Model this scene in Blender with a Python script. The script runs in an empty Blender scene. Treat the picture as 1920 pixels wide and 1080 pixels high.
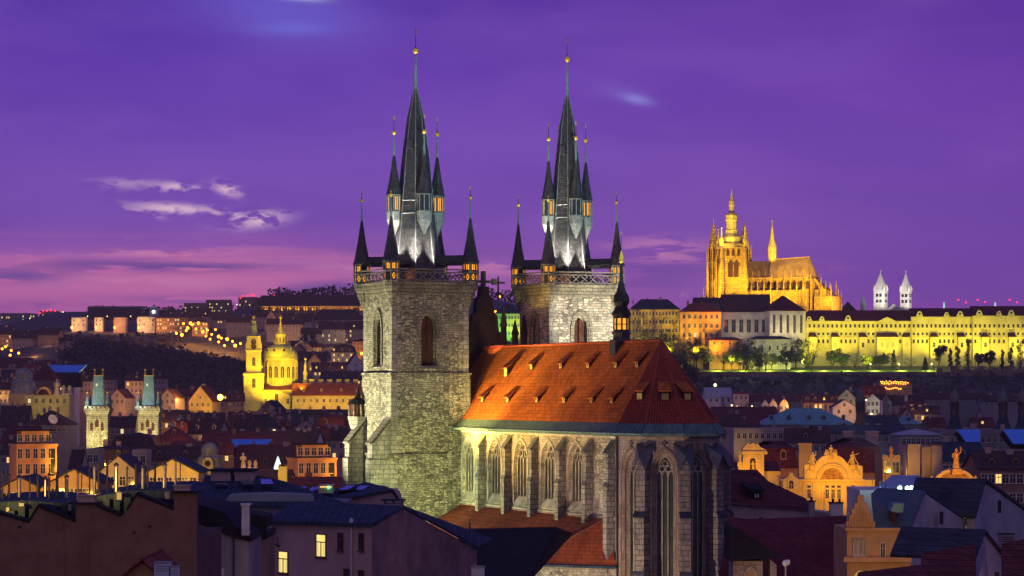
import bpy, math, random
from mathutils import Vector, Matrix
R = math.radians
sc = bpy.context.scene
col = sc.collection
# ---------------------------------------------------------------- camera
F, HY, CZ = 4800.0, 730.0, 45.0          # focal length in photo pixels, horizon row, eye height
cam = bpy.data.objects.new('camera', bpy.data.cameras.new('camera'))
col.objects.link(cam)
cam.location = (0, 0, CZ)
cam.rotation_euler = (R(90), 0, 0)
cam.data.sensor_width = 36
cam.data.lens = 36 * F / 1920
cam.data.shift_y = (HY - 540) / 1920
cam.data.clip_start = 1
cam.data.clip_end = 60000
sc.camera = cam
sc.view_settings.view_transform = 'Standard'
sc.view_settings.look = 'None'
sc.view_settings.exposure = 0
sc.view_settings.gamma = 1
sc.view_settings.use_curve_mapping = False
sc.cycles.use_denoising = True
sc.cycles.max_bounces = 5
sc.cycles.diffuse_bounces = 2
sc.cycles.glossy_bounces = 2
sc.cycles.sample_clamp_indirect = 4
sc.cycles.caustics_reflective = False
sc.cycles.caustics_refractive = False

def lin(v):
    v /= 255.0
    return v / 12.92 if v <= 0.04045 else ((v + 0.055) / 1.055) ** 2.4
def S(r, g, b): return (lin(r), lin(g), lin(b), 1.0)

class G:
    """tiny node-graph helper"""
    def __init__(s, nt): s.nt = nt; s.N = nt.nodes; s.L = nt.links
    def put(s, sock, v):
        if v is None: return
        if hasattr(v, 'is_output'): s.L.new(v, sock)
        elif isinstance(v, (int, float)) and not hasattr(sock.default_value, '__len__'): sock.default_value = v
        elif isinstance(v, (int, float)): sock.default_value = [v] * len(sock.default_value)
        else:
            n = len(sock.default_value); v = list(v)
            sock.default_value = (v + [1.0] * n)[:n]
    def m(s, op, a, b=None, c=None, clamp=False):
        n = s.N.new('ShaderNodeMath'); n.operation = op; n.use_clamp = clamp
        for i, v in enumerate((a, b, c)): s.put(n.inputs[i], v)
        return n.outputs[0]
    def mix(s, f, a, b, mode='MIX'):
        n = s.N.new('ShaderNodeMix'); n.data_type = 'RGBA'; n.blend_type = mode
        s.put(n.inputs[0], f); s.put(n.inputs[6], a); s.put(n.inputs[7], b)
        return n.outputs[2]
    def xyz(s, a, b, c):
        n = s.N.new('ShaderNodeCombineXYZ')
        for i, v in enumerate((a, b, c)): s.put(n.inputs[i], v)
        return n.outputs[0]
    def sep(s, v):
        n = s.N.new('ShaderNodeSeparateXYZ'); s.L.new(v, n.inputs[0]); return n.outputs
    def noise(s, vec, scale, detail=4, rough=.55, dist=0):
        n = s.N.new('ShaderNodeTexNoise'); s.put(n.inputs['Vector'], vec)
        n.inputs['Scale'].default_value = scale; n.inputs['Detail'].default_value = detail
        n.inputs['Roughness'].default_value = rough; n.inputs['Distortion'].default_value = dist
        return n.outputs['Fac']
    def step(s, v, a, b):
        n = s.N.new('ShaderNodeMapRange'); n.interpolation_type = 'SMOOTHSTEP'
        s.put(n.inputs[0], v); n.inputs[1].default_value = a; n.inputs[2].default_value = b
        return n.outputs[0]
    def ramp(s, fac, stops):
        n = s.N.new('ShaderNodeValToRGB'); e = n.color_ramp.elements
        while len(e) < len(stops): e.new(0.5)
        for k, (p, c) in zip(e, sorted(stops, key=lambda t: t[0])): k.position = p; k.color = c
        s.put(n.inputs[0], fac); return n.outputs[0]

# ---------------------------------------------------------------- dusk sky (a function of direction only)
world = bpy.data.worlds.new('World'); sc.world = world; world.use_nodes = True
def build_sky():
    nt = world.node_tree; nt.nodes.clear(); g = G(nt)
    tc = nt.nodes.new('ShaderNodeTexCoord'); x, y, z = g.sep(tc.outputs['Generated'])
    fz = g.m('DIVIDE', z, .16, clamp=True)
    f = lambda py: (HY - py) / 768.0
    left = g.ramp(fz, [(f(730), S(140, 76, 164)), (f(590), S(186, 98, 166)), (f(545), S(178, 96, 168)), (f(500), S(148, 86, 171)), (f(430), S(124, 79, 178)),
                       (f(300), S(114, 72, 179)), (f(150), S(99, 60, 175)), (f(0), S(82, 48, 164)), (1, S(70, 42, 152))])
    right = g.ramp(fz, [(f(730), S(150, 78, 172)), (f(585), S(146, 74, 168)), (f(560), S(126, 76, 170)), (f(450), S(126, 78, 172)), (f(300), S(118, 70, 174)),
                        (f(150), S(110, 61, 171)), (f(0), S(98, 52, 159)), (1, S(90, 48, 150))])
    c = g.mix(g.step(x, -.16, .2), left, right)
    # edges of the view are a little deeper
    c = g.mix(g.m('MULTIPLY', g.step(g.m('ABSOLUTE', x), .10, .26), .3), c, S(84, 40, 150))
    def blob(px, py, wx, wy, tilt=0.0):
        dx = g.m('SUBTRACT', x, (px - 960) / F); dz = g.m('SUBTRACT', z, (HY - py) / F)
        dz = g.m('ADD', dz, g.m('MULTIPLY', dx, tilt))
        a = g.m('DIVIDE', dx, wx / F); b = g.m('DIVIDE', dz, wy / F)
        return g.m('POWER', 2.718, g.m('MULTIPLY', g.m('ADD', g.m('MULTIPLY', a, a), g.m('MULTIPLY', b, b)), -1.0))
    nlow = g.noise(g.xyz(g.m('MULTIPLY', x, 34), y, g.m('MULTIPLY', z, 210)), 1.0, 7, .6, .5)
    nlow2 = g.noise(g.xyz(g.m('MULTIPLY', x, 12), 7.3, g.m('MULTIPLY', z, 120)), 1.0, 5, .5, .4)
    wis = g.noise(g.xyz(g.m('MULTIPLY', x, 85), 3.1, g.m('MULTIPLY', z, 220)), 1.0, 7, .6, .25)
    soft = g.noise(g.xyz(g.m('MULTIPLY', x, 9), 1.7, g.m('MULTIPLY', z, 30)), 1.0, 4, .5, .3)
    c = g.mix(g.m('MULTIPLY', g.step(soft, .42, .7), .22), c, S(134, 92, 192))
    c = g.mix(g.m('MULTIPLY', g.step(soft, .55, .32), .20), c, S(78, 44, 160))
    lm = g.step(x, .03, -.06)
    # pink lit bank low in the west and grey-violet streaks across it
    pink = g.m('MULTIPLY', g.m('MULTIPLY', g.step(nlow2, .46, .6), lm), blob(300, 505, 1100, 42))
    c = g.mix(g.m('MULTIPLY', pink, .8), c, S(198, 112, 170))
    c = g.mix(g.m('MULTIPLY', g.m('MULTIPLY', blob(330, 530, 640, 48), lm), .85), c, S(198, 110, 166))
    for (px, py, wx, wy, t, k) in ((330, 476, 150, 7, -.02, .9), (470, 492, 110, 5, .0, .6), (760, 505, 300, 9, .03, .75), (60, 492, 80, 4, .1, .6), (240, 530, 420, 12, 0, .5),
                                   (1245, 470, 90, 22, .05, .85), (1420, 497, 120, 9, .05, .4), (920, 497, 60, 10, 0, .7), (246, 455, 18, 6, -.2, .6)):
        c = g.mix(g.m('MULTIPLY', g.m('MULTIPLY', blob(px, py, wx, wy, t), g.step(nlow, .43, .54)), k), c, S(206, 128, 178))
    for (px, py, wx, wy, t, k) in ((330, 503, 210, 10, -.02, .9), (50, 522, 90, 14, .0, .85), (170, 497, 140, 8, 0, .6), (620, 540, 190, 16, -.09, .8), (380, 565, 160, 8, .03, .5), (1250, 505, 110, 9, .02, .55),
                                   (1290, 475, 40, 5, 0, .5), (800, 545, 120, 18, 0, .6), (1200, 525, 120, 18, 0, .5), (100, 575, 110, 6, 0, .5), (760, 475, 260, 10, 0, .35)):
        c = g.mix(g.m('MULTIPLY', g.m('MULTIPLY', blob(px, py, wx, wy, t), g.step(nlow, .38, .5)), k), c, S(99, 68, 152))
    # bright torn wisps
    for (px, py, wx, wy, t, k) in ((345, 355, 40, 9, 0, .9), (432, 358, 26, 12, .2, .9), (335, 395, 75, 9, .05, .95), (278, 405, 34, 6, .12, .8), (480, 414, 52, 14, -.1, 1.0), (250, 350, 60, 10, 0, .35), (440, 405, 60, 6, .1, .5)):
        c = g.mix(g.m('MULTIPLY', g.m('MULTIPLY', blob(px, py, wx, wy, t), g.step(wis, .44, .58)), k), c, S(228, 188, 214))
    c = g.mix(g.m('MULTIPLY', blob(540, 30, 150, 50, .1), .5), c, S(104, 100, 214))
    c = g.mix(g.m('MULTIPLY', blob(555, 62, 70, 12, .0), .45), c, S(112, 118, 222))
    c = g.mix(g.m('MULTIPLY', g.m('MULTIPLY', blob(562, 0, 42, 9, .1), g.step(wis, .2, .5)), 1.0), c, S(206, 224, 255))
    c = g.mix(g.m('MULTIPLY', blob(1192, 190, 27, 9, .2), .7), c, S(142, 140, 224))
    c = g.mix(g.m('MULTIPLY', blob(1160, 178, 50, 18, .2), .22), c, S(134, 112, 206))
    # blue overhead; the unseen half behind the viewer is brightened to fill the facades
    c = g.mix(g.step(z, .18, .55), c, S(54, 66, 150))
    c = g.mix(g.step(y, .35, -.5), c, S(134, 116, 162))
    c = g.mix(g.step(z, -.01, -.08), c, (.004, .003, .006, 1))
    sky = nt.nodes.new('ShaderNodeTexSky'); sky.sky_type = 'NISHITA'; sky.sun_disc = False
    sky.sun_elevation = R(-3); sky.sun_rotation = R(-20)
    c2 = g.mix(.02, c, sky.outputs[0], 'ADD')
    bg = nt.nodes.new('ShaderNodeBackground'); g.put(bg.inputs[0], c2); bg.inputs[1].default_value = 1.0
    out = nt.nodes.new('ShaderNodeOutputWorld'); nt.links.new(bg.outputs[0], out.inputs[0])
build_sky()

# ---------------------------------------------------------------- geometry helpers
def at(px, py, D): return Vector(((px - 960) / F * D, D, CZ + (HY - py) / F * D if py < 1195 else 0.0))   # rows far below the frame mean the ground
def zat(py, D): return CZ + (HY - py) / F * D

class MB:
    """collects faces; every face carries a material slot"""
    def __init__(s): s.v = []; s.f = []; s.mi = []; s.m = 0; s.X = None
    def add(s, vs, fs):
        b = len(s.v)
        for p in vs:
            p = Vector(p)
            s.v.append(s.X @ p if s.X else p)
        for f in fs: s.f.append([b + i for i in f]); s.mi.append(s.m)
        return s
    def mat(s, i): s.m = i; return s
    def box(s, x0, y0, z0, x1, y1, z1):
        return s.add([(x0,y0,z0),(x1,y0,z0),(x1,y1,z0),(x0,y1,z0),(x0,y0,z1),(x1,y0,z1),(x1,y1,z1),(x0,y1,z1)],
                     [(3,2,1,0),(4,5,6,7),(0,1,5,4),(1,2,6,5),(2,3,7,6),(3,0,4,7)])
    def ext(s, pts, vec):
        n = len(pts); vec = Vector(vec); a = [Vector(p) for p in pts]
        return s.add(a + [p + vec for p in a], [tuple(range(n)), tuple(range(2*n-1, n-1, -1))] + [(i, i+n, (i+1) % n + n, (i+1) % n) for i in range(n)])
    def prism(s, pts, z0, z1): return s.ext([(x, y, z0) for x, y in pts], (0, 0, z1 - z0))
    def quad(s, a, b, c, d): return s.add([a, b, c, d], [(0,1,2,3)])
    def tri(s, a, b, c): return s.add([a, b, c], [(0,1,2)])
    def lathe(s, prof, n=8, c=(0, 0), a0=None, sx=1, sy=1):
        if a0 is None: a0 = math.pi / n
        vs, fs = [], []
        for r, z in prof:
            for k in range(n):
                t = a0 + 2 * math.pi * k / n
                vs.append((c[0] + r * sx * math.cos(t), c[1] + r * sy * math.sin(t), z))
        for i in range(len(prof) - 1):
            for k in range(n):
                k2 = (k + 1) % n
                fs.append((i*n+k, i*n+k2, (i+1)*n+k2, (i+1)*n+k))
        fs.append(tuple(range(n-1, -1, -1))); L = (len(prof) - 1) * n
        fs.append(tuple(range(L, L + n)))
        return s.add(vs, fs)
    def tube(s, p, q, r0, r1=None, n=6):
        p, q = Vector(p), Vector(q); r1 = r0 if r1 is None else r1
        d = (q - p).normalized(); a = d.orthogonal().normalized(); b = d.cross(a)
        vs = [c + (a * math.cos(2*math.pi*k/n) + b * math.sin(2*math.pi*k/n)) * r for c, r in ((p, r0), (q, r1)) for k in range(n)]
        return s.add(vs, [(k, (k+1) % n, (k+1) % n + n, k + n) for k in range(n)] + [tuple(range(n-1, -1, -1)), tuple(range(n, 2*n))])
    def ball(s, c, r, n=10, m=6, sz=1):
        prof = [(max(1e-3, r * math.sin(math.pi * i / m)), c[2] - r * sz * math.cos(math.pi * i / m)) for i in range(m + 1)]
        return s.lathe(prof, n, (c[0], c[1]))
    def build(s, name, mats, parent=None, loc=None, world=False, rz=0):
        me = bpy.data.meshes.new(name)
        vs = s.v
        if world and parent is not None: vs = [p - parent.location for p in vs]
        me.from_pydata([tuple(p) for p in vs], [], s.f)
        if not isinstance(mats, (list, tuple)): mats = [mats]
        for m in mats: me.materials.append(m)
        me.polygons.foreach_set('material_index', s.mi)
        me.update()
        return put(name, me, parent, loc, rz)
def put(name, me, parent=None, loc=None, rz=0):
    o = bpy.data.objects.new(name, me); col.objects.link(o)
    if parent is not None: o.parent = parent
    if loc is not None: o.location = loc
    if rz: o.rotation_euler = (0, 0, rz)
    return o
def tag(o, label=None, cat=None, group=None, kind=None):
    if label: o['label'] = label
    if cat: o['category'] = cat
    if group: o['group'] = group
    if kind: o['kind'] = kind
    return o
def thing(name, label, cat, loc=(0, 0, 0), rz=0, group=None):
    return tag(put(name, None, None, loc, rz), label, cat, group)
def copy_tree(o, parent=None):
    c = o.copy(); col.objects.link(c); c.parent = parent
    for ch in list(o.children): copy_tree(ch, c)
    return c

# ---------------------------------------------------------------- light helper
def flood(loc, target, E, color, ang=60, blend=.6, rad=.15, dist=None):
    """spot lamp giving irradiance E at its target"""
    loc, target = Vector(loc), Vector(target); d = target - loc
    l = bpy.data.lights.new('floodlight', 'SPOT'); l.energy = E * 4 * math.pi * (dist or d.length) ** 2
    l.color = color[:3]; l.spot_size = R(ang); l.spot_blend = blend; l.shadow_soft_size = rad
    o = bpy.data.objects.new('floodlight', l); col.objects.link(o)
    o.location = loc; o.rotation_euler = d.to_track_quat('-Z', 'Y').to_euler()
    return o
def lamp(loc, E1, color, rad=.15):
    l = bpy.data.lights.new('lamp', 'POINT'); l.energy = E1 * 4 * math.pi; l.color = color[:3]; l.shadow_soft_size = rad
    o = bpy.data.objects.new('lamp', l); col.objects.link(o); o.location = loc
    return o
def strip(loc, target, size, sizey, power, color, rz=0, spread=120):
    l = bpy.data.lights.new('light_row', 'AREA'); l.shape = 'RECTANGLE'; l.size = size; l.size_y = sizey
    l.energy = power; l.color = color[:3]; l.spread = R(spread)
    o = bpy.data.objects.new('light_row', l); col.objects.link(o)
    o.location = loc; o.rotation_euler = (Vector(target) - Vector(loc)).to_track_quat('-Z', 'Y').to_euler()
    return o

# ---------------------------------------------------------------- materials
MATS = {}
def principled(name):
    m = bpy.data.materials.new(name); m.use_nodes = True; g = G(m.node_tree)
    return m, g, m.node_tree.nodes['Principled BSDF']
def plain(name, c, rough=.8, var=.35, scale=.5, metal=0, bump=0.0, streak=0, fine=0, seam=0):
    """plaster, metal, slate ...: base colour with blotches (and rain streaks)"""
    if name in MATS: return MATS[name]
    m, g, b = principled(name); tc = g.N.new('ShaderNodeTexCoord').outputs['Object']
    n = g.noise(tc, scale, 6, .6)
    dark = [v * (1 - var) for v in c[:3]]; light = [min(1, v * (1 + var * .5)) for v in c[:3]]
    k = g.mix(g.step(n, .3, .7), dark, light)
    if seam:
        u = g.sep(tc)[0]; k = g.mix(g.step(g.m('ABSOLUTE', g.m('SUBTRACT', g.m('FRACT', g.m('DIVIDE', u, seam)), .5)), .44, .48), k, [min(1, v * 2.2) for v in c[:3]])
    if streak:
        x, y, z = g.sep(tc)
        s = g.noise(g.xyz(g.m('MULTIPLY', g.m('ADD', x, y), 2.5), 0, g.m('MULTIPLY', z, .12)), 1, 5, .6)
        k = g.mix(g.m('MULTIPLY', g.step(s, .5, .75), streak), k, [v * .45 for v in c[:3]])
    g.put(b.inputs['Base Color'], k); b.inputs['Roughness'].default_value = rough; b.inputs['Metallic'].default_value = metal
    if rough > .5: b.inputs['Specular IOR Level'].default_value = .2
    if bump:
        bp = g.N.new('ShaderNodeBump'); bp.inputs['Strength'].default_value = bump; bp.inputs['Distance'].default_value = .1
        g.put(bp.inputs['Height'], g.noise(tc, fine or scale * 8, 5, .6)); g.L.new(bp.outputs[0], b.inputs['Normal'])
    MATS[name] = m; return m
def masonry(name, c1, c2, mortar, w=.95, h=.42, mort=.035, bump=.6, patch=None, big=None, irr=.12, rubble=0):
    if name in MATS: return MATS[name]
    m, g, b = principled(name); tc = g.N.new('ShaderNodeTexCoord').outputs['Object']; x, y, z = g.sep(tc)
    u = g.m('ADD', x, y)
    wob = g.noise(tc, 1.1, 3, .5); wob2 = g.noise(g.xyz(y, z, x), 1.3, 3, .5)
    uu = g.m('ADD', u, g.m('MULTIPLY', g.m('SUBTRACT', wob, .5), irr * 6)); zz = g.m('ADD', z, g.m('MULTIPLY', g.m('SUBTRACT', wob2, .5), irr * 2.2))
    def brick(w, h, mort, ca, cb, mo):
        t = g.N.new('ShaderNodeTexBrick'); g.L.new(g.xyz(uu, zz, 0), t.inputs['Vector'])
        t.inputs['Scale'].default_value = 1; t.inputs['Brick Width'].default_value = w; t.inputs['Row Height'].default_value = h
        t.inputs['Mortar Size'].default_value = mort; t.inputs['Mortar Smooth'].default_value = .3; t.inputs['Bias'].default_value = 0
        t.offset = .43; t.squash = .7; t.squash_frequency = 3
        g.put(t.inputs['Color1'], ca); g.put(t.inputs['Color2'], cb); g.put(t.inputs['Mortar'], mo)
        return t
    t = brick(w, h, mort, c1, c2, mortar); k, fac = t.outputs[0], t.outputs[1]
    if rubble:
        vec = g.xyz(g.m('DIVIDE', uu, w), g.m('DIVIDE', zz, h), 0)
        vo = g.N.new('ShaderNodeTexVoronoi'); vo.voronoi_dimensions = '2D'; vo.inputs['Scale'].default_value = 1.0; vo.inputs['Randomness'].default_value = .75; g.L.new(vec, vo.inputs['Vector'])
        ve = g.N.new('ShaderNodeTexVoronoi'); ve.voronoi_dimensions = '2D'; ve.feature = 'DISTANCE_TO_EDGE'; ve.inputs['Scale'].default_value = 1.0; ve.inputs['Randomness'].default_value = .75; g.L.new(vec, ve.inputs['Vector'])
        rnd = g.sep(vo.outputs['Color'])[0]; joint = g.step(ve.outputs['Distance'], .13, .03)
        kr = g.mix(joint, g.mix(rnd, [v * .62 for v in c2[:3]], [min(1, v * 1.25) for v in c1[:3]]), mortar); msk = g.step(g.noise(tc, .16, 3, .6), .62 - rubble * .3, .68 - rubble * .3)
        k = g.mix(msk, k, kr); fac = g.m('ADD', g.m('MULTIPLY', fac, g.m('SUBTRACT', 1, msk)), g.m('MULTIPLY', joint, msk))
    if big:
        t2 = brick(w * big, h * big, mort * 1.2, c2, c1, mortar); msk = g.step(g.noise(tc, .22, 4, .6), .48, .54)
        k = g.mix(msk, k, t2.outputs[0]); fac = g.m('ADD', g.m('MULTIPLY', fac, g.m('SUBTRACT', 1, msk)), g.m('MULTIPLY', t2.outputs[1], msk))
    n = g.noise(tc, .55, 7, .65)
    k = g.mix(1.0, k, g.ramp(n, [(.25, (.45, .42, .4, 1)), (.5, (.9, .88, .85, 1)), (.75, (1.25, 1.2, 1.1, 1))]), 'MULTIPLY')
    fine = g.noise(tc, 5.5, 3, .6)
    k = g.mix(1.0, k, g.ramp(fine, [(.3, (.6, .6, .6, 1)), (.65, (1.2, 1.2, 1.2, 1))]), 'MULTIPLY')
    st = g.noise(g.xyz(g.m('MULTIPLY', u, .9), 3.3, g.m('MULTIPLY', z, .07)), 1, 6, .65)
    k = g.mix(g.m('MULTIPLY', g.step(st, .52, .72), .6), k, [v * .35 for v in c2[:3]])
    if patch:
        pm = g.step(g.noise(tc, .3, 5, .6, .4), .47, .6); k = g.mix(g.m('MULTIPLY', pm, .8), k, patch)
    g.put(b.inputs['Base Color'], k); b.inputs['Roughness'].default_value = .9
    bp = g.N.new('ShaderNodeBump'); bp.inputs['Strength'].default_value = bump; bp.inputs['Distance'].default_value = .12
    hh = g.m('SUBTRACT', g.m('MULTIPLY', fine, .6), g.m('MULTIPLY', fac, .8))
    g.put(bp.inputs['Height'], hh); g.L.new(bp.outputs[0], b.inputs['Normal'])
    MATS[name] = m; return m
def tiles(name, c, h=.38, w=.32, var=.3, rough=.75, bump=.5):
    """rows of roof tiles or slates, laid by height"""
    if name in MATS: return MATS[name]
    m, g, b = principled(name); tc = g.N.new('ShaderNodeTexCoord').outputs['Object']; x, y, z = g.sep(tc)
    t = g.N.new('ShaderNodeTexBrick'); g.L.new(g.xyz(g.m('ADD', x, g.m('MULTIPLY', y, .83)), z, 0), t.inputs['Vector'])
    t.inputs['Scale'].default_value = 1; t.inputs['Brick Width'].default_value = w; t.inputs['Row Height'].default_value = h
    t.inputs['Mortar Size'].default_value = h * .09; t.inputs['Mortar Smooth'].default_value = .6
    c = c[:3]
    g.put(t.inputs['Color1'], [v * (1 - var) for v in c]); g.put(t.inputs['Color2'], [min(1, v * (1 + var)) for v in c]); g.put(t.inputs['Mortar'], [v * .4 for v in c])
    n = g.noise(tc, .35, 6, .65)
    k = g.mix(1.0, t.outputs[0], g.ramp(n, [(.28, (.62, .58, .56, 1)), (.5, (.92, .9, .88, 1)), (.72, (1.2, 1.17, 1.12, 1))]), 'MULTIPLY')
    st = g.noise(g.xyz(g.m('MULTIPLY', g.m('ADD', x, y), 1.1), 0, g.m('MULTIPLY', z, .16)), 1, 5, .6)
    k = g.mix(g.m('MULTIPLY', g.step(st, .5, .75), .5), k, [v * .4 for v in c])
    g.put(b.inputs['Base Color'], k); b.inputs['Roughness'].default_value = rough
    if rough > .6: b.inputs['Specular IOR Level'].default_value = .15
    saw = g.m('FRACT', g.m('DIVIDE', z, h))
    bp = g.N.new('ShaderNodeBump'); bp.inputs['Strength'].default_value = bump; bp.inputs['Distance'].default_value = .08
    g.put(bp.inputs['Height'], g.m('SUBTRACT', g.m('MULTIPLY', saw, -.7), g.m('MULTIPLY', t.outputs[1], .5))); g.L.new(bp.outputs[0], b.inputs['Normal'])
    MATS[name] = m; return m
def glow(name, c, s, var=0.0, scale=2.0):
    if name in MATS: return MATS[name]
    m, g, b = principled(name); b.inputs['Base Color'].default_value = (.05, .04, .03, 1); b.inputs['Roughness'].default_value = .4
    g.put(b.inputs['Emission Color'], c)
    if var:
        tc = g.N.new('ShaderNodeTexCoord').outputs['Object']
        g.put(b.inputs['Emission Strength'], g.m('MULTIPLY', s, g.m('ADD', 1 - var, g.m('MULTIPLY', g.noise(tc, scale, 3), 2 * var))))
    else: b.inputs['Emission Strength'].default_value = s
    MATS[name] = m; return m

def house_walls():
    P = dict(grey=(.30,.28,.28), cream=(.42,.36,.27), white=(.6,.57,.54), pink=(.45,.31,.27), ochre=(.45,.30,.14), brown=(.22,.15,.12), slatewall=(.20,.20,.22), rose=(.38,.27,.26), yellow=(.5,.42,.2), teal=(.25,.30,.30), orange=(.5,.27,.12), green=(.38,.4,.3))
    return {k: plain('plaster_' + k, v, .9, .22, .25, streak=.35, bump=.15) for k, v in P.items()}
WL = house_walls()
RF = dict(red=tiles('roof_red', (.24,.06,.035), rough=.9), brown=tiles('roof_brown', (.15,.065,.045), rough=.9), dark=tiles('roof_dark', (.085,.05,.045), rough=.9), maroon=tiles('roof_maroon', (.14,.04,.04), rough=.9),
          orange=tiles('roof_orange', (.36,.10,.035)), slate=tiles('roof_slate', (.05,.055,.065), rough=.7), blue=plain('roof_metal_blue', (.022,.038,.06), .8, .45, .6, seam=.55), copper=plain('roof_copper', (.12,.30,.30), .5, .3, .5, streak=.4),
          metal=plain('roof_metal_grey', (.30,.31,.34), .6, .25, .5, seam=.6), black=plain('roof_black', (.014,.013,.016), .8, .4, .8))
SLATE = tiles('spire_slate', (.06,.057,.054), .34, .3, .45, .42, 1.0)
COPPER = plain('verdigris', (.16,.235,.215), .5, .4, 1.5, streak=.4)
GOLD = plain('gilding', (.95,.56,.06), .3, .12, 3, metal=.35)
DARK = plain('dark_iron', (.03,.03,.035), .5, .3, 2)
GLASS = plain('dark_glass', (.02,.022,.028), .12, .3, .6)
FRAME = plain('window_paint', (.5,.47,.42), .6, .15, 2)
LIT = glow('lit_window', (1, .62, .16), 1.3, .35, 1.5)
LITW = glow('lit_window_pale', (1, .80, .38), 1.1, .4, 1.2)
AMBER = glow('amber_lantern_glass', (1, .40, .02), 1.25, .45, 2.5)
STONE = plain('carved_stone', (.40,.36,.29), .9, .4, .8, bump=.4, streak=.3)
BRONZE = plain('statue_bronze', (.16,.14,.10), .5, .3, 2)
# ================================================================ the two-towered gothic church
A = R(24)
EX, EY = math.sin(A), -math.cos(A)           # towards the choir (right and nearer)
NX, NY = math.cos(A), math.sin(A)
O0 = Vector((-15.47, 330.0, 0))
def cw(u, v, z=0): return Vector((O0.x + u * EX + v * NX, O0.y + u * EY + v * NY, z))
def u_at(px, v):
    k = (px - 960) / F; bx, by = O0.x + v * NX, O0.y + v * NY
    return (k * by - bx) / (EX - k * EY)
def z_at(py, u, v): return CZ + (HY - py) / F * cw(u, v).y

M_TOWER = masonry('tower_stone', (.36,.34,.25), (.15,.15,.12), (.045,.045,.04), .62, .27, .035, .9, None, None, .16, .7)
M_TOWER2 = masonry('pale_tower_stone', (.50,.46,.38), (.20,.185,.165), (.08,.075,.07), .8, .34, .035, .8, None, None, .1, .5)
M_NAVE = masonry('nave_stone', (.44,.40,.29), (.27,.25,.19), (.13,.12,.10), .8, .33, .03, .7, (.46,.42,.32), None, .14, .5)
M_QUOIN = masonry('buttress_stone', (.34,.32,.28), (.22,.21,.19), (.1,.1,.09), 1.1, .62, .05, .6, None, None, .03)
M_APSE = masonry('choir_stone', (.44,.36,.30), (.34,.27,.22), (.17,.14,.12), .85, .36, .03, .5, (.38,.32,.28), 1.3, .12)
M_DQ = None
M_TILE = tiles('church_roof_tile', (.50,.145,.018), .42, .36, .26, .8, .5)
M_TILE2 = tiles('aisle_roof_tile', (.34,.09,.03), .42, .36, .22, .8, .5)
M_CORN = masonry('cornice_stone', (.24,.22,.17), (.16,.15,.12), (.06,.055,.05), 1.3, .45, .05, .8)
M_LOUV = plain('louvre_wood', (.06,.022,.014), .8, .4, 1.5)

def arch_pts(c, half, spring, tip, n=7, rnd=False):
    P = []
    for i in range(n + 1):
        t = i / n
        if rnd: P.append((c - half * math.cos(t * math.pi / 2), spring + (tip - spring) * math.sin(t * math.pi / 2)))
        else:
            e = 1.55; P.append((c - half * (1 - t), spring + (tip - spring) * math.sqrt(max(0, 1 - ((e - t) / e) ** 2)) / math.sqrt(1 - ((e - 1) / e) ** 2)))
    return P + [(2 * c - s, z) for s, z in reversed(P[:-1])]
def hole_outline(h, inset=0, rnd=False):
    c, half, sill, spring, tip = h; half -= inset; tip -= inset * 1.3
    return [(c - half, sill + inset * .4)] + arch_pts(c, half, spring, tip, rnd=rnd) + [(c + half, sill + inset * .4)]
def arched_wall(mb, T, s0, s1, z0, z1, holes, depth=.8, splay=.3, rnd=False):
    s = s0
    q = lambda a, b, za, zb: mb.quad(T(a, za, 0), T(b, za, 0), T(b, zb, 0), T(a, zb, 0))
    for h in sorted(holes):
        c, half, sill, spring, tip = h
        q(s, c - half, z0, z1); q(c - half, c + half, z0, sill)
        A_ = arch_pts(c, half, spring, tip, rnd=rnd)
        for (a, za), (b, zb) in zip(A_, A_[1:]): mb.quad(T(a, za, 0), T(b, zb, 0), T(b, z1, 0), T(a, z1, 0))
        o, i = hole_outline(h, 0, rnd), hole_outline(h, splay, rnd)
        for k in range(len(o)):
            k2 = (k + 1) % len(o); mb.quad(T(*o[k], 0), T(*o[k2], 0), T(*i[k2], depth), T(*i[k], depth))
        s = c + half
    q(s, s1, z0, z1)
def ring(mb, T, o, i, d0, d1):
    """moulding between two outlines, standing out to d1"""
    for k in range(len(o) - 1):
        mb.quad(T(*o[k], d1), T(*o[k+1], d1), T(*i[k+1], d1), T(*i[k], d1))
        mb.quad(T(*o[k], d0), T(*o[k+1], d0), T(*o[k+1], d1), T(*o[k], d1))
        mb.quad(T(*i[k], d0), T(*i[k+1], d0), T(*i[k+1], d1), T(*i[k], d1))
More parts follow.
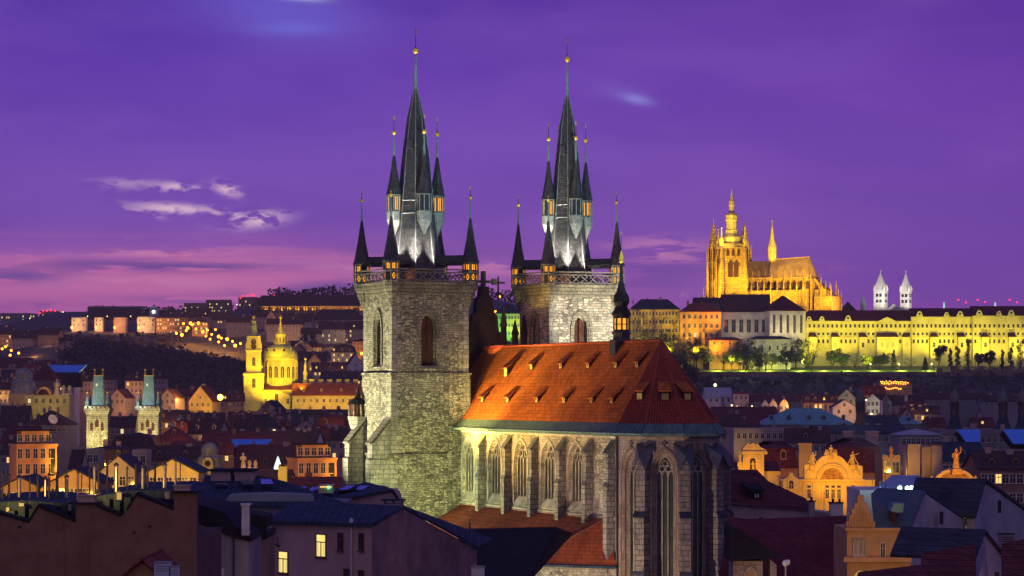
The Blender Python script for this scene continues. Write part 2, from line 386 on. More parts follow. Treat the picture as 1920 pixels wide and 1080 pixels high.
def tracery(T, h, depth, inset, nm, parent, name='window', glass=None):
    mb = MB(); o = hole_outline(h, inset - .02); c, half, sill, spring, tip = h; half -= inset; tip -= inset * 1.3
    mb.mat(0); mb.add([T(s, z, depth + .02) for s, z in o], [tuple(range(len(o)))])
    mb.mat(1); w = .085; d = depth - .1
    xs = [c + half * (2 * k / nm - 1) for k in range(1, nm)]
    for s in xs: mb.tube(T(s, sill + inset * .4, d), T(s, spring + .15, d), w, n=5)
    bw = 2 * half / nm
    for k in range(nm):
        cc = c - half + bw * (k + .5); P = arch_pts(cc, bw * .5, spring, spring + bw * .95, 3)
        for a, b in zip(P, P[1:]): mb.tube(T(*a, d), T(*b, d), w * .9, n=4)
    def circ(cx, cz, r, n=12):
        Q = [(cx + r * math.cos(2*math.pi*k/n), cz + r * math.sin(2*math.pi*k/n)) for k in range(n)]
        for k in range(n): mb.tube(T(*Q[k], d), T(*Q[(k+1) % n], d), w * .9, n=4)
    hz = spring + bw * .95; rr = min(half * .40, (tip - hz) * .34)
    circ(c - half * .40, hz + rr * .55, rr * .85); circ(c + half * .40, hz + rr * .55, rr * .85); circ(c, hz + rr * 2.05, rr * .8)
    P = arch_pts(c, half, spring, tip, 7)
    for a, b in zip([(c - half, sill + inset * .4)] + P, P + [(c + half, sill + inset * .4)]): mb.tube(T(*a, d), T(*b, d), w, n=4)
    return mb.build(name, [glass or GLASS, STONE], parent)

church = thing('gothic_church', 'floodlit stone church with two spiky dark spires and a steep orange roof', 'church', O0, -(math.pi / 2 - A))

# ---- a bell tower: origin at its south-east corner, x east, y north
def star(mb, c, r):
    for k in range(8):
        t = k * math.pi / 4; mb.tube(c, (c[0] + r * math.cos(t) * .75, c[1] - r * math.cos(t) * .65, c[2] + r * math.sin(t)), r * .24, .03, 4)
def finial(par, x, y, z0, rod, r, zs):
    """copper rod, gilded ball and star"""
    mb = MB(); zb = z0 + rod
    mb.mat(0); mb.lathe([(r * .62, z0 - .35), (r * .42, z0 + rod * .5), (r * .26, zb)], 6, (x, y))
    mb.mat(1); mb.ball((x, y, zb + r * .8), r, 10, 6)
    mb.mat(2); mb.lathe([(.16, zb + r * 1.6), (.045, zb + r * 2.4), (.035, zs)], 5, (x, y))
    mb.mat(1); star(mb, (x, y, zs), r * .95)
    return mb.build('finial', [COPPER, GOLD, DARK], par)
def turret(par, x, y, z0, zl, ztip, r, rows, corbel=None, lit=True):
    """eight-sided lantern turret with a slate needle roof"""
    mb = MB()
    mb.mat(2)
    if corbel: mb.lathe([(.12, corbel), (r * .55, corbel + .9), (r * 1.08, corbel + 1.9), (r * 1.08, z0)], 8, (x, y))
    mb.mat(0); mb.lathe([(r, z0), (r, zl)], 8, (x, y))
    mb.mat(2)
    hh = (zl - z0) / rows
    for k in range(rows + 1): mb.lathe([(r * 1.12, z0 + hh * k - .1), (r * 1.12, z0 + hh * k + .08)], 8, (x, y))
    for k in range(8):
        t = math.pi / 8 + k * math.pi / 4; mb.tube((x + r * 1.02 * math.cos(t), y + r * 1.02 * math.sin(t), z0), (x + r * 1.02 * math.cos(t), y + r * 1.02 * math.sin(t), zl), .08, n=4)
    for k in range(8):
        t = k * math.pi / 4; ri = r * math.cos(math.pi / 8); tx, ty = -math.sin(t), math.cos(t)
        for j in range(rows):
            za, zb = z0 + hh * j + .28, z0 + hh * (j + 1) - .26; w = r * .2
            c = lambda s, z, d: (x + (ri + d) * math.cos(t) + tx * s, y + (ri + d) * math.sin(t) + ty * s, z)
            mb.mat(1 if lit and random.random() < lit else 3); mb.quad(c(-w, za, .02), c(w, za, .02), c(w, zb, .02), c(-w, zb, .02))
            mb.mat(0)
            if j == 0 and rows > 1:
                mb.tube(c(-w, za, .05), c(w, zb, .05), .05, n=4); mb.tube(c(w, za, .05), c(-w, zb, .05), .05, n=4)
            else: mb.tube(c(0, za, .05), c(0, zb, .05), .05, n=4)
    mb.mat(4); mb.lathe([(r * 1.22, zl), (r * 1.05, zl + .35), (r * .55, zl + (ztip - zl) * .5), (r * .13, ztip)], 8, (x, y))
    return mb.build('turret', [DARK, AMBER, plain('turret_stone', (.26,.25,.22), .85, .35, 2), GLASS, SLATE], par)

SW, WW = 10.3, 10.7
def bell_tower(stone):
    T0 = put('bell_tower', None, church); tx, ty = -SW / 2, WW / 2
    TE = lambda dx: (lambda s, z, d: (dx - d, s, z))               # east face, s = y
    TS = lambda dy: (lambda s, z, d: (s, dy + d, z))               # south face, s = x
    mb = MB()
    # lower stages (slightly wider towards the ground)
    for z0, z1, k in ((0, 36.3, .36), (36.6, 46.9, .16)):
        mb.box(-SW - k, -k, z0, k, WW + k, z1)
    mb.box(-SW - .45, -.45, 36.25, .45, WW + .45, 36.62); mb.box(-SW - .3, -.3, 46.85, .3, WW + .3, 47.15)
    # belfry stage with arched openings
    hE = (5.2, 1.25, 48.0, 53.2, 55.0); hS = (-5.0, 1.15, 48.2, 53.2, 54.9)
    arched_wall(mb, TE(0), 0, WW, 47.15, 57.6, [hE], 1.0, .3); arched_wall(mb, TS(0), -SW, 0, 47.15, 57.6, [hS], 1.0, .3)
    mb.quad((-SW, 0, 47.15), (-SW, WW, 47.15), (-SW, WW, 57.6), (-SW, 0, 57.6)); mb.quad((-SW, WW, 47.15), (0, WW, 47.15), (0, WW, 57.6), (-SW, WW, 57.6))
    wall = mb.build('tower_wall', stone, T0)
    mb = MB()
    for k, (z0, z1) in enumerate(((57.3, 57.75), (57.75, 58.2), (58.2, 58.75))):
        e = .12 + .22 * k; mb.box(-SW - e, -e, z0, e, WW + e, z1)
    e = 1.0; mb.box(-SW - e, -e, 58.75, e, WW + e, 58.98)
    for T, h in ((TE(0), hE), (TS(0), hS)):
        ring(mb, T, hole_outline((h[0], h[1] + .55, h[2], h[3], h[4] + .75)), hole_outline((h[0], h[1] + .12, h[2], h[3], h[4] + .15)), 0, -.16)
        ring(mb, T, hole_outline((h[0], h[1] - .02, h[2], h[3], h[4] - .03)), hole_outline((h[0], h[1] - .2, h[2], h[3], h[4] - .26)), .5, .2)
        mb.add([T(h[0] - h[1] - .5, h[2] - .3, -.3), T(h[0] + h[1] + .5, h[2] - .3, -.3), T(h[0] + h[1] + .5, h[2] + .05, 0), T(h[0] - h[1] - .5, h[2] + .05, 0)], [(0, 1, 2, 3)])
    for cx, cy in ((0, 0), (-SW, 0), (0, WW)):
      for zq0, zq1 in ((30, 35.6), (36.7, 46.2), (47.2, 56.4)):
        qb = MB(); z = zq0; i = 0
        while z < zq1:
            h = .42 + .16 * ((i * 7) % 3) / 2; a, b = ((1.5, .75), (.8, 1.3), (1.15, .6))[i % 3]; k = .36 if z < 36 else .16 if z < 46.6 else 0
            if True:
                x0, x1 = (cx - a if cx == 0 else cx - k - .03, cx + k + .03 if cx == 0 else cx + a); y0, y1 = (cy - k - .03 if cy == 0 else cy - b, cy + b if cy == 0 else cy + k + .03)
                qb.box(x0, y0, z, x1, y1, min(zq1, z + h) - .01)
            z += h; i += 1
        qb.build('corner_brickwork', M_QUOIN, T0)
    for cx, cy in ((-SW, 0), (0, 0), (0, WW), (-SW, WW)): mb.lathe([(.15, 55.6), (.55, 56.6), (.6, 56.9), (.85, 57.3), (.9, 57.7), (1.2, 58.2), (1.25, 58.9)], 8, (cx, cy))
    mb.build('cornice', M_CORN, T0)
    for T, h in ((TE(0), hE), (TS(0), hS)):
        mb = MB(); o = hole_outline(h, .28); mb.mat(0).add([T(s, z, 1.0) for s, z in o], [tuple(range(len(o)))])
        mb.mat(1)
        for k in range(14):
            z = h[2] + .4 + k * .42; w = h[1] - .35
            if z < h[3]: mb.add([T(h[0] - w, z, .9), T(h[0] + w, z, .9), T(h[0] + w, z + .3, .98), T(h[0] - w, z + .3, .98)], [(0, 1, 2, 3)])
        mb.tube(T(h[0], h[2] + .1, .7), T(h[0], h[4] - .6, .7), .09, n=5)
        mb.build('belfry_opening', [M_LOUV, M_LOUV], T0)
    # pierced gallery
    mb = MB(); e = .82
    for (x0, y0), (x1, y1) in (((-SW - e, -e), (e, -e)), ((e, -e), (e, WW + e)), ((e, WW + e), (-SW - e, WW + e)), ((-SW - e, WW + e), (-SW - e, -e))):
        a, b = Vector((x0, y0, 0)), Vector((x1, y1, 0)); n = 9; d = (b - a) / n
        for z, r in ((59.1, .1), (60.55, .13), (60.2, .06)): mb.tube(a + Vector((0, 0, z)), b + Vector((0, 0, z)), r, n=4)
        for k in range(n):
            p, q = a + d * k, a + d * (k + 1); mid = (p + q) / 2
            mb.tube(p + Vector((0, 0, 59.1)), q + Vector((0, 0, 60.2)), .07, n=4); mb.tube(q + Vector((0, 0, 59.1)), p + Vector((0, 0, 60.2)), .07, n=4)
            for i in range(6):
                t, t2 = math.pi * i / 6, math.pi * (i + 1) / 6; dn = d.normalized()
                mb.tube(mid + dn * math.cos(t) * .5 + Vector((0, 0, 59.75 + .42 * math.sin(t))), mid + dn * math.cos(t2) * .5 + Vector((0, 0, 59.75 + .42 * math.sin(t2))), .05, n=4)
    mb.build('gallery', plain('gallery_stone', (.16,.15,.13), .8, .4, 2), T0)
    # main spire
    mb = MB(); prof = [(4.6, 58.98), (3.75, 60.4), (3.35, 61.6), (3.1, 62.8), (2.5, 68.1), (1.83, 75.1), (1.1, 80.7), (.22, 84.6)]
    mb.mat(0); mb.lathe(prof, 8, (tx, ty))
    mb.mat(1)
    for k in range(8):
        t = math.pi / 8 + k * math.pi / 4
        for (r0, z0), (r1, z1) in zip(prof[1:], prof[2:]): mb.tube((tx + r0 * math.cos(t), ty + r0 * math.sin(t), z0), (tx + r1 * math.cos(t), ty + r1 * math.sin(t), z1), .06, .05, 4)
    mb.mat(1); mb.lathe([(2.36, 69.7), (2.42, 69.75), (2.36, 69.9)], 8, (tx, ty)); mb.lathe([(2.52, 68.0), (2.6, 68.06), (2.5, 68.2)], 8, (tx, ty))
    # little hatch near the top
    t = math.pi * 1.75
    mb.mat(2); mb.X = Matrix.Translation((tx, ty, 0)) @ Matrix.Rotation(-math.pi / 4, 4, 'Z')
    mb.box(1.25, -.35, 76.6, 1.95, .35, 77.7); mb.X = None
    mb.build('spire', [SLATE, plain('lead_ridge', (.20,.20,.18), .5, .3, 2), DARK], T0)
    # slate saddles from the corner turrets to the spire
    for cx, cy in ((-SW, 0), (0, 0), (0, WW), (-SW, WW)):
        mb = MB(); d = Vector((tx - cx, ty - cy, 0)); L = d.length - 2.6; d.normalize(); p = Vector((-d.y, d.x, 0)) * .55; c = Vector((cx, cy, 0))
        mb.ext([c + p + Vector((0, 0, 61.2)), c - p + Vector((0, 0, 61.2)), c - p * 1.25 + Vector((0, 0, 61.75)), c + Vector((0, 0, 62.55)), c + p * 1.25 + Vector((0, 0, 61.75))], d * L)
        mb.build('turret_bridge', SLATE, T0)
    for i, (cx, cy) in enumerate(((-SW - .2, -.2), (.2, -.2), (.2, WW + .2), (-SW - .2, WW + .2))):
        turret(T0, cx, cy, 58.98, 61.55, 67.4, 1.0, 2, None, .92); finial(T0, cx, cy, 67.4, 2.4, .25, 71.2 if i != 1 else 70.4)
    for i, (dx, dy) in enumerate(((0, -1), (1, 0), (0, 1), (-1, 0))):
        cx, cy = tx + dx * 3.05, ty + dy * 3.05
        turret(T0, cx, cy, 68.2, 70.5, 76.0, .9, 1, 65.2, .0 if i == 1 else .95); finial(T0, cx, cy, 76.0, 2.4, .3, 80.6)
    finial(T0, tx, ty, 84.6, 4.6, .42, 92.0)
    return T0
south = bell_tower(M_TOWER)
# buttresses and stair turret of the nearer tower
def slab(mb, x0, y0, x1, y1, z0, z1, z2):
    """buttress with a cap sloping up towards the wall (north)"""
    mb.ext([(x0, y0, z0), (x0, y1, z0), (x0, y1, z2), (x0, y0, z1)], (x1 - x0, 0, 0))
for x0, x1, dy in ((-1.7, -.1, -2.7), (-10.5, -8.8, -2.6)):
    mb = MB(); mb.mat(0); slab(mb, x0, dy, x1, -.1, 0, 37.9, 40.9); mb.box(x0 - .15, dy - .25, 0, x1 + .15, -.2, 36.0); mb.mat(1)
    mb.add([(x0 - .15, dy - .25, 37.85), (x1 + .15, dy - .25, 37.85), (x1 + .15, -.1, 41.2), (x0 - .15, -.1, 41.2), (x0 - .15, dy - .25, 38.1), (x1 + .15, dy - .25, 38.1), (x1 + .15, -.1, 41.5), (x0 - .15, -.1, 41.5)],
           [(0, 1, 2, 3), (4, 7, 6, 5), (0, 4, 5, 1), (1, 5, 6, 2), (2, 6, 7, 3), (3, 7, 4, 0)])
    mb.build('buttress', [M_QUOIN, M_CORN], south)
mb = MB(); c = (-SW - .35, -.7)
mb.mat(0); mb.lathe([(.2, 38.3), (1.1, 40.2), (1.35, 41.4)], 8, c); mb.mat(1); mb.lathe([(1.15, 41.4), (1.15, 43.0)], 8, c)
for k in range(8): mb.mat(0); mb.tube((c[0] + 1.25 * math.cos(k * .785), c[1] + 1.25 * math.sin(k * .785), 41.4), (c[0] + 1.25 * math.cos(k * .785), c[1] + 1.25 * math.sin(k * .785), 43.0), .11, n=4)
mb.mat(2); mb.lathe([(1.4, 43.0), (1.0, 43.6), (.4, 43.9), (.22, 44.6), (.04, 45.8)], 8, c)
mb.build('stair_oriel', [M_QUOIN, M_LOUV, RF['black']], south)
north = copy_tree(south, church)
V2 = 22.3
north.location = (0, V2, 0); north.scale = (.91, .91, 1)
for ch in list(north.children):
    if ch.name.startswith(('buttress', 'stair')): bpy.data.objects.remove(ch)
for ch in north.children:
    if ch.name.startswith('tower_wall'):
        ch.data = ch.data.copy(); ch.data.materials[0] = M_TOWER2

# ---- nave and choir
VS, VN, VM = 9.5, 23.5, 16.5
ZE, ZR = 40.0, 50.7
UC = u_at(1262, VM)                          # centre of the polygonal choir end
ZS = 30.4
def WT(s, z, d): return (s, VS + d, z)
wins = [u_at(px, VS) for px in (878.5, 928.5, 977, 1028.5, 1080)]
butt = [u_at(px, VS) for px in (908, 957, 1006.5, 1058.5, 1109)]
bay = wins[1] - wins[0]
nave = MB(); nh = [(u, 2.05, 30.9, 36.0, 38.7) for u in wins]
UE = UC - .1
arched_wall(nave, WT, 0.38, UE, 24, ZE + .35, nh, .5, .3)
nave.box(.4, 21, 24, UE, VN, ZE); nave_o = nave.build('nave_wall', M_NAVE, church)
sill = MB(); sill.ext([(.4, VS - .16, ZS - .35), (.4, VS, ZS - .35), (.4, VS, ZS + .1), (.4, VS - .16, ZS)], (UE - .6, 0, 0))
sill.ext([(.4, VS - .3, ZE - .2), (.4, VS, ZE - .55), (.4, VS, ZE + .3), (.4, VS - .45, ZE + .3)], (UE - .8, 0, 0))
for h in nh:
    ring(sill, WT, hole_outline((h[0], h[1] + .28, h[2], h[3], h[4] + .4)), hole_outline((h[0], h[1] + .02, h[2], h[3], h[4] + .03)), 0, -.1)
    sill.add([WT(h[0] - h[1] + .1, h[2] - .15, -.25), WT(h[0] + h[1] - .1, h[2] - .15, -.25), WT(h[0] + h[1] - .35, h[2] + .9, .45), WT(h[0] - h[1] + .35, h[2] + .9, .45)], [(0, 1, 2, 3)])
sill.build('string_course', STONE, nave_o)
G_NAVE = plain('leaded_glass', (.045,.052,.045), .3, .3, 1)
for h in nh: tracery(WT, h, .48, .3, 4, nave_o, 'window', G_NAVE)
for u in butt + [u_at(1150, VS)]:
    zb0 = 26 if u < UE - 6 else 0; mb = MB(); mb.mat(0); y0 = VS - .9; x0, x1 = u - .4, u + .4
    mb.ext([(x0, y0, zb0), (x0, VS, zb0), (x0, VS, 38.9), (x0, y0, 37.6)], (.8, 0, 0)); mb.box(x0 - .06, y0 - .2, zb0, x1 + .07, VS - .05, 33.9)
    mb.mat(1); mb.ext([(x0 - .15, y0 - .25, 37.5), (x0 - .15, VS, 38.95), (x0 - .15, VS, 39.25), (x0 - .15, y0 - .25, 37.75)], (1.1, 0, 0))
    mb.ext([(x0 - .12, y0 - .3, 33.85), (x0 - .12, y0, 34.4), (x0 - .12, y0, 33.85)], (1.04, 0, 0))
    mb.build('buttress', [M_QUOIN, plain('cap_slate', (.14,.15,.14), .7, .3, 1)], nave_o)
# downpipe where the straight wall meets the choir
mb = MB(); mb.tube((UE + .2, VS - .25, 20), (UE + .2, VS - .25, ZE - .2), .14, n=6); mb.lathe([(.15, ZE - .6), (.35, ZE - .1), (.35, ZE + .1)], 6, (UE + .2, VS - .25)); mb.build('downpipe', DARK, nave_o)
# choir: five sides of a decagon
RV = 7.1
def dv(k, r): t = R(-90 + 36 * k); return (UC + r * math.cos(t), VM + r * math.sin(t) * (.66 if k > 2 else 1))
choir = MB(); choir_w = []
for k in range(5):
    a, b = Vector(dv(k, RV)), Vector(dv(k + 1, RV)); L = (b - a).length; d = (b - a) / L; nrm = Vector((d.y, -d.x))
    T = (lambda a, d, nrm: (lambda s, z, dd: (a.x + d.x * s - nrm.x * dd, a.y + d.y * s - nrm.y * dd, z)))(a, d, nrm)
    h = (L / 2, 1.55, 18.5, 35.2, 38.2)
    arched_wall(choir, T, 0, L, 0, ZE + .35, [h], .9, .55)
    choir_w.append((T, h, L))
choir_o = choir.build('choir_wall', M_APSE, church)
mb = MB()
for T, h, L in choir_w:
    ring(mb, T, hole_outline((h[0], h[1] + .25, h[2], h[3], h[4] + .4)), hole_outline((h[0], h[1] + .02, h[2], h[3], h[4] + .03)), 0, -.12)
    ring(mb, T, hole_outline((h[0], h[1] - .14, h[2], h[3], h[4] - .2)), hole_outline((h[0], h[1] - .3, h[2], h[3], h[4] - .4)), .5, .22)
    mb.tube(T(h[0], h[4] + .3, -.1), T(h[0], h[4] + .95, -.1), .14, .1, 5); mb.tube(T(h[0] - .3, h[4] + .65, -.1), T(h[0] + .3, h[4] + .65, -.1), .1, n=5)
    mb.add([T(0, ZE - .55, 0), T(L, ZE - .55, 0), T(L, ZE - .05, -.4), T(0, ZE - .05, -.4), T(L, ZE + .3, -.4), T(0, ZE + .3, -.4)], [(0, 1, 2, 3), (3, 2, 4, 5)])
mb.build('moulding', plain('worn_sandstone', (.27,.20,.15), .9, .4, .8, bump=.4, streak=.3), choir_o)
for i, (T, h, L) in enumerate(choir_w[:4]): tracery(T, h, .85, .55, 3, choir_o, 'window', plain('choir_glass', (.045,.06,.04), .3, .5, .7))
M_CQ = masonry('choir_buttress_stone', (.29,.26,.22), (.19,.17,.155), (.08,.07,.065), 1.1, .6, .05, .6)
M_CAP = plain('lead_cap', (.06,.07,.085), .45, .3, 1)
for k in range(1, 5):
    t = R(-90 + 36 * k); p = Vector(dv(k, RV)); mb = MB(); mb.X = Matrix.Translation((p.x, p.y, 0)) @ Matrix.Rotation(t, 4, 'Z')
    w = .62; mb.mat(0)
    mb.box(-.3, -w, 0, 1.75, w, 24.2); mb.box(-.3, -w + .02, 24.2, 1.45, w - .02, 31.0)
    mb.ext([(1.2, -w + .04, 31.0), (1.2, w - .04, 31.0), (1.2, w - .04, 36.0), (1.2, 0, 37.4), (1.2, -w + .04, 36.0)], (-1.5, 0, 0))
    mb.mat(1)
    mb.ext([(1.45, -w - .1, 31.0), (1.45, w + .1, 31.0), (1.2, w + .1, 31.35), (1.2, -w - .1, 31.35)], (.25, 0, -.35)); mb.ext([(1.75, -w - .1, 24.15), (1.75, w + .1, 24.15), (1.45, w + .1, 24.6), (1.45, -w - .1, 24.6)], (.2, 0, -.4))
    for s in (-1, 1):   # two lead slopes rising to the eave
        mb.add([(1.5, s * .02, 37.2), (1.42, s * (w + .15), 35.7), (-.2, s * (w + .55), 38.7), (-.2, s * .04, 38.5), (1.5, s * .02, 37.45), (1.42, s * (w + .15), 35.95), (-.2, s * (w + .55), 38.95), (-.2, s * .04, 38.75)],
               [(0, 1, 2, 3), (4, 5, 6, 7), (0, 4, 5, 1), (1, 5, 6, 2), (2, 6, 7, 3), (3, 7, 4, 0)])
    mb.X = None; mb.build('buttress', [M_CQ, M_CAP], choir_o)
# ---- main roof
EV = 1.05                                     # eave overhang
UA = u_at(1240, VM)                           # east end of the ridge
ev = [(-10.5, VS - EV)] + [dv(k, RV + EV) for k in range(6)] + [(-10.5, VN + EV)]
kk = [(-10.5, VS + .15)] + [dv(k, RV - .15) for k in range(6)] + [(-10.5, VN - .15)]
ZF = ZE + 1.15
mb = MB()
for i in range(len(ev) - 1):
    mb.quad((*ev[i], ZE - .02), (*ev[i+1], ZE - .02), (*kk[i+1], ZF), (*kk[i], ZF)); mb.quad((*ev[i], ZE - .3), (*ev[i+1], ZE - .3), (*ev[i+1], ZE - .02), (*ev[i], ZE - .02))
    mb.quad((*ev[i], ZE - .3), (*ev[i+1], ZE - .3), (*kk[i+1], ZE - .1), (*kk[i], ZE - .1))
    a, b = Vector((*ev[i], ZE)), Vector((*ev[i+1], ZE)); c, d = Vector((*kk[i], ZF)), Vector((*kk[i+1], ZF)); n = max(2, int((b - a).length / .7))
    for j in range(n + 1): mb.tube(a.lerp(b, j / n), c.lerp(d, j / n), .045, n=4)
    mb.tube(a, b, .13, n=6)
mb.build('eave_flashing', plain('eave_copper', (.10,.17,.155), .55, .35, 1.2, streak=.4), church)
mb = MB(); ap = (UA, VM, ZR); wr = (-10.5, VM, ZR); up = Vector((0, 0, .02))
mb.quad((*kk[0], ZF), (*kk[1], ZF), ap, wr)
mb.quad((*kk[6], ZF), (*kk[7], ZF), wr, ap); mb.tri((*kk[0], ZF), wr, (*kk[7], ZF))
mb.mat(0)
roof = mb.build('roof', [M_TILE], church)
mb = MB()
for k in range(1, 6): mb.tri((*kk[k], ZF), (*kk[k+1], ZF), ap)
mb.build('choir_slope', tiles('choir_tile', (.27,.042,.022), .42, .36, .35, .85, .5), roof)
mb = MB()
for k in range(2, 7):
    p = Vector((*kk[k], ZF))
    for j in range(9): mb.tube(p.lerp(Vector(ap), j / 9), p.lerp(Vector(ap), (j + 1) / 9), .13, .13, 5)
mb.tube((*kk[1], ZF), ap, .10, .1, 5)
for k in range(1, 4):                         # standing rows of half-round tiles on the choir slopes
    a, b = Vector((*kk[k], ZF)), Vector((*kk[k+1], ZF))
    for j in range(1, 12): mb.tube(a.lerp(b, j / 12), a.lerp(b, j / 12).lerp(Vector(ap), .97), .07, .03, 4)
for j in range(40):
    a = Vector(wr).lerp(Vector(ap), j / 40); b = Vector(wr).lerp(Vector(ap), (j + .93) / 40); mb.tube(a, b, .17, .15, 6)
mb.build('ridge_tile', plain('ridge_clay', (.33,.07,.035), .85, .3, 3), roof)
mb = MB(); mb.tube(ap, (UA, VM, ZR + 3.1), .07, .03, 5)
for t in range(6): mb.tube((UA, VM, ZR + 2.0), (UA + .7 * math.cos(t), VM + .7 * math.sin(t), ZR + 2.7 + .2 * (t % 2)), .04, .02, 4)
mb.build('ridge_finial', DARK, roof)
# dormers: low wedges with a little face
def dormer(px, zd, scale=.82, face=1):
    v = VS + .15 + (zd - ZF) / (ZR - ZF) * (VM - VS - .15); u = u_at(px, v)
    sl = (ZR - ZF) / (VM - VS - .15); h = .95 * scale; w = .5 * scale ** .5; mb = MB()
    y1 = v + h / sl * 2.2; zt = zd + h; y0 = v - .25
    # solid cheeks and face
    mb.mat(0); mb.add([(u - w, v, zd - .1), (u + w, v, zd - .1), (u + w, v, zt), (u - w, v, zt), (u - w, v + h / sl + .05, zt), (u + w, v + h / sl + .05, zt)], [(0, 1, 2, 3), (0, 3, 4), (1, 5, 2), (3, 2, 5, 4)])
    mb.mat(1); zz = lambda y: zt + .05 + (y - v) * sl * .62
    yb = v + (zt + .05 - zd) / (sl * .38); mb.add([(u - w - .18, y0, zz(y0)), (u + w + .18, y0, zz(y0)), (u + w + .18, yb, zz(yb)), (u - w - .18, yb, zz(yb)), (u - w - .18, y0, zz(y0) + .14), (u + w + .18, y0, zz(y0) + .14)],
        [(0, 1, 2, 3), (4, 5, 2, 3), (0, 4, 5, 1), (0, 3, 4), (1, 5, 2)])
    mb.mat(2); mb.quad((u - w * .7, v - .03, zd + .08), (u + w * .7, v - .03, zd + .08), (u + w * .7, v - .03, zt - .15), (u - w * .7, v - .03, zt - .15))
    mb.mat(3); mb.quad((u - .1, v - .05, zd + .3), (u + .1, v - .05, zd + .3), (u + .1, v - .05, zd + .6), (u - .1, v - .05, zd + .6))
    mb.build('dormer', [M_LOUV, M_TILE, plain('dormer_paint', (.62,.46,.12), .7, .2, 2), GLASS], roof)
for px in (904, 951, 1006, 1057, 1109, 1147): dormer(px, 43.3)
for px in (996, 1051, 1102, 1154, 1194): dormer(px, 47.5)
dormer(948, 46.6, 1.3)
for k, fr in ((1, .47), (2, .55), (3, .5)):
    a, b = Vector((*kk[k], ZF)), Vector((*kk[k+1], ZF)); m0 = a.lerp(b, fr); m1 = Vector(ap); p = m0.lerp(m1, .27); q = m0.lerp(m1, .50); s = (b - a).normalized(); o = (m0 - m1); o.z = 0; o.normalize()
    mb = MB(); f = p + o * .02; t = Vector((0, 0, 1.0))
    mb.mat(0); mb.ext([f - s * .55, f + s * .55, f + s * .55 + t, f - s * .55 + t], -o * 1.0); mb.mat(1)
    g_ = o * .3; mb.add([f - s * .75 + t + g_, f + s * .75 + t + g_, q + s * .75, q - s * .75, f - s * .75 + t * 1.15 + g_, f + s * .75 + t * 1.15 + g_], [(0, 1, 2, 3), (4, 5, 2, 3), (0, 4, 5, 1), (0, 3, 4), (1, 5, 2)])
    mb.mat(2); ff = f + o * .03; mb.quad(ff - s * .4 + t * .1, ff + s * .4 + t * .1, ff + s * .4 + t * .85, ff - s * .4 + t * .85)
    mb.build('dormer', [M_LOUV, M_TILE, plain('dormer_paint', (.62,.46,.12), .7, .2, 2)], roof)
# ---- sanctus turret on the ridge
us = u_at(1165, VM); c = (us, VM); zz = lambda py: z_at(py, us, VM)
mb = MB(); mb.mat(0); mb.box(us - .75, VM - 1.2, zz(672), us + .75, VM + 1.2, zz(637)); mb.lathe([(1.2, zz(640)), (.98, zz(634)), (.98, zz(628)), (1.12, zz(626)), (1.12, zz(622))], 8, c)
mb.lathe([(.85, zz(622)), (.85, zz(592))], 8, c)
for k in range(8):
    t = k * math.pi / 4; ri = .85 * math.cos(math.pi / 8) + .015; s = .21
    mb.mat(1); P = lambda s, z: (c[0] + ri * math.cos(t) - s * math.sin(t), c[1] + ri * math.sin(t) + s * math.cos(t), z)
    mb.quad(P(-s, zz(618)), P(s, zz(618)), P(s, zz(597)), P(-s, zz(597)))
    mb.mat(0); mb.tube(P(-s, zz(608)), P(s, zz(608)), .07, n=4); t += math.pi / 8; mb.tube((c[0] + 0.9 * math.cos(t), c[1] + 0.9 * math.sin(t), zz(622)), (c[0] + 0.9 * math.cos(t), c[1] + 0.9 * math.sin(t), zz(590)), .1, n=5)
mb.mat(2); mb.lathe([(1.12, zz(592)), (1.2, zz(588)), (.85, zz(580)), (.72, zz(574)), (.98, zz(566)), (.92, zz(557)), (.56, zz(546)), (.34, zz(535)), (.23, zz(522)), (.14, zz(496))], 8, c)
for s in (-1, 1): mb.tube((c[0], c[1] , zz(537)), (c[0] + s * .9, c[1], zz(534)), .06, .1, 5)
mb.mat(3); mb.ball((c[0], c[1], zz(490)), .27); mb.lathe([(.3, zz(486)), (.2, zz(478)), (.04, zz(470))], 6, c); mb.mat(4); mb.tube((c[0], c[1], zz(474)), (c[0], c[1], zz(440)), .035, n=4); mb.mat(3); star(mb, (c[0], c[1], zz(438)), .22)
mb.build('sanctus_turret', [DARK, AMBER, plain('turret_lead', (.018,.017,.018), .6, .3, 1), GOLD, DARK], church)
# ---- stepped west gable with crosses, between the towers
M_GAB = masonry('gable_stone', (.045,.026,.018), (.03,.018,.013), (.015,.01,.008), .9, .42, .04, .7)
def gz(py): return z_at(py, -9.5, VM)
ug = u_at(905, VM - .3) if False else -9.2
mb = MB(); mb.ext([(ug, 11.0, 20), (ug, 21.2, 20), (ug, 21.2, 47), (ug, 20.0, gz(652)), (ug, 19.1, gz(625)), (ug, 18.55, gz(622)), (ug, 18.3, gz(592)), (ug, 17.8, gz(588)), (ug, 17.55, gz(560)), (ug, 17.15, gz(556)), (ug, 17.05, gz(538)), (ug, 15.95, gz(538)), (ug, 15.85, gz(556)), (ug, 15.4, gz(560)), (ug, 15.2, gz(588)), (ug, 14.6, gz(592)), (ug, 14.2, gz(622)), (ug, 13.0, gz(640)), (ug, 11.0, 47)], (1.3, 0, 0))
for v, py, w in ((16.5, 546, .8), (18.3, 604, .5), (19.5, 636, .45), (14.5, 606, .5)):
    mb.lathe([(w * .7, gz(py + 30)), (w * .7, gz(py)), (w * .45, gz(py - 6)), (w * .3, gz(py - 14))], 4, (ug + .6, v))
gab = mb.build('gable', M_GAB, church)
mb = MB(); z0 = gz(545); mb.box(ug + .4, VM - .27, z0, ug + .9, VM + .27, gz(509)); mb.box(ug + .42, VM - 1.6, gz(531), ug + .88, VM + 1.6, gz(526))
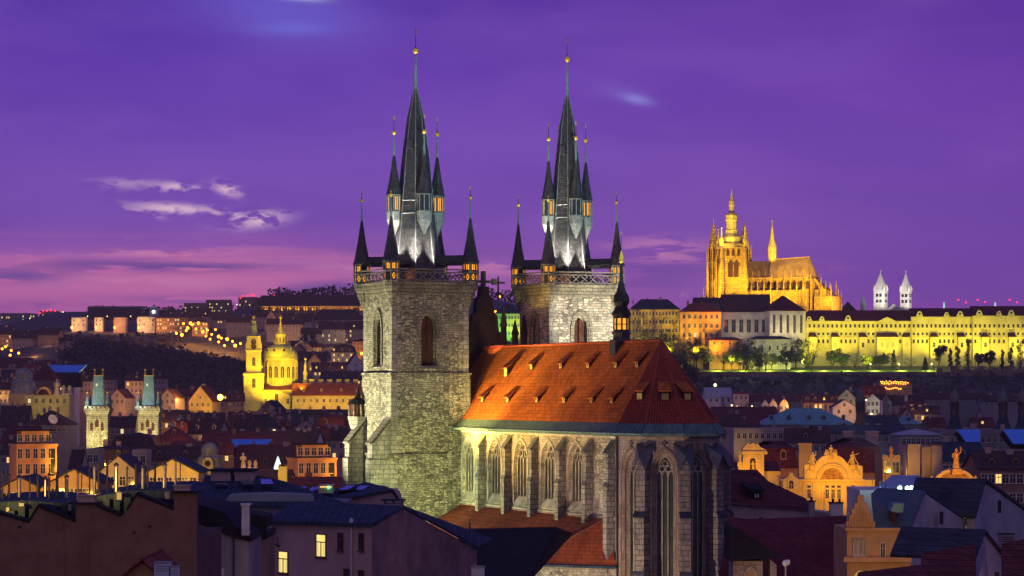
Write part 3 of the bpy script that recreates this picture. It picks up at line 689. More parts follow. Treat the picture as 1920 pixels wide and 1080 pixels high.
for s in (-1, 1): mb.box(ug + .38, VM + s * 1.6 - .3, gz(534), ug + .92, VM + s * 1.6 + .3, gz(523))
mb.tube((ug + .65, VM + 2.2, gz(560)), (ug + .65, VM + 2.2, gz(518)), .16, .1, 5); mb.tube((ug + .65, VM + 1.4, gz(530)), (ug + .65, VM + 3.2, gz(530)), .12, n=5)
mb.build('stone_cross', DARK, gab)
for v, py0, py1 in ((18.9, 640, 575), (20.6, 650, 600), (21.9, 655, 590)):
    mb = MB(); a, b = gz(py0), gz(py1); n = 7; r = .5
    mb.lathe([(r, a), (r * .85, a + (b - a) * .4), (r * 1.1, a + (b - a) * .45), (.08, b)], 6, (ug + 2.0, v))
    for k in range(n):
        z = a + (b - a) * (.5 + .45 * k / n); rr = r * (1.0 - .8 * k / n); mb.lathe([(rr * .6, z - .1), (rr * 1.1, z), (rr * .5, z + .18)], 6, (ug + 2.0, v))
    mb.build('pinnacle', M_GAB, gab)
# ---- south aisle and its choir end
mb = MB(); za = ZS - .3
pts = [(.4, 0.2), (33, .2), (38.5, 1.6), (UC + .4, VS - .4), (UC - 1, VS)]
ze = 24.9
mb.add([(*pts[0], ze), (*pts[1], ze), (*pts[2], ze), (*pts[3], ze), (UC - 3.5, VS, za), (.4, VS, za)], [(0, 1, 4, 5), (1, 2, 4), (2, 3, 4)])
aro = mb.build('aisle_roof', M_TILE2, church)
mb = MB(); mb.tube((*pts[2], ze + .1), (UC - 3.5, VS, za), .12, n=5); mb.tube((*pts[1], ze + .1), (UC - 3.5, VS, za), .12, n=5); mb.tube((.4, VS - .1, za + .05), (UC - 3, VS - .1, za + .05), .09, n=5); mb.build('ridge_tile', plain('aisle_ridge', (.20,.07,.04), .8, .3, 3), aro)
mb = MB()
for a, b in zip(pts, pts[1:4]):
    a, b = Vector(a), Vector(b); L = (b - a).length; d = (b - a) / L; nn = Vector((d.y, -d.x)); a2 = a - nn * .5
    T = (lambda a2, d, nn: (lambda s, z, dd: (a2.x + d.x * s - nn.x * dd, a2.y + d.y * s - nn.y * dd, z)))(a2, d, nn)
    arched_wall(mb, T, 0, L, 0, ze - .1, [(L * f, .9, 14, 20.5, 22.9) for f in ((.5,) if L < 14 else (.2, .5, .8))], .6, .3)
awo = mb.build('aisle_wall', M_NAVE, church)
mb = MB()
for a, b in zip(pts, pts[1:4]):
    a, b = Vector((*a, ze)), Vector((*b, ze)); mb.tube(a - Vector((0, 0, .12)), b - Vector((0, 0, .12)), .2, n=6)
mb.build('gutter', RF['blue'], awo)
# ================================================================ ground
def interp(t, T):
    if t <= T[0][0]: return T[0][1]
    for (a, b), (c, d) in zip(T, T[1:]):
        if t <= c: return b + (d - b) * (t - a) / (c - a)
    return T[-1][1]
FARZ = 60
PROF = {  # photo column -> (distance, height)
    -600: [(0, 0), (1300, 2), (1600, 10), (2000, 60), (2400, 95), (3000, 100), (9000, 80)],
    0: [(0, 0), (1300, 2), (1600, 12), (1800, 45), (2000, 70), (2200, 92), (2500, 108), (3000, 108), (9000, 80)],
    110: [(0, 0), (1300, 2), (1600, 15), (1750, 46), (2000, 80), (2150, 88), (2250, 95), (2350, 105), (2500, 120), (3000, 120), (9000, 80)],
    450: [(0, 0), (1300, 2), (1600, 15), (1750, 40), (2000, 72), (2150, 84), (2250, 95), (2350, 105), (2500, 122), (3000, 122), (9000, 80)],
    520: [(0, 0), (1300, 2), (1600, 15), (1750, 36), (2000, 68), (2200, 96), (2400, 112), (2600, 140), (3000, 138), (9000, 80)],
    690: [(0, 0), (1300, 2), (1600, 15), (1750, 36), (2000, 68), (2200, 96), (2400, 118), (2600, 142), (3000, 140), (9000, 80)],
    950: [(0, 0), (1300, 2), (1500, 24), (1600, 50), (1900, 62), (2300, 105), (2600, 136), (3000, 134), (9000, 80)],
    1170: [(0, 0), (1250, 6), (1380, 30), (1535, 54), (1592, 58), (1900, 62), (3000, 70), (9000, 80)],
    1290: [(0, 0), (1250, 6), (1380, 34), (1535, 53.5), (1592, 58), (1900, 62), (3000, 70), (9000, 80)],
    1930: [(0, 0), (1250, 6), (1380, 34), (1535, 54), (1592, 57.5), (1900, 62), (3000, 70), (9000, 80)],
    2500: [(0, 0), (1250, 6), (1380, 30), (1535, 55), (1552, 56), (1900, 60), (3000, 70), (9000, 80)]}
PC = sorted(PROF)
def ground(x, y):
    if y < 30: return 0.0
    px = max(PC[0], min(PC[-1], 960 + F * x / y))
    for a, b in zip(PC, PC[1:]):
        if px <= b:
            t = (px - a) / (b - a); return interp(y, PROF[a]) * (1 - t) + interp(y, PROF[b]) * t
def build_ground():
    D = [-3000, -300, 5, 60, 150, 300, 500, 800, 1100] + list(range(1200, 2700, 45)) + [2800, 3200, 4000, 6000, 9000, 14000, 22000, 40000]
    C = [-5000, -2000] + list(range(-600, 2520, 40)) + [4000, 7000]
    vs = []; fs = []
    for d in D:
        for c in C:
            x = (c - 960) / F * max(d, 700); x = x if d >= 700 else (c - 960) / F * 700
            vs.append((x, d, ground(x, d) + (random.uniform(-1, 1) if 1300 < d < 3000 else 0)))
    n = len(C)
    for i in range(len(D) - 1):
        for j in range(n - 1): fs.append((i*n+j, i*n+j+1, (i+1)*n+j+1, (i+1)*n+j))
    mb = MB(); mb.add(vs, fs)
    m, g, b = principled('ground_cover'); tc = g.N.new('ShaderNodeTexCoord').outputs['Object']
    k = g.ramp(g.noise(tc, .03, 8, .65), [(.3, (.018, .016, .017, 1)), (.5, (.05, .042, .04, 1)), (.7, (.075, .06, .05, 1))])
    g.put(b.inputs['Base Color'], k); b.inputs['Roughness'].default_value = .95
    o = mb.build('ground', m); tag(o, kind='structure')
    # lit lawns on the garden terrace
    mg, g, b = principled('garden_grass'); tc = g.N.new('ShaderNodeTexCoord').outputs['Object']
    g.put(b.inputs['Base Color'], g.ramp(g.noise(tc, .12, 6, .6), [(.3, (.05, .09, .02, 1)), (.7, (.12, .17, .03, 1))])); b.inputs['Roughness'].default_value = .9
    mb = MB(); n = 30
    for i in range(n):
        a, c = 1280 + 680 * i / n, 1280 + 680 * (i + 1) / n
        P = lambda p, d: ((p - 960) / F * d, d, zat(697.5 - (d - 1537) / 57 * 11, d))
        mb.quad(P(a, 1537), P(c, 1537), P(c, 1594), P(a, 1594))
    tag(mb.build('terrace_lawn', mg), kind='structure')
build_ground()

# ================================================================ windows, houses
WM = {}
def win_mesh(w, h, kind='dark', round_=False, bars=True):
    key = (round(w, 2), round(h, 2), kind, round_, bars)
    if key in WM: return WM[key]
    mb = MB(); f = max(.07, w * .09); d = -.09
    top = h if not round_ else h - w * .35
    mb.mat(0)
    for b in ((-w/2 - f, 0, -w/2 + f * .2, h), (w/2 - f * .2, 0, w/2 + f, h), (-w/2, h - f * .2, w/2, h + f), (-w/2 - f * 1.8, -f * 1.4, w/2 + f * 1.8, 0)):
        mb.box(b[0], d if b[1] >= 0 else d * 2.2, b[1], b[2], -.003, b[3])
    if round_:
        n = 6; o = [(math.cos(math.pi * k / n) * (w/2 + f), h + math.sin(math.pi * k / n) * (w/2 + f)) for k in range(n + 1)]
        mb.ext([(x, d, z) for x, z in o], (0, .08, 0))
    if bars:
        mb.box(-f * .4, d * .8, 0, f * .4, -.02, h); mb.box(-w/2, d * .8, h * .62, w/2, -.02, h * .62 + f * .7)
    mb.mat(1); mb.quad((-w/2, -.03, 0), (w/2, -.03, 0), (w/2, -.03, h), (-w/2, -.03, h))
    if round_:
        n = 6; o = [(math.cos(math.pi * k / n) * w/2, h + math.sin(math.pi * k / n) * w/2) for k in range(n + 1)]
        mb.add([(x, d - .02, z) for x, z in o], [tuple(range(n + 1))])
    me = bpy.data.meshes.new('window'); me.from_pydata([tuple(p) for p in mb.v], [], mb.f)
    me.materials.append(FRAME); me.materials.append({'dark': GLASS, 'lit': LIT, 'pale': LITW, 'amber': AMBER, 'red': M_LOUV}[kind])
    me.polygons.foreach_set('material_index', mb.mi); me.update(); WM[key] = me; return me
def window(par, x, y, z, w, h, kind='dark', rz=0, **k): return put('window', win_mesh(w, h, kind, **k), par, (x, y, z), rz)
def win_grid(par, x0, x1, y, zs, n, w, h, lit=0, rz=0, rnd=random, **k):
    for z in zs:
        for i in range(n):
            t = x0 + (x1 - x0) * (i + .5) / n
            window(par, t, y, z, w, h, 'dark' if rnd.random() >= lit else rnd.choice(('lit', 'pale')), rz, **k)
def chimney(par, x, y, z0, z1, w=.9, mat='brown'):
    mb = MB(); mb.mat(0); mb.box(x - w/2, y - w/2, z0, x + w/2, y + w/2, z1); mb.box(x - w/2 - .12, y - w/2 - .12, z1 - .3, x + w/2 + .12, y + w/2 + .12, z1 - .08)
    mb.mat(1)
    for s in (-.25, .25): mb.lathe([(.13, z1 - .05), (.12, z1 + .35)], 6, (x + s * w, y))
    return mb.build('chimney', [WL[mat], RF['brown']], par)
rnd_h = random.Random(5)
def house(label, x0, x1, ye, yr, D, dp=12, ty='gable', w='grey', r='dark', win=None, rot=0, chim=0, dorm=0, lit=0, cat='house', name='house', ww=1.1, wh=1.7, pitch=3.6, top=.9, group=None, drop=None):
    W = (x1 - x0) / F * D; ze, zr = zat(ye, D), zat(yr, D + (dp / 2 if ty in ('gable', 'hip') else 0)); xc = ((x0 + x1) / 2 - 960) / F * D
    zg = ground(xc, D) - 1.5
    if drop: zg = max(zg, ze - drop)
    if ze - zg < 4: zg = ze - 4
    t = thing(name, label, cat, (xc, D, zg), R(rot), group)
    a, b = -W / 2, W / 2; e, k = ze - zg, zr - zg; q = rnd_h.uniform(.25, .5); ov = min(.5, W * .04); wm, rm = WL[w], RF[r]
    mb = MB(); rb = MB()
    if ty == 'gable':
        mb.ext([(a, 0, 0), (a, dp, 0), (a, dp, e), (a, dp / 2, k), (a, 0, e)], (W, 0, 0)); s = (k - e) / (dp / 2); th = .28
        rb.ext([(a - ov, -ov, e - ov * s + .02), (a - ov, dp / 2, k + .02), (a - ov, dp + ov, e - ov * s + .02), (a - ov, dp + ov, e - ov * s + th), (a - ov, dp / 2, k + th + .05), (a - ov, -ov, e - ov * s + th)], (W + 2 * ov, 0, 0))
        rb.tube((a - ov, dp / 2, k + th), (b + ov, dp / 2, k + th), .14, n=5)
        zr_at = lambda y: e + (k - e) * (1 - abs(y - dp / 2) / (dp / 2))
    elif ty == 'gfront':
        mb.ext([(a, 0, 0), (b, 0, 0), (b, 0, e), (0, 0, k), (a, 0, e)], (0, dp, 0)); s = (k - e) / (W / 2); th = .28
        rb.ext([(a - ov, -.3, e - ov * s + .02), (0, -.3, k + .02), (b + ov, -.3, e - ov * s + .02), (b + ov, -.3, e - ov * s + th), (0, -.3, k + th), (a - ov, -.3, e - ov * s + th)], (0, dp + .6, 0))
        zr_at = lambda y: k - 1
    elif ty == 'flat':
        mb.box(a, 0, 0, b, dp, e); rb.box(a + .2, .2, e + .004, b - .2, dp - .2, e + .25)
        for p in ((a, 0, b, .25), (a, dp - .25, b, dp), (a, .25, a + .25, dp - .25), (b - .25, .25, b, dp - .25)): mb.box(p[0], p[1], e, p[2], p[3], k)
        zr_at = lambda y: e
    else:   # hip / mansard
        mb.box(a, 0, 0, b, dp, e); i = min(W, dp) / 2 * (.98 if ty == 'hip' else .22); a2, b2, y0, y1 = a + i, b - i, i, dp - i; o = ov
        e0 = e + .004
        rb.box(a - o, -o, e0, b + o, dp + o, e0 + .22); e1 = e0 + .225
        if ty == 'hip': A4 = [(a - o * .8, -o * .8, e1), (b + o * .8, -o * .8, e1), (b + o * .8, dp + o * .8, e1), (a - o * .8, dp + o * .8, e1)]; B4 = [(a2, y0, k), (b2, y0, k), (b2, y1, k), (a2, y1, k)]
        else:
            A4 = [(a, 0, e1), (b, 0, e1), (b, dp, e1), (a, dp, e1)]; m = e + (k - e) * .75; B4 = [(a2, y0, m), (b2, y0, m), (b2, y1, m), (a2, y1, m)]
        rb.add(A4 + B4, [(0, 1, 5, 4), (1, 2, 6, 5), (2, 3, 7, 6), (3, 0, 4, 7), (4, 5, 6, 7)])
        if ty == 'mansard':
            i2 = dp * .48; rb.add([(p[0], p[1], m) for p in B4] + [(a2 + i2 * .6, dp / 2, k), (b2 - i2 * .6, dp / 2, k)], [(0, 1, 5, 4), (2, 3, 4, 5), (1, 2, 5), (3, 0, 4)])
        zr_at = lambda y: e + (k - e) * min(1, y / max(i, .1))
    mb.box(a - .12, -.12, e - .35, b + .12, .05, e - .06)
    wo = mb.build('wall', wm, t); ro = rb.build('roof', rm, t)
    if win:
        zs = [e - top - wh - pitch * j for j in range(win[1])]
        win_grid(t, a + W * .03, b - W * .03, 0, [z for z in zs if z > .5], win[0], ww, wh, lit, rnd=rnd_h)
        if ty == 'gfront' and k - e > 3: window(t, 0, 0, e + (k - e) * .15, ww * .9, wh * .8, 'dark')
    for j in range(chim):
        x = a + W * (.15 + .7 * (j + rnd_h.uniform(.1, .9)) / chim); y = dp * rnd_h.uniform(.45, .6); chimney(ro, x, y, min(zr_at(y), k) - 1.2, k + rnd_h.uniform(.6, 1.8), rnd_h.uniform(.8, 1.6), rnd_h.choice(('brown', 'rose', 'grey', 'cream')))
    for j in range(dorm):
        x = a + W * (j + .5 + rnd_h.uniform(-.15, .15)) / dorm; y = dp * .13 if ty != 'mansard' else .3; z = zr_at(y); db = MB(); hh = min(1.7, (k - e) * .4)
        db.mat(0); db.ext([(x - .6, y, z), (x + .6, y, z), (x + .6, y, z + hh), (x, y, z + hh + .5), (x - .6, y, z + hh)], (0, 2.4, 0))
        db.mat(1); db.ext([(x - .8, y - .15, z + hh - .1), (x, y - .15, z + hh + .55), (x + .8, y - .15, z + hh - .1), (x + .8, y - .15, z + hh + .05), (x, y - .15, z + hh + .75), (x - .8, y - .15, z + hh + .05)], (0, 2.6, 0))
        db.mat(2); db.quad((x - .4, y - .03, z + .25), (x + .4, y - .03, z + .25), (x + .4, y - .03, z + hh - .1), (x - .4, y - .03, z + hh - .1))
        db.build('dormer', [wm, rm, LIT if rnd_h.random() < lit * .6 else GLASS], ro)
    return t

# ================================================================ trees
rt = random.Random(11)
def leaf_mat(name, c, v=.5):
    if name in MATS: return MATS[name]
    m, g, b = principled(name); tc = g.N.new('ShaderNodeTexCoord').outputs['Object']
    g.put(b.inputs['Base Color'], g.ramp(g.noise(tc, .6, 4, .6), [(.3, [q * (1 - v) for q in c] + [1]), (.7, [q * (1 + v) for q in c] + [1])]))
    b.inputs['Roughness'].default_value = .8; MATS[name] = m; return m
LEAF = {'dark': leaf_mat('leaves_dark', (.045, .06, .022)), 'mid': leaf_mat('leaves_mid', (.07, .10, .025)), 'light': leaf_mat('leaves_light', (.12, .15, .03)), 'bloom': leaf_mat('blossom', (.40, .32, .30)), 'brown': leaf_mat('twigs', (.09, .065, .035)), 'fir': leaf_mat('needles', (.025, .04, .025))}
BARK = plain('bark', (.05, .038, .028), .9, .4, 2)
def leaves(mb, c, rx, ry, rz, n, s):
    for _ in range(n):
        while True:
            p = Vector((rt.uniform(-1, 1), rt.uniform(-1, 1), rt.uniform(-1, 1)))
            if .15 < p.length < 1: break
        q = Vector((c[0] + p.x * rx, c[1] + p.y * ry, c[2] + p.z * rz)); a = Vector((rt.gauss(0, 1), rt.gauss(0, 1), rt.gauss(0, 1))).normalized(); b = a.orthogonal().normalized(); k = s * rt.uniform(.5, 1.2)
        mb.add([q - a * k, q + b * k * .7, q + a * k, q - b * k * .7], [(0, 1, 2, 3)])
def tree(label, px, pyb, pyt, D, kind='round', leaf='mid', wpx=None, dens=1.0, group='garden trees below the palace', name='broadleaf_tree', base=None):
    x, y = (px - 960) / F * D, D; z0 = ground(x, y) if base is None else base; zb = z0; zt = zat(pyt, D); H = max(4, zt - zb); Wd = (wpx or 26) / F * D
    t = thing(name, label, 'tree', (x, y, zb)); tr = MB(); cr = MB(); hs = .2 if kind != 'bush' else .05
    r0 = max(.14, H * .022)
    if kind == 'poplar':
        tr.tube((0, 0, -1), (0, 0, H * .9), r0, r0 * .2)
        for i in range(9):
            f = .15 + .8 * i / 9; leaves(cr, (rt.gauss(0, Wd * .1), rt.gauss(0, Wd * .1), H * f), Wd * .33 * (1.1 - f * .75), Wd * .33 * (1.1 - f * .75), H * .09, int(44 * dens), .5)
    elif kind == 'fir':
        tr.tube((0, 0, -1), (0, 0, H * .97), r0, .03)
        for i in range(11):
            f = .08 + .9 * i / 11; ww = Wd * .5 * (1 - f) + .15
            for j in range(6):
                an = j * 1.05 + i; leaves(cr, (math.cos(an) * ww * .55, math.sin(an) * ww * .55, H * f), ww * .5, ww * .5, H * .035, int(9 * dens), .4)
    else:
        tr.tube((0, 0, -1), (0, 0, H * hs), r0, r0 * .75)
        lean = rt.uniform(-.06, .06) * H; nl = 9
        for i in range(nl):
            an = i * 2.4 + rt.random(); f = rt.uniform(.42, .95); e = Vector((math.cos(an) * Wd * .36 * rt.uniform(.6, 1.1) + lean, math.sin(an) * Wd * .36, H * f)); m = Vector((e.x * .45, e.y * .45, H * (hs + (f - hs) * .45)))
            tr.tube((0, 0, H * hs * .9), m, r0 * .55, r0 * .38, 5); tr.tube(m, e, r0 * .38, r0 * .1, 4)
            for j in range(3):
                e2 = m.lerp(e, rt.uniform(.2, .9)); e3 = e2 + Vector((rt.gauss(0, 1), rt.gauss(0, 1), abs(rt.gauss(.5, .8)))) * H * .09; tr.tube(e2, e3, r0 * .2, r0 * .06, 4)
            if kind != 'bare':
                for j in range(3):
                    c = m.lerp(e, rt.uniform(.45, 1.1)); rr = Wd * rt.uniform(.12, .24); leaves(cr, c + Vector((rt.gauss(0, 1), rt.gauss(0, 1), rt.gauss(0, .6))) * Wd * .08, rr, rr, rr * .8, int(34 * dens), .52)
            else: leaves(cr, e, Wd * .16, Wd * .16, Wd * .14, 20, .3)
        if kind == 'bush': leaves(cr, (0, 0, H * .45), Wd * .45, Wd * .45, H * .45, int(260 * dens), .4)
    tr.build('trunk', BARK, t); cr.build('crown', LEAF[leaf], t)
    return t

# ================================================================ the castle hill
M_GOLDST = masonry('castle_sandstone', (.55,.38,.16), (.36,.23,.09), (.13,.08,.03), 2.2, 1.1, .12, .8, None, None, .1)
M_CRF = tiles('cathedral_roof', (.30,.19,.10), 1.2, .9, .25)
def cathedral():
    D = 1700.0; k = D / F; zb = 58.0; X = lambda px: (px - 1388) * k; Z = lambda py: CZ + (HY - py) * k - zb
    t = thing('cathedral', 'golden floodlit gothic cathedral with a great bell tower on the castle hill', 'cathedral', ((1385 - 960) * k, D, zb), R(-14))
    # great south tower: octagon-cornered square turned to show two faces
    mb = MB(); c = (X(1373), 4.0)
    q = lambda r, z: (r * k * 1.0, Z(z))
    mb.lathe([q(33, 600), q(33, 540), q(31, 536), q(31, 500), q(30, 497), q(30, 462)], 4, c, R(62))
    for i in range(4):
        a = R(62 + 90 * i); bx, by = c[0] + 31 * k * math.cos(a), c[1] + 31 * k * math.sin(a)
        mb.lathe([q(6, 600), q(5.5, 530), q(4.4, 527), q(4.2, 497), q(3.2, 494), q(3, 464)], 6, (bx, by))
    mb.lathe([q(33, 462), q(35, 460), q(35, 457), q(33, 456)], 4, c, R(62))
    tw = mb.build('bell_tower', M_GOLDST, t)
    for a in (R(62 - 45 - 180), R(62 - 45 - 90)):          # tall dark openings on the two visible faces
        for zz0, zz1, w in ((520, 489, 1.6), (480, 467, .9)):
            for s in (-1, 0, 1) if zz0 == 480 else (-.55, .55):
                r = (31 if zz0 == 520 else 30) * k * math.cos(R(45)) + .12; d = Vector((math.cos(a), math.sin(a), 0)); p = Vector((c[0], c[1], 0)) + d * r; sd = Vector((-d.y, d.x, 0)); ww = w
                mb = MB(); pts = [(s * 3.6 - ww, Z(zz0)), (s * 3.6 + ww, Z(zz0)), (s * 3.6 + ww, Z(zz1) - ww), (s * 3.6, Z(zz1) + ww * .4), (s * 3.6 - ww, Z(zz1) - ww)]
                mb.ext([p + sd * x + Vector((0, 0, z)) for x, z in pts], d * .2); mb.build('window', M_LOUV, tw)
    mb = MB()   # baroque helm in stages
    mb.lathe([q(31, 457), q(28, 452), q(21, 447), q(19, 445), q(21, 442), q(19.5, 436), q(13, 430), q(12, 429), q(11, 424), q(12, 423), q(10, 421), q(10, 406), q(12, 404), q(11, 400), q(11.4, 395), q(9, 391), q(5, 389), q(4.6, 387), q(4.6, 377.5 + 0), q(5.5, 376), q(5, 372), q(5, 368), q(2.6, 352 + 12), q(1.4, 352), q(.4, 344)], 8, c)
    helm = mb.build('helm', plain('gilt_copper', (.50, .38, .13), .5, .3, .6), tw, (0, 0, -8 * k))
    mb = MB(); mb.ball((c[0], c[1], Z(372)), 1.1); mb.tube((c[0], c[1], Z(374)), (c[0], c[1], Z(366)), .25, .1, 5); mb.build('finial', GOLD, tw)
    for i in range(4):
        a = R(62 + 90 * i); bx, by = c[0] + 31 * k * math.cos(a), c[1] + 31 * k * math.sin(a); mb = MB()
        mb.lathe([q(3.4, 462), q(4.2, 456), q(4.8, 452), q(3.5, 447), q(1.6, 444), q(1.3, 440), q(.9, 434), q(.3, 426)], 6, (bx, by)); mb.ball((bx, by, Z(428)), .6); mb.build('corner_turret', MATS['gilt_copper'], tw)
    # the two western spires
    for px, y in ((1334, 14), (1388, 26)):
        mb = MB(); cx = X(px); w = 12 * k
        mb.lathe([q(14, 600), q(13, 530), q(11.5, 525), q(11, 490), q(9.5, 487), q(9, 455)], 8, (cx, y))
        mb.lathe([q(8, 457), q(8, 452), q(6.4, 448), q(.6, 412)], 8, (cx, y)); mb.tube((cx, y, Z(414)), (cx, y, Z(407)), .3, .1, 4)
        for i in range(8):
            a = i * math.pi / 4
            mb.lathe([q(1.8, 600), q(1.6, 492), q(1.4, 470), q(.2, 455)], 4, (cx + 12.5 * k * math.cos(a), y + 12.5 * k * math.sin(a)))
            for j in range(6):
                zz = 450 - 6 * j; rr = (7.6 - j * 1.15) * k; mb.ball((cx + rr * math.cos(a), y + rr * math.sin(a), Z(zz)), .55, 5, 4)
        s = mb.build('west_spire', M_GOLDST, t)
        for i in range(3):
            a = R(-90 + 45 * (i - 1)); d = Vector((math.cos(a), math.sin(a), 0)); sd = Vector((-d.y, d.x, 0)); p = Vector((cx, y, 0)) + d * 11.2 * k
            for z0, z1 in ((486, 462), (524, 496), (556, 532)):
                mb = MB(); mb.ext([p + sd * x + Vector((0, 0, z)) for x, z in ((-1, Z(z0)), (1, Z(z0)), (1, Z(z1) - 2), (0, Z(z1)), (-1, Z(z1) - 2))], d * .5); mb.build('window', M_LOUV, s)
    for px, h0, y in ((1318, 545, 8), (1322, 520, 12), (1327, 488, 6), (1343, 480, 6), (1349, 500, 3)):
        mb = MB(); mb.lathe([q(2.6, 600), q(2.3, h0 + 12), q(1.6, h0 + 8), q(.2, h0 - 8)], 4, (X(px), y)); mb.build('pinnacle', M_GOLDST, t)
    # body
    y0, y1 = 10, 34
    mb = MB(); mb.box(X(1392), y0, 0, X(1515), y1, Z(521))
    mb.prism([(X(1515), y0), (X(1526), y0 + 5), (X(1531), (y0 + y1) / 2), (X(1526), y1 - 5), (X(1515), y1)], 0, Z(521)); mb.box(X(1385), 0, 0, X(1392), y0 + 2, Z(521))
    mb.box(X(1392), y0 - .5, Z(524), X(1515), y0, Z(519.5))
    mb.box(X(1395), 2, 0, X(1515), y0, Z(545)); body = mb.build('wall', M_GOLDST, t)
    mb = MB(); ym = (y0 + y1) / 2
    mb.add([(X(1387), y0, Z(521)), (X(1440), y0, Z(521)), (X(1440), ym, Z(487)), (X(1387), ym, Z(487)), (X(1387), y1, Z(521)), (X(1440), y1, Z(521))], [(0, 1, 2, 3), (3, 2, 5, 4), (0, 3, 4)])
    mb.build('roof', M_CRF, t)
    mb = MB(); mb.add([(X(1440.5), y0 - .2, Z(521)), (X(1515), y0 - .2, Z(520)), (X(1513), ym, Z(480)), (X(1440.5), ym, Z(484)), (X(1440.5), y1, Z(521)), (X(1515), y1, Z(520)), (X(1527), ym - 6, Z(519)), (X(1531), ym, Z(519))], [(0, 1, 2, 3), (3, 2, 5, 4), (1, 6, 2), (6, 7, 2), (7, 5, 2), (0, 3, 4)])
    mb.tube((X(1440), ym, Z(484)), (X(1513), ym, Z(480)), .3, n=4); mb.build('roof', plain('choir_roof_metal', (.55, .36, .13), .55, .3, .15, streak=.3), t)
    mb = MB(); mb.ext([(X(1400), 6, 0), (X(1382), 6, 0), (X(1382), 6, Z(521)), (X(1393), 6, Z(486)), (X(1404), 6, Z(521))], (0, 8, 0)); mb.build('transept', M_GOLDST, t)
    c2 = (X(1442), ym); mb = MB(); mb.lathe([q(1, 492), q(7.2, 486 - 2), q(7.4, 480), q(6.6, 478), q(6.6, 463), q(7.6, 462), q(5.8, 457), q(.5, 414)], 8, c2); mb.ball((c2[0], c2[1], Z(411)), .6)
    for i in range(8): mb.lathe([q(1.1, 482), q(.9, 462), q(.1, 452)], 4, (c2[0] + 7.2 * k * math.cos(i * .785), c2[1] + 7.2 * k * math.sin(i * .785)))
    mb.build('crossing_spire', plain('spire_gilt', (.55, .42, .14), .6, .25, .5), t)
    # windows, pinnacles and flying buttresses along the choir
    for i in range(11):
        px = 1398 + i * 12.2
        mb = MB(); mb.mat(0); mb.lathe([q(1.5, 600), q(1.4, 525), q(1.1, 518), q(.15, 506)], 4, (X(px), y0 - .9)); mb.build('pinnacle', M_GOLDST, t)
        if i < 10:
            mb = MB(); w = 3.6 * k; cx = X(px + 6.1); zz = (541, 527)
            mb.add([(cx - w, y0 - .12, Z(zz[0])), (cx + w, y0 - .12, Z(zz[0])), (cx + w, y0 - .12, Z(zz[1]) - 1), (cx, y0 - .12, Z(zz[1]) + 1), (cx - w, y0 - .12, Z(zz[1]) - 1)], [(0, 1, 2, 3, 4)]); mb.build('window', M_LOUV, body)
            mb = MB(); mb.ext([(X(px), y0, Z(530)), (X(px), y0, Z(527)), (X(px), 1, Z(541)), (X(px), 1, Z(546))], (.8, 0, 0)); mb.lathe([q(1.9, 600), q(1.7, 548), q(1.3, 538), q(.2, 526)], 4, (X(px) + .4, .8)); mb.build('flying_buttress', M_GOLDST, t)
    for px, h0, y in ((1534, 513, 14), (1540, 518, 8), (1547, 524, 12), (1553, 527, 18), (1558, 531, 10), (1564, 526, 20), (1570, 538, 14), (1574, 545, 20)):
        mb = MB(); mb.lathe([q(2.1, 600), q(1.9, h0 + 26), q(1.4, h0 + 14), q(.2, h0)], 4, (X(px), y)); mb.ext([(X(1526), y, Z(520)), (X(1526), y, Z(524)), (X(px), y, Z(h0 + 30)), (X(px), y, Z(h0 + 26))], (0, .8, 0)); mb.build('flying_buttress', M_GOLDST, t)
    mb = MB(); mb.prism([(X(1526), 10), (X(1560), 6), (X(1572), 14), (X(1574), 24), (X(1560), 32), (X(1526), 34)], 0, Z(556)); mb.prism([(X(1526), 12), (X(1548), 10), (X(1556), 20), (X(1548), 30), (X(1526), 32)], 0, Z(543)); mb.build('chapel_ring', M_GOLDST, t)
cathedral()

def plainbox(mb, px0, px1, py0, py1, D, dp, zb): mb.box((px0 - 960) / F * D, D, zb, (px1 - 960) / F * D, D + dp, zat(py0, D))
M_PAL = plain('palace_plaster', (.62, .55, .28), .9, .15, .12, streak=.3, bump=.1)
def dormer_gable(par, x, y, z, s=1.0, roof='maroon'):
    mb = MB(); mb.mat(0); n = 8
    pts = [(-1.9 * s, 0), (1.9 * s, 0), (1.7 * s, .5 * s)] + [(1.25 * s * math.cos(math.pi * i / n), (1.5 + 1.35 * math.sin(math.pi * i / n)) * s) for i in range(n + 1)] + [(-1.7 * s, .5 * s)]
    mb.ext([(x + a, y, z + b) for a, b in pts], (0, 1.2, 0)); mb.mat(1)
    mb.add([(x + .62 * s * math.cos(k * .785), y - .05, z + (1.45 + .62 * math.sin(k * .785)) * s) for k in range(8)], [tuple(range(8))]); return mb.build('dormer', [M_PAL, GLASS], par)
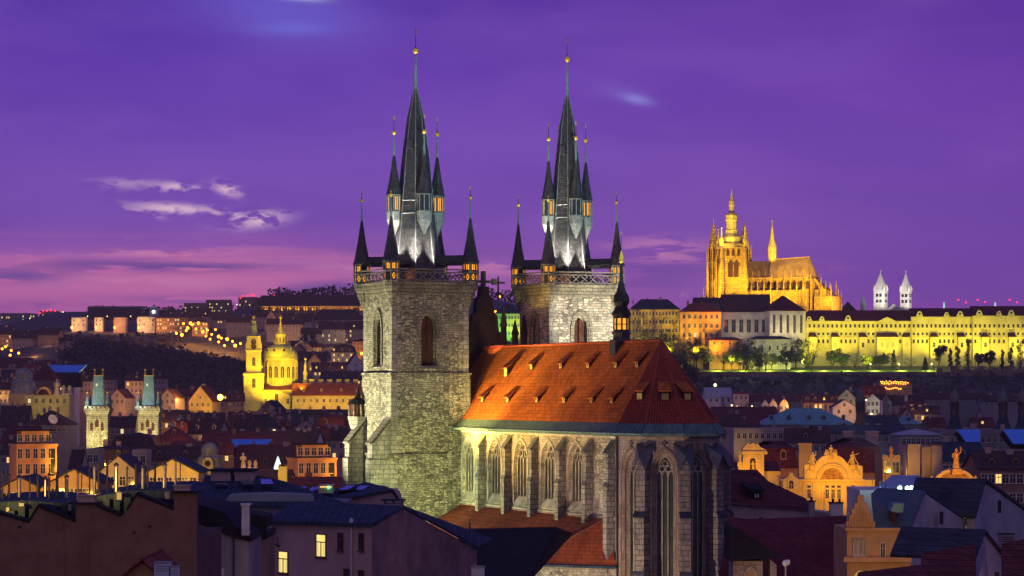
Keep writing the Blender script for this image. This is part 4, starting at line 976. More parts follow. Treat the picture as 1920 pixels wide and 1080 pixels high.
def palace(label, p0, p1, ye, yr, D, bays, cols, domes, rows=(611, 626, 640), dp=16, wall=M_PAL, pediment=None, roof='maroon', wing=True):
    k = D / F; zb = ground((p0 + p1) / 2 * k - 960 * k, D) - 1; x0, x1 = (p0 - 960) * k, (p1 - 960) * k; xc = (x0 + x1) / 2
    t = thing('palace_wing', label, 'palace', (xc, D, zb)); X = lambda px: (px - 960) * k - xc; Z = lambda py: zat(py, D) - zb
    mb = MB(); mb.box(X(p0), 0, 0, X(p1), dp, Z(ye)); mb.box(X(p0) - .3, -.5, Z(ye + 3), X(p1) + .3, 0, Z(ye)); mb.box(X(p0), -.5, Z(632.5), X(p1), 0, Z(630.8)); mb.box(X(p0), -.25, 0, X(p1), 0, Z(664))
    w = mb.build('wall', wall, t)
    mb = MB()
    a, b = X(p0) - .4, X(p1) + .4; zt, ze = Z(yr), Z(ye) + .02; i = dp * .5
    mb.add([(a, -.6, ze), (b, -.6, ze), (b, dp + .4, ze), (a, dp + .4, ze), (a + (i if p0 < 1600 else 0), i, zt), (b, i, zt)], [(0, 1, 5, 4), (2, 3, 4, 5), (3, 0, 4), (1, 2, 5)])
    r = mb.build('roof', RF[roof], t)
    n = cols; off = [611, 626, 640]
    for py, hh in zip(rows, (2.1, 1.5, 2.3)):
        for j in range(n):
            px = p0 + (p1 - p0) * (j + .5) / n
            if any(abs(px - q) < 9 for q in bays) and py > 635: continue
            window(t, X(px), 0, Z(py + hh / k / 2), 1.2, hh, 'dark', bars=False)
    pb = MB()
    for j in range(n + 1):
        px = p0 + (p1 - p0) * j / n; pb.box(X(px) - .3, -.35, Z(632), X(px) + .3, 0, Z(ye + 3))
    pb.build('pilaster', wall, w)
    for px in bays:
        wd = 20 if px == 1663 else 7; mb = MB(); mb.mat(0); mb.box(X(px - wd), -3.2, 0, X(px + wd), 0, Z(632)); mb.mat(1)
        mb.add([(X(px - wd - 1), -3.5, Z(632)), (X(px + wd + 1), -3.5, Z(632)), (X(px + wd + 1), 0, Z(632)), (X(px - wd - 1), 0, Z(632)), (X(px - wd + 3), -1.5, Z(625)), (X(px + wd - 3), -1.5, Z(625)), (X(px + wd - 3), 0, Z(624)), (X(px - wd + 3), 0, Z(624))],
               [(0, 1, 5, 4), (1, 2, 6, 5), (0, 4, 7, 3), (4, 5, 6, 7), (3, 2, 1, 0)])
        bo = mb.build('bay_tower', [wall, RF['brown']], t)
        for dx in ((-10, 0, 10) if wd > 10 else (0,)): window(bo, X(px + dx), -3.2, Z(651), 1.5, 2.8, rnd_h.choice(('dark', 'amber')) if wd < 10 else 'amber')
    for px in domes: dormer_gable(r, X(px), -.45, Z(ye) + .1, 1.0 if px % 2 else 1.2)
    if pediment:
        mb = MB(); mb.ext([(X(pediment - 22), -.9, Z(ye + 3)), (X(pediment + 22), -.9, Z(ye + 3)), (X(pediment), -.9, Z(ye - 8))], (0, 3, 0)); mb.build('pediment', wall, w)
    return t
palace('long pale yellow palace wing with a shallow pediment, left of the downpipe seam', 1497, 1709, 602, 581, 1600, (1523, 1565, 1617, 1663, 1698), 25, (1517, 1541, 1590), pediment=1663, roof='maroon')
palace('pale yellow palace wing with three roof gables, between two downpipe seams', 1709.3, 1824, 594, 577, 1597, (1750, 1802), 14, (1724, 1775, 1800), roof='maroon')
palace('pale yellow palace wing cut by the right edge of the photo', 1824.3, 1940, 592, 573, 1594, (1846, 1897), 13, (1836, 1873, 1896), roof='maroon')
mb = MB(); mb.tube(at(1825, 690, 1592), at(1825, 600, 1592), .35, n=5)
# left part of the castle
PALY = plain('palace_ochre', (.55, .44, .16), .9, .15, .2, streak=.25); WL['paly'] = PALY
WL['palo'] = plain('palace_orange', (.55, .36, .14), .9, .15, .2, streak=.25)
house('yellow palace with rows of small windows and a grey hipped roof', 1182, 1274, 580, 561, 1580, 14, 'hip', 'paly', 'slate', (14, 4), 0, 2, name='palace', cat='palace', ww=1.0, wh=2.0, pitch=5.2, top=1.6)
house('yellow palace corner glimpsed between the church towers under green light', 928, 976, 588, 570, 1640, 14, 'hip', 'paly', 'slate', (8, 3), 0, 0, name='palace', cat='palace', ww=1.1, wh=2.0, pitch=5, top=1.5)
house('orange castle wing with a bright red roof and scattered windows', 1275, 1352, 585, 569, 1570, 14, 'hip', 'palo', 'red', (7, 5), 0, 2, lit=.06, name='castle_wing', cat='castle wing', ww=1.5, wh=2.4, pitch=5.6, top=1.6)
house('white castle hall with a long dark roof below the cathedral', 1352, 1442, 584, 553, 1590, 22, 'gable', 'white', 'dark', (6, 1), -6, 2, name='castle_hall', cat='hall', ww=2.4, wh=8, top=5)
t = house('white gothic chapel with tall lancet windows and brown hipped roof', 1442, 1512, 583, 555, 1580, 22, 'hip', 'white', 'maroon', (5, 1), 10, 0, name='chapel', cat='chapel', ww=1.5, wh=11, top=2.5)
house('low white garden house with three slit windows behind the trees', 1405, 1482, 636, 630, 1562, 10, 'hip', 'white', 'slate', (5, 1), 0, 0, ww=.9, wh=2.6, name='garden_house', cat='house', top=4)
house('small orange outbuilding with a curved red roof beside the castle wing', 1330, 1392, 638, 632, 1560, 9, 'hip', 'orange', 'red', (4, 1), 0, 0, name='outbuilding', cat='outbuilding')
house('dark pyramid roofed castle tower behind the palace roof', 1577, 1606, 583, 566, 1720, 10, 'hip', 'brown', 'black', None, 0, 0, name='castle_tower', cat='tower')
house('dark castle roof left of the cathedral with small chimneys', 1302, 1356, 567, 559, 1640, 12, 'gable', 'brown', 'dark', None, 0, 3, name='castle_wing', cat='castle wing')
# white twin-towered basilica
def basilica():
    D = 1690; k = D / F; zb = 60; t = thing('basilica', 'white romanesque basilica with two pointed towers behind the palace', 'church', ((1676 - 960) * k, D, zb)); X = lambda px: (px - 1676) * k; Z = lambda py: zat(py, D) - zb
    M_W = plain('white_plaster', (.62, .58, .52), .9, .12, .4, streak=.2)
    for px, w, y in ((1652, 14.5, 2), (1702, 12, 8)):
        c = (X(px), y); q = w * k; tw = MB(); tw.lathe([(q, 0), (q, Z(546)), (q * 1.06, Z(545.5)), (q * 1.06, Z(544.5))], 4, c, R(18)); o = tw.build('tower', M_W, t)
        mb = MB(); mb.lathe([(q * 1.02, Z(544.5)), (q * .5, Z(526)), (.2, Z(511))], 4, c, R(18)); mb.tube((*c, Z(512)), (*c, Z(505)), .3, .08, 4); mb.ball((*c, Z(508)), .5)
        for i in range(4):
            a = R(18 + 90 * i); mb.lathe([(.9, Z(546)), (.8, Z(541)), (.1, Z(533))], 5, (c[0] + q * .92 * math.cos(a), c[1] + q * .92 * math.sin(a)))
        mb.build('spire', M_W, o)
        for i in (2, 3):
            a = R(18 + 90 * i + 45); d = Vector((math.cos(a), math.sin(a), 0)); s = Vector((-d.y, d.x, 0)); p = Vector((c[0], c[1], 0)) + d * (q * math.cos(R(45)) + .1)
            for py in (554, 565):
                for sx in (-1.2, 1.2):
                    b = p + s * sx + Vector((0, 0, Z(py + 2.5))); mb = MB(); mb.add([b - s * .8, b + s * .8, b + s * .8 + Vector((0, 0, 2)), b - s * .8 + Vector((0, 0, 2))], [(0, 1, 2, 3)]); mb.build('window', GLASS, o)
    mb = MB(); mb.ext([(X(1664), 0, 0), (X(1712), 0, 0), (X(1712), 0, Z(580)), (X(1700), 0, Z(572)), (X(1688), 0, Z(576)), (X(1676), 0, Z(570)), (X(1664), 0, Z(580))], (0, 14, 0)); mb.build('nave', M_W, t)
basilica()
mb = MB(); c = ((1618 - 960) / F * 1700, 1700); mb.lathe([(2, 62), (1.8, zat(572, 1700)), (2.2, zat(570, 1700)), (1.2, zat(564, 1700)), (.15, zat(554, 1700))], 6, c); tag(mb.build('slender_spire', COPPER), 'thin green copper spire between pyramid roof and white towers', 'spire')
for px in (1770, 1866):
    D = 2600; t = thing('rooftop_mast', 'pale floodlit mast on the far skyline ' + ('left of its twin' if px < 1800 else 'right of its twin'), 'mast', at(px, 575, D)); mb = MB(); mb.mat(0); mb.lathe([(.9, -40), (.9, 1.5), (.5, 4.5)], 6); mb.build('shaft', glow('mast_glow', (.5, 1, .9), .9), t)  # shaft emits by itself in place of floodlighting
# terrace wall below the gardens
mb = MB(); Dw = 1534
for i in range(20):
    a, b = 1290 + 660 * i / 20, 1290 + 660 * (i + 1) / 20; A_, B_ = Vector(((a - 960) / F * Dw, Dw, 0)), Vector(((b - 960) / F * Dw, Dw, 0)); za, zb = zat(699 if a < 1505 else (698 if a < 1760 else 694), Dw), 40
    mb.box(A_.x, Dw - .8, zb, B_.x, Dw, za)
tag(mb.build('terrace_wall', WL['brown']), 'long dark retaining wall under the lit castle gardens', 'wall')
mb = MB(); mb.box((1497 - 960) / F * 1530, 1529, 50, (1632 - 960) / F * 1530, 1533, zat(699, 1530)); 
mb = MB()
for i in range(7):
    px = 1755 + i * 26; mb.box((px - 960) / F * 1538, 1537, 50, (px + 12 - 960) / F * 1538, 1540, zat(686 if i % 2 else 690, 1538))
tag(mb.build('terrace_parapet', WL['brown']), 'dark crenellated parapet of the terrace below the right palace wing', 'wall')
# garden trees: (px, base, top, kind, leaf, width, label)
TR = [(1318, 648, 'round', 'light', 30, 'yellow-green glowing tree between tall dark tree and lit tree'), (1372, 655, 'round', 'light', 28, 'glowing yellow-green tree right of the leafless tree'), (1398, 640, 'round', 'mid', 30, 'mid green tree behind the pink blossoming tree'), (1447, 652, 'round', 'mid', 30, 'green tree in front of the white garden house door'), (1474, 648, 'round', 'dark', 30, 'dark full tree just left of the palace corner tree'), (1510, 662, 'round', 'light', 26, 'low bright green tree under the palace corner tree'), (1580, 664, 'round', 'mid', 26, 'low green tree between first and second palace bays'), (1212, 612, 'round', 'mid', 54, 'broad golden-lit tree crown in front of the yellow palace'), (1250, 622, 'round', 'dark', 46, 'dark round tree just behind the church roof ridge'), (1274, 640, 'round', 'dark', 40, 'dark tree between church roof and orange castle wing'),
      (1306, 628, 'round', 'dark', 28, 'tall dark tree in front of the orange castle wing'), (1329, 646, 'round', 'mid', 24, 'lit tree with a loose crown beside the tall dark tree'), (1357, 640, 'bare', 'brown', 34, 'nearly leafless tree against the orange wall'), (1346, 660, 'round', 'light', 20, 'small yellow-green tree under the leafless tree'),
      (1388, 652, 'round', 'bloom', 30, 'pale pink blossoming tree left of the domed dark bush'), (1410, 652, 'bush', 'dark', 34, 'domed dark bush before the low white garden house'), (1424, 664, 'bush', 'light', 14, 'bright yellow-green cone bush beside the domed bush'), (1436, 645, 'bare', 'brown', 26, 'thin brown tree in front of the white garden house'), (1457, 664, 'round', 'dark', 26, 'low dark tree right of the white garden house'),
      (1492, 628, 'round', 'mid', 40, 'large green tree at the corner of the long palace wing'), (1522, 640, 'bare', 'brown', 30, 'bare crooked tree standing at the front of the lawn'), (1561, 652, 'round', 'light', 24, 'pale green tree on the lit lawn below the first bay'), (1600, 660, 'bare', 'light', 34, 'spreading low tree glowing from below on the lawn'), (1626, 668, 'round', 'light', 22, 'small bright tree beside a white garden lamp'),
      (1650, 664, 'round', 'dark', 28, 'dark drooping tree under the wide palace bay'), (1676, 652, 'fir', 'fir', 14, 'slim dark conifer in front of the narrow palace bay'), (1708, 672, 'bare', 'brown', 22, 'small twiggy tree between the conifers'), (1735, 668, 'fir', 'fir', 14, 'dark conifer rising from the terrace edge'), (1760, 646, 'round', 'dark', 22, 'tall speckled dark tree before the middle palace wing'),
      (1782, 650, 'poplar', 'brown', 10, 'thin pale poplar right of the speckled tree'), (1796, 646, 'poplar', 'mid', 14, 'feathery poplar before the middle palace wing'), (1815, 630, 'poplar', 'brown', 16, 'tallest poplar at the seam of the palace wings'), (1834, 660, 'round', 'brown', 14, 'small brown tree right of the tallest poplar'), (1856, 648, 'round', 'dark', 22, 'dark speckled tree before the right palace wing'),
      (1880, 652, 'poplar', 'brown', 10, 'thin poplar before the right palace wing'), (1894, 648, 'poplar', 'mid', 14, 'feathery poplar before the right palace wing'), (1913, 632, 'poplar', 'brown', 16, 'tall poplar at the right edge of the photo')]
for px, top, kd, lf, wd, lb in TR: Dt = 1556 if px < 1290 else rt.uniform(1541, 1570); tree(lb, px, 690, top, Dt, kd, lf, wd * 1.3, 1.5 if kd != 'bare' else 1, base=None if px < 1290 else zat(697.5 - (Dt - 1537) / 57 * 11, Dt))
for px, py, top, wd in ((1300, 712, 668, 34), (1275, 720, 665, 40)): tree('shadowy bush on the dark castle slope, ' + ('right one' if px > 1290 else 'left one') + ' behind the church roof', px, py, top, 1470, 'round', 'dark', wd, 1.6, 'trees on the dark slope')
tree('green-lit tree framed between the two church towers', 955, 640, 618, 1560, 'round', 'mid', 26, 1.5)
tree('dark cypress-like tree between church gable and green-lit palace', 944, 650, 600, 1500, 'fir', 'fir', 10, 1.2, name='conifer')
# ================================================================ western hill
H = house
for a in (
 ('flat dark office block with a few lit windows at the left skyline', 0, 55, 592, 587, 2600, 20, 'flat', 'slatewall', 'black', (12, 2), 0, 0, 0, .25),
 ('dark block with bright lit stairwell windows on the left skyline', 40, 66, 590, 588, 2580, 16, 'flat', 'slatewall', 'black', (5, 3), 0, 0, 0, .6),
 ('low dark hall under a row of red roof lights at the far left', 74, 106, 588, 583, 2600, 20, 'flat', 'slatewall', 'black', (8, 1), 0, 0, 0, .2),
 ('wide terraced flats with pale balcony bands below the hilltop trees', 165, 266, 578, 574, 2450, 20, 'flat', 'rose', 'black', (18, 1), 0, 0, 0, .05),
 ('long dark roofed hillside building above three small lamp-lit blocks', 165, 262, 598, 577, 2350, 16, 'gable', 'brown', 'dark', (16, 1), 4, 3, 4, .1),
 ('dark hipped roof house behind the little white clock tower', 262, 352, 592, 581, 2380, 16, 'hip', 'rose', 'dark', (12, 1), 0, 3, 3, .15),
 ('orange-lit hillside mansion with a bright glazed loggia', 292, 353, 596, 588, 2240, 14, 'hip', 'orange', 'dark', (12, 4), -5, 2, 0, .3),
 ('small pale block leftmost of the three lamp-lit blocks above the dark wood', 134, 161, 597, 595, 2250, 10, 'flat', 'white', 'dark', (3, 2), 0, 0, 0, .1),
 ('small narrow pale block in the middle of the three lamp-lit blocks', 177, 192, 597, 595, 2250, 10, 'flat', 'white', 'dark', (2, 2), 0, 0, 0, .1),
 ('small pale block with a blind wall, rightmost of the three lamp-lit blocks', 213, 236, 597, 595, 2250, 10, 'flat', 'rose', 'dark', None, 0, 0, 0, 0),
 ('pale villa joined to the left end of the orange-lit mansion', 257, 291, 597, 594, 2250, 12, 'flat', 'white', 'dark', (4, 2), 0, 0, 0, .3),
 ('dark long modern block on the skyline above the orange street lamps', 345, 388, 574, 568, 2600, 20, 'flat', 'brown', 'black', (14, 2), 0, 0, 0, .15),
 ('dark modern block with two columns of bright windows on the skyline', 386, 431, 567, 562, 2620, 20, 'flat', 'brown', 'black', (10, 4), 0, 0, 0, .3),
 ('dark hall under a string of red lights left of the arcaded building', 447, 482, 562, 557, 2640, 20, 'flat', 'brown', 'black', (9, 2), 0, 0, 0, .2),
 ('brown house with steep roof right of the orange-lit mansion', 352, 396, 594, 578, 2300, 14, 'gable', 'rose', 'dark', (7, 3), 10, 2, 2, .15),
 ('pink house front lit by street lamps below', 360, 390, 604, 596, 2200, 10, 'hip', 'orange', 'dark', (6, 3), 0, 1, 0, .2),
 ('grey house with white chimney stack on the lamp-lit hill', 396, 428, 600, 586, 2280, 14, 'gable', 'rose', 'dark', (6, 3), -8, 2, 1, .1),
 ('tall pale house with dark roof left of the slim church tower', 425, 476, 604, 592, 2200, 12, 'gable', 'grey', 'dark', (5, 2), 6, 1, 0, 0),
 ('dark roofed house behind the tall pale house', 472, 500, 594, 582, 2260, 12, 'gable', 'rose', 'dark', (4, 2), 0, 1, 0, 0),
 ('pale gable end facing the viewer below the glowing arcade', 496, 521, 600, 583, 2230, 14, 'gfront', 'rose', 'dark', (3, 2), 0, 0, 0, 0),
 ('long pale house with four small windows behind the dome lantern', 500, 568, 608, 598, 2120, 12, 'gable', 'grey', 'dark', (10, 2), 0, 2, 0, .05),
 ('dark roof ridge below the glowing arcade, left of the slope of trees', 528, 584, 603, 588, 2200, 14, 'gable', 'grey', 'dark', (6, 2), -6, 2, 0, 0),
 ('big dark hipped roof against the arcade at the church tower edge', 582, 684, 600, 580, 2240, 18, 'hip', 'rose', 'dark', (14, 3), 0, 3, 3, .08),
 ('grey-green house with a single lit window under a lean roof', 598, 648, 617, 603, 2100, 14, 'gable', 'teal', 'dark', (4, 3), 14, 1, 0, .2),
 ('dark gabled house touching the church tower edge with one lit pane', 645, 684, 617, 603, 2120, 14, 'gable', 'slatewall', 'dark', (5, 3), -10, 1, 1, .2),
 ('blue-grey houses row below the grey-green house', 566, 602, 626, 615, 2080, 12, 'gable', 'slatewall', 'dark', (5, 2), 8, 1, 0, 0),
 ('dark low roof right of the big yellow dome', 545, 586, 655, 640, 1900, 12, 'gable', 'rose', 'dark', (5, 1), 0, 2, 1, .1),
 ('orange-lit house at the tower edge above a bright street lamp', 661, 690, 640, 634, 1900, 12, 'hip', 'orange', 'dark', (4, 4), 0, 1, 0, .2),
 ('cream house with lit windows and white roof dormers', 621, 664, 661, 645, 1820, 14, 'mansard', 'cream', 'dark', (5, 3), -4, 1, 3, .45),
 ('white gable house beside the street lamp at the tower edge', 648, 686, 690, 664, 1760, 12, 'gfront', 'white', 'dark', (3, 1), 12, 0, 0, .1),
 ('dark roof cluster house between dome and cream house', 556, 612, 676, 660, 1780, 14, 'gable', 'rose', 'dark', (8, 1), -5, 3, 2, .1),
 ('dark slate roof house above the small gilded spire', 586, 650, 696, 680, 1700, 14, 'gable', 'slatewall', 'dark', (8, 1), 6, 3, 3, .12),
 ('purple roof house behind the row of yellow chimneys', 600, 690, 712, 697, 1640, 14, 'gable', 'rose', 'dark', (9, 1), -4, 3, 3, .1),
 ('long grey tenement with arched gable at the far left hillside', 22, 70, 634, 620, 2050, 16, 'gable', 'rose', 'dark', (8, 3), 5, 2, 1, .05),
 ('orange-tinted tenement at the left photo edge above the street lamps', 0, 22, 627, 612, 2080, 14, 'gable', 'orange', 'dark', (4, 3), 0, 1, 0, .1),
 ('brown tenement with a blind gable beside the dark wood', 70, 110, 628, 615, 2040, 16, 'gable', 'brown', 'dark', (5, 3), -6, 2, 0, 0),
 ('low brown block at the left end of the dark wood', 104, 134, 646, 640, 1960, 12, 'flat', 'rose', 'dark', (4, 2), 0, 0, 0, 0),
 ('dim house row below the street lamps at the left edge', 0, 60, 690, 672, 1760, 14, 'gable', 'brown', 'maroon', (8, 1), 4, 2, 2, .08),
 ('dim maroon roof left of the blue roof light', 50, 118, 690, 676, 1700, 14, 'gable', 'brown', 'maroon', (8, 1), -5, 2, 1, .05),
 # ---- river side and bridge end
 ('low orange wall strip under a flat blue roof at the left edge', 0, 32, 694, 691, 1500, 14, 'flat', 'orange', 'red', (6, 1), 0, 0, 0, 0),
 ('pale villa with two windows behind the left bridge tower', 142, 172, 715, 703, 1400, 12, 'gable', 'rose', 'dark', (4, 2), 0, 1, 1, .05),
 ('grey villa with flat terrace right of the left bridge tower', 178, 214, 712, 704, 1430, 12, 'hip', 'rose', 'dark', (5, 2), 0, 1, 0, .05),
 ('pale villa with two windows behind the right bridge tower', 235, 268, 714, 702, 1400, 12, 'gable', 'rose', 'dark', (4, 2), 0, 1, 1, .05),
 ('grey villa with flat terrace right of the right bridge tower', 274, 310, 711, 703, 1430, 12, 'hip', 'rose', 'dark', (5, 2), 0, 1, 0, .05),
 ('salmon gable house with a clipped brown roof between the two bridge towers', 204, 236, 746, 730, 1250, 12, 'gfront', 'pink', 'brown', (3, 1), -14, 0, 0, 0),
 ('salmon gable house with a clipped brown roof right of both bridge towers', 298, 330, 746, 730, 1250, 12, 'gfront', 'pink', 'brown', (3, 1), -14, 0, 0, 0),
 ('brown tiled roof behind the salmon gables', 318, 372, 742, 729, 1300, 14, 'gable', 'ochre', 'maroon', (6, 1), 0, 2, 2, .1),
 ('large yellow-lit gable house beside the brightest street lamp', 353, 398, 752, 724, 1260, 16, 'gfront', 'ochre', 'maroon', (4, 2), -10, 1, 0, .15),
 ('low lamp-lit brown roof just left of the yellow church', 412, 458, 752, 738, 1330, 12, 'gable', 'ochre', 'maroon', (6, 1), 8, 2, 2, .2),
 ('dark gable silhouette in front of the yellow church portal', 478, 528, 776, 752, 1180, 14, 'gfront', 'brown', 'black', (3, 1), -12, 1, 0, 0),
 ('dark long roof with many pale roof hatches below the orange college', 528, 660, 801, 769, 1130, 22, 'gable', 'slatewall', 'dark', (16, 1), 0, 4, 9, .0),
 ('dark rooftop below the starry street lamp', 330, 420, 800, 775, 1120, 18, 'gable', 'brown', 'dark', (9, 1), 6, 3, 3, .08),
 ('brown roof with white dormer right of the right bridge tower', 288, 346, 790, 770, 1090, 16, 'gable', 'brown', 'dark', (6, 1), -6, 2, 2, .08),
 ('dark roof between the two bridge towers with one lit window', 206, 252, 800, 782, 980, 14, 'gable', 'brown', 'dark', (5, 1), 4, 2, 2, .2),
 ('white ridged gable roof right of the bridge towers', 318, 362, 800, 778, 1060, 14, 'gfront', 'white', 'dark', (3, 1), 10, 0, 0, 0),
 ('low flat roof building with a pale railing left of the long hatch roof', 415, 470, 798, 789, 1080, 18, 'flat', 'rose', 'dark', (7, 1), 0, 1, 0, .1),
 ('glassy blue flat roof hall among dark roofs', 448, 530, 809, 797, 1040, 24, 'hip', 'slatewall', 'blue', (9, 1), 0, 2, 0, .05),
 ('dark maroon tenement left of the yellow lit wall', 0, 52, 800, 762, 1080, 20, 'gable', 'slatewall', 'dark', (6, 1), 5, 3, 3, .05),
 ('dark flat roofed office with a satellite dish left of the bridge towers', 48, 126, 797, 770, 1040, 24, 'hip', 'slatewall', 'dark', (9, 1), 0, 3, 2, .05),
 ('dark plain roof at the left edge below the yellow wall', 0, 60, 830, 800, 900, 20, 'gable', 'brown', 'maroon', (6, 1), -5, 2, 1, .05),
 ('wide maroon roof sweeping below the blue glass roof', 374, 566, 850, 810, 900, 30, 'gable', 'brown', 'maroon', (18, 1), 0, 4, 2, .05),
 ('blue-grey roof with air vents next to the oriel of the church tower', 566, 656, 828, 807, 960, 22, 'hip', 'slatewall', 'blue', (10, 1), 0, 3, 0, .05),
 ('round topped dark roofs behind the right bridge tower foot', 206, 292, 838, 812, 860, 24, 'mansard', 'brown', 'dark', (8, 1), 0, 2, 2, .1),
 ('dark brown cone roofed house right of the bridge tower foot', 288, 352, 828, 800, 880, 20, 'hip', 'brown', 'maroon', (5, 1), 0, 1, 1, .15),
 ('orange lit low roof strip left of the domed corner building', 318, 372, 838, 828, 820, 16, 'gable', 'orange', 'red', (5, 1), 0, 0, 0, 0),
 ('dark roof left of the orange setback office block', 0, 42, 852, 826, 800, 20, 'gable', 'slatewall', 'dark', (4, 2), 0, 2, 1, .1),
 ('large dark maroon tenement roof behind the gilded roof statue', 440, 578, 884, 836, 720, 26, 'gable', 'brown', 'maroon', (14, 1), 0, 3, 4, .12),
 ('beige flat roofed attic box left of the flue pipes', 152, 186, 846, 842, 620, 8, 'flat', 'cream', 'dark', (3, 1), 0, 0, 0, 0),
 ('beige flat roofed attic box above the right pediment house', 248, 275, 848, 843, 600, 8, 'flat', 'cream', 'dark', (2, 1), 0, 0, 0, 0),
 ('dark curved roof left of the pediment houses', 150, 250, 862, 836, 660, 18, 'mansard', 'slatewall', 'dark', (8, 1), 0, 2, 2, .1),
 ('dark sloped roof under the domed corner building', 270, 372, 862, 838, 680, 18, 'gable', 'brown', 'dark', (8, 1), 0, 2, 2, .1),
 ('ochre pediment house front with a round window, leftmost behind the flue pipes', 4, 72, 914, 896, 420, 14, 'gfront', 'ochre', 'slate', (5, 1), 0, 0, 0, 0),
 ('ochre pediment house front with an arched window, second from the left', 92, 186, 906, 881, 430, 14, 'gfront', 'ochre', 'slate', (6, 1), 0, 0, 0, 0),
 ('tan house front with a blunt gable below the attic boxes', 188, 256, 884, 856, 470, 14, 'gfront', 'cream', 'slate', (4, 1), 0, 0, 0, 0),
 ('yellow pediment house front left of the domed corner building', 276, 372, 886, 862, 460, 14, 'gfront', 'yellow', 'slate', (6, 1), 0, 0, 0, 0),
 ('brown wall block between orange office and flue pipes', 128, 152, 880, 846, 560, 10, 'gable', 'cream', 'dark', (2, 2), 0, 1, 0, 0),
 ('low dark red roof in front of the right orange office', 545, 640, 915, 898, 440, 12, 'gable', 'brown', 'red', None, 0, 1, 0, 0),
 ('brown gabled annex behind the yellow chimney stack', 478, 542, 905, 884, 460, 12, 'gable', 'orange', 'brown', None, 0, 0, 0, 0)):
    H(*a)
# building with the glowing arcade
def arcade_building():
    D = 2330; k = D / F; p0, p1 = 470, 700; x = ((p0 + p1) / 2 - 960) * k; zb = zat(592, D); t = thing('monastery', 'long hilltop building with a glowing arcade under a huge dark roof', 'monastery', (x, D, zb)); W = (p1 - p0) * k / 2; Z = lambda py: zat(py, D) - zb
    mb = MB(); mb.box(-W + 4, 4, -8, W, 22, Z(575)); o = mb.build('wall', WL['brown'], t); mb = MB(); mb.box(-W, -.5, Z(575.6), W, 0, Z(573.5)); n = 40
    for i in range(n): mb.box(-W + 10 + (2 * W - 10) * i / n, 0, -2, -W + 11.2 + (2 * W - 10) * i / n, 1.2, Z(576))
    mb.box(-W + 8, -.3, -3, W, 1.3, Z(588)); mb.build('arcade', WL['ochre'], o)
    mb = MB(); mb.add([(-W, -1, Z(574)), (W, -1, Z(574)), (W, 24, Z(574)), (-W, 24, Z(574)), (-W + 9, 11, Z(553)), (W, 11, Z(552))], [(0, 1, 5, 4), (2, 3, 4, 5), (3, 0, 4), (3, 2, 1, 0), (1, 2, 5)]); mb.build('roof', RF['dark'], t)
    for i in range(14): xx = x - W + 10 + (2 * W - 10) * (i + .5) / 14; flood((xx, D - 2.5, zb + Z(586)), (xx, D, zb + Z(574)), 10, (1, .58, .08), 80, 1)
arcade_building()
t = thing('clock_cupola', 'little white clock cupola with a bright round face on the hill', 'clock tower', (0, 0, 0)); D = 2360; k = D / F; x = (288 - 960) * k; t.location = (x, D, zat(592, D))
mb = MB(); mb.box(-4, 0, 0, 4, 6, 17 * k * .75); mb.lathe([(4.4, 6.5), (2.6, 8), (1.5, 9), (.2, 11)], 8, (0, 3)); mb.build('turret', WL['white'], t); mb = MB(); mb.add([(1.7 * math.cos(i * .4), -.1, 3.6 + 1.7 * math.sin(i * .4)) for i in range(16)], [tuple(range(16))]); mb.build('clock_face', glow('clock_glow', (.8, 1, .85), 2.2), t)

# wooded slope and skyline trees read as one mass
def wood(name, label, spots, s, m, kind='stuff'):
    mb = MB(); rw = random.Random(3)
    for x, y, z, r, h, n in spots:
        for _ in range(n):
            q = Vector((x + rw.gauss(0, r * .45), y + rw.gauss(0, r * .45), z + h * (rw.random() ** .8))); a = Vector((rw.gauss(0, 1), rw.gauss(0, 1), rw.gauss(0, 1))).normalized(); b = a.orthogonal().normalized(); q2 = s * rw.uniform(.5, 1.3)
            mb.add([q - a * q2, q + b * q2, q + a * q2, q - b * q2], [(0, 1, 2, 3)])
    o = mb.build(name, m); tag(o, label, 'wood', kind=kind); return o
rw = random.Random(8); sp = []
for i in range(760):
    px = rw.uniform(118, 465); y = rw.uniform(1720, 1985 - max(0, px - 280) * .45); x = (px - 960) / F * y; sp.append((x, y, ground(x, y) - 1, rw.uniform(4, 7), rw.uniform(6, 10), 36))
for i in range(110):
    px = rw.uniform(105, 345); y = rw.uniform(1990, 2215) ; x = (px - 960) / F * y; sp.append((x, y, ground(x, y) - 1, rw.uniform(2, 4), rw.uniform(2, 4.5), 16))
for i in range(60):
    y = rw.uniform(1800, 2050); px = rw.uniform(470, 690); x = (px - 960) / F * y; sp.append((x, y, ground(x, y) - 1, 4, rw.uniform(6, 10), 34))
wood('woodland', 'dark wooded slope below the lamp-lit hill houses', sp, 1.2, leaf_mat('wood_leaves', (.045, .033, .024)))
sp = []
for px, h in [(170 + 6 * i, rw.uniform(5, 11)) for i in range(14)] + [(270 + 7 * i, rw.uniform(5, 12)) for i in range(30)] + [(505 + 6 * i, rw.uniform(4, 13)) for i in range(32)] + [(900 + 7 * i, rw.uniform(8, 16)) for i in range(12)]:
    y = rw.uniform(2640, 2720); x = (px - 960) / F * y; sp.append((x, y, ground(x, y) - 3, 5, h + 4, 60))
wood('skyline_woods', 'tree line along the hill crest', sp, 1.3, leaf_mat('wood_leaves', (.045, .033, .024)))
sp = []
for i in range(420):
    px = rw.uniform(1262, 1940); y = rw.uniform(1385, 1524); x = (px - 960) / F * y; sp.append((x, y, ground(x, y) - 1, rw.uniform(2, 4.5), rw.uniform(1.5, 5), 22))
wood('slope_shrubs', 'dark scrub covering the slope under the castle terrace', sp, .8, leaf_mat('wood_leaves', (.045, .033, .024)))
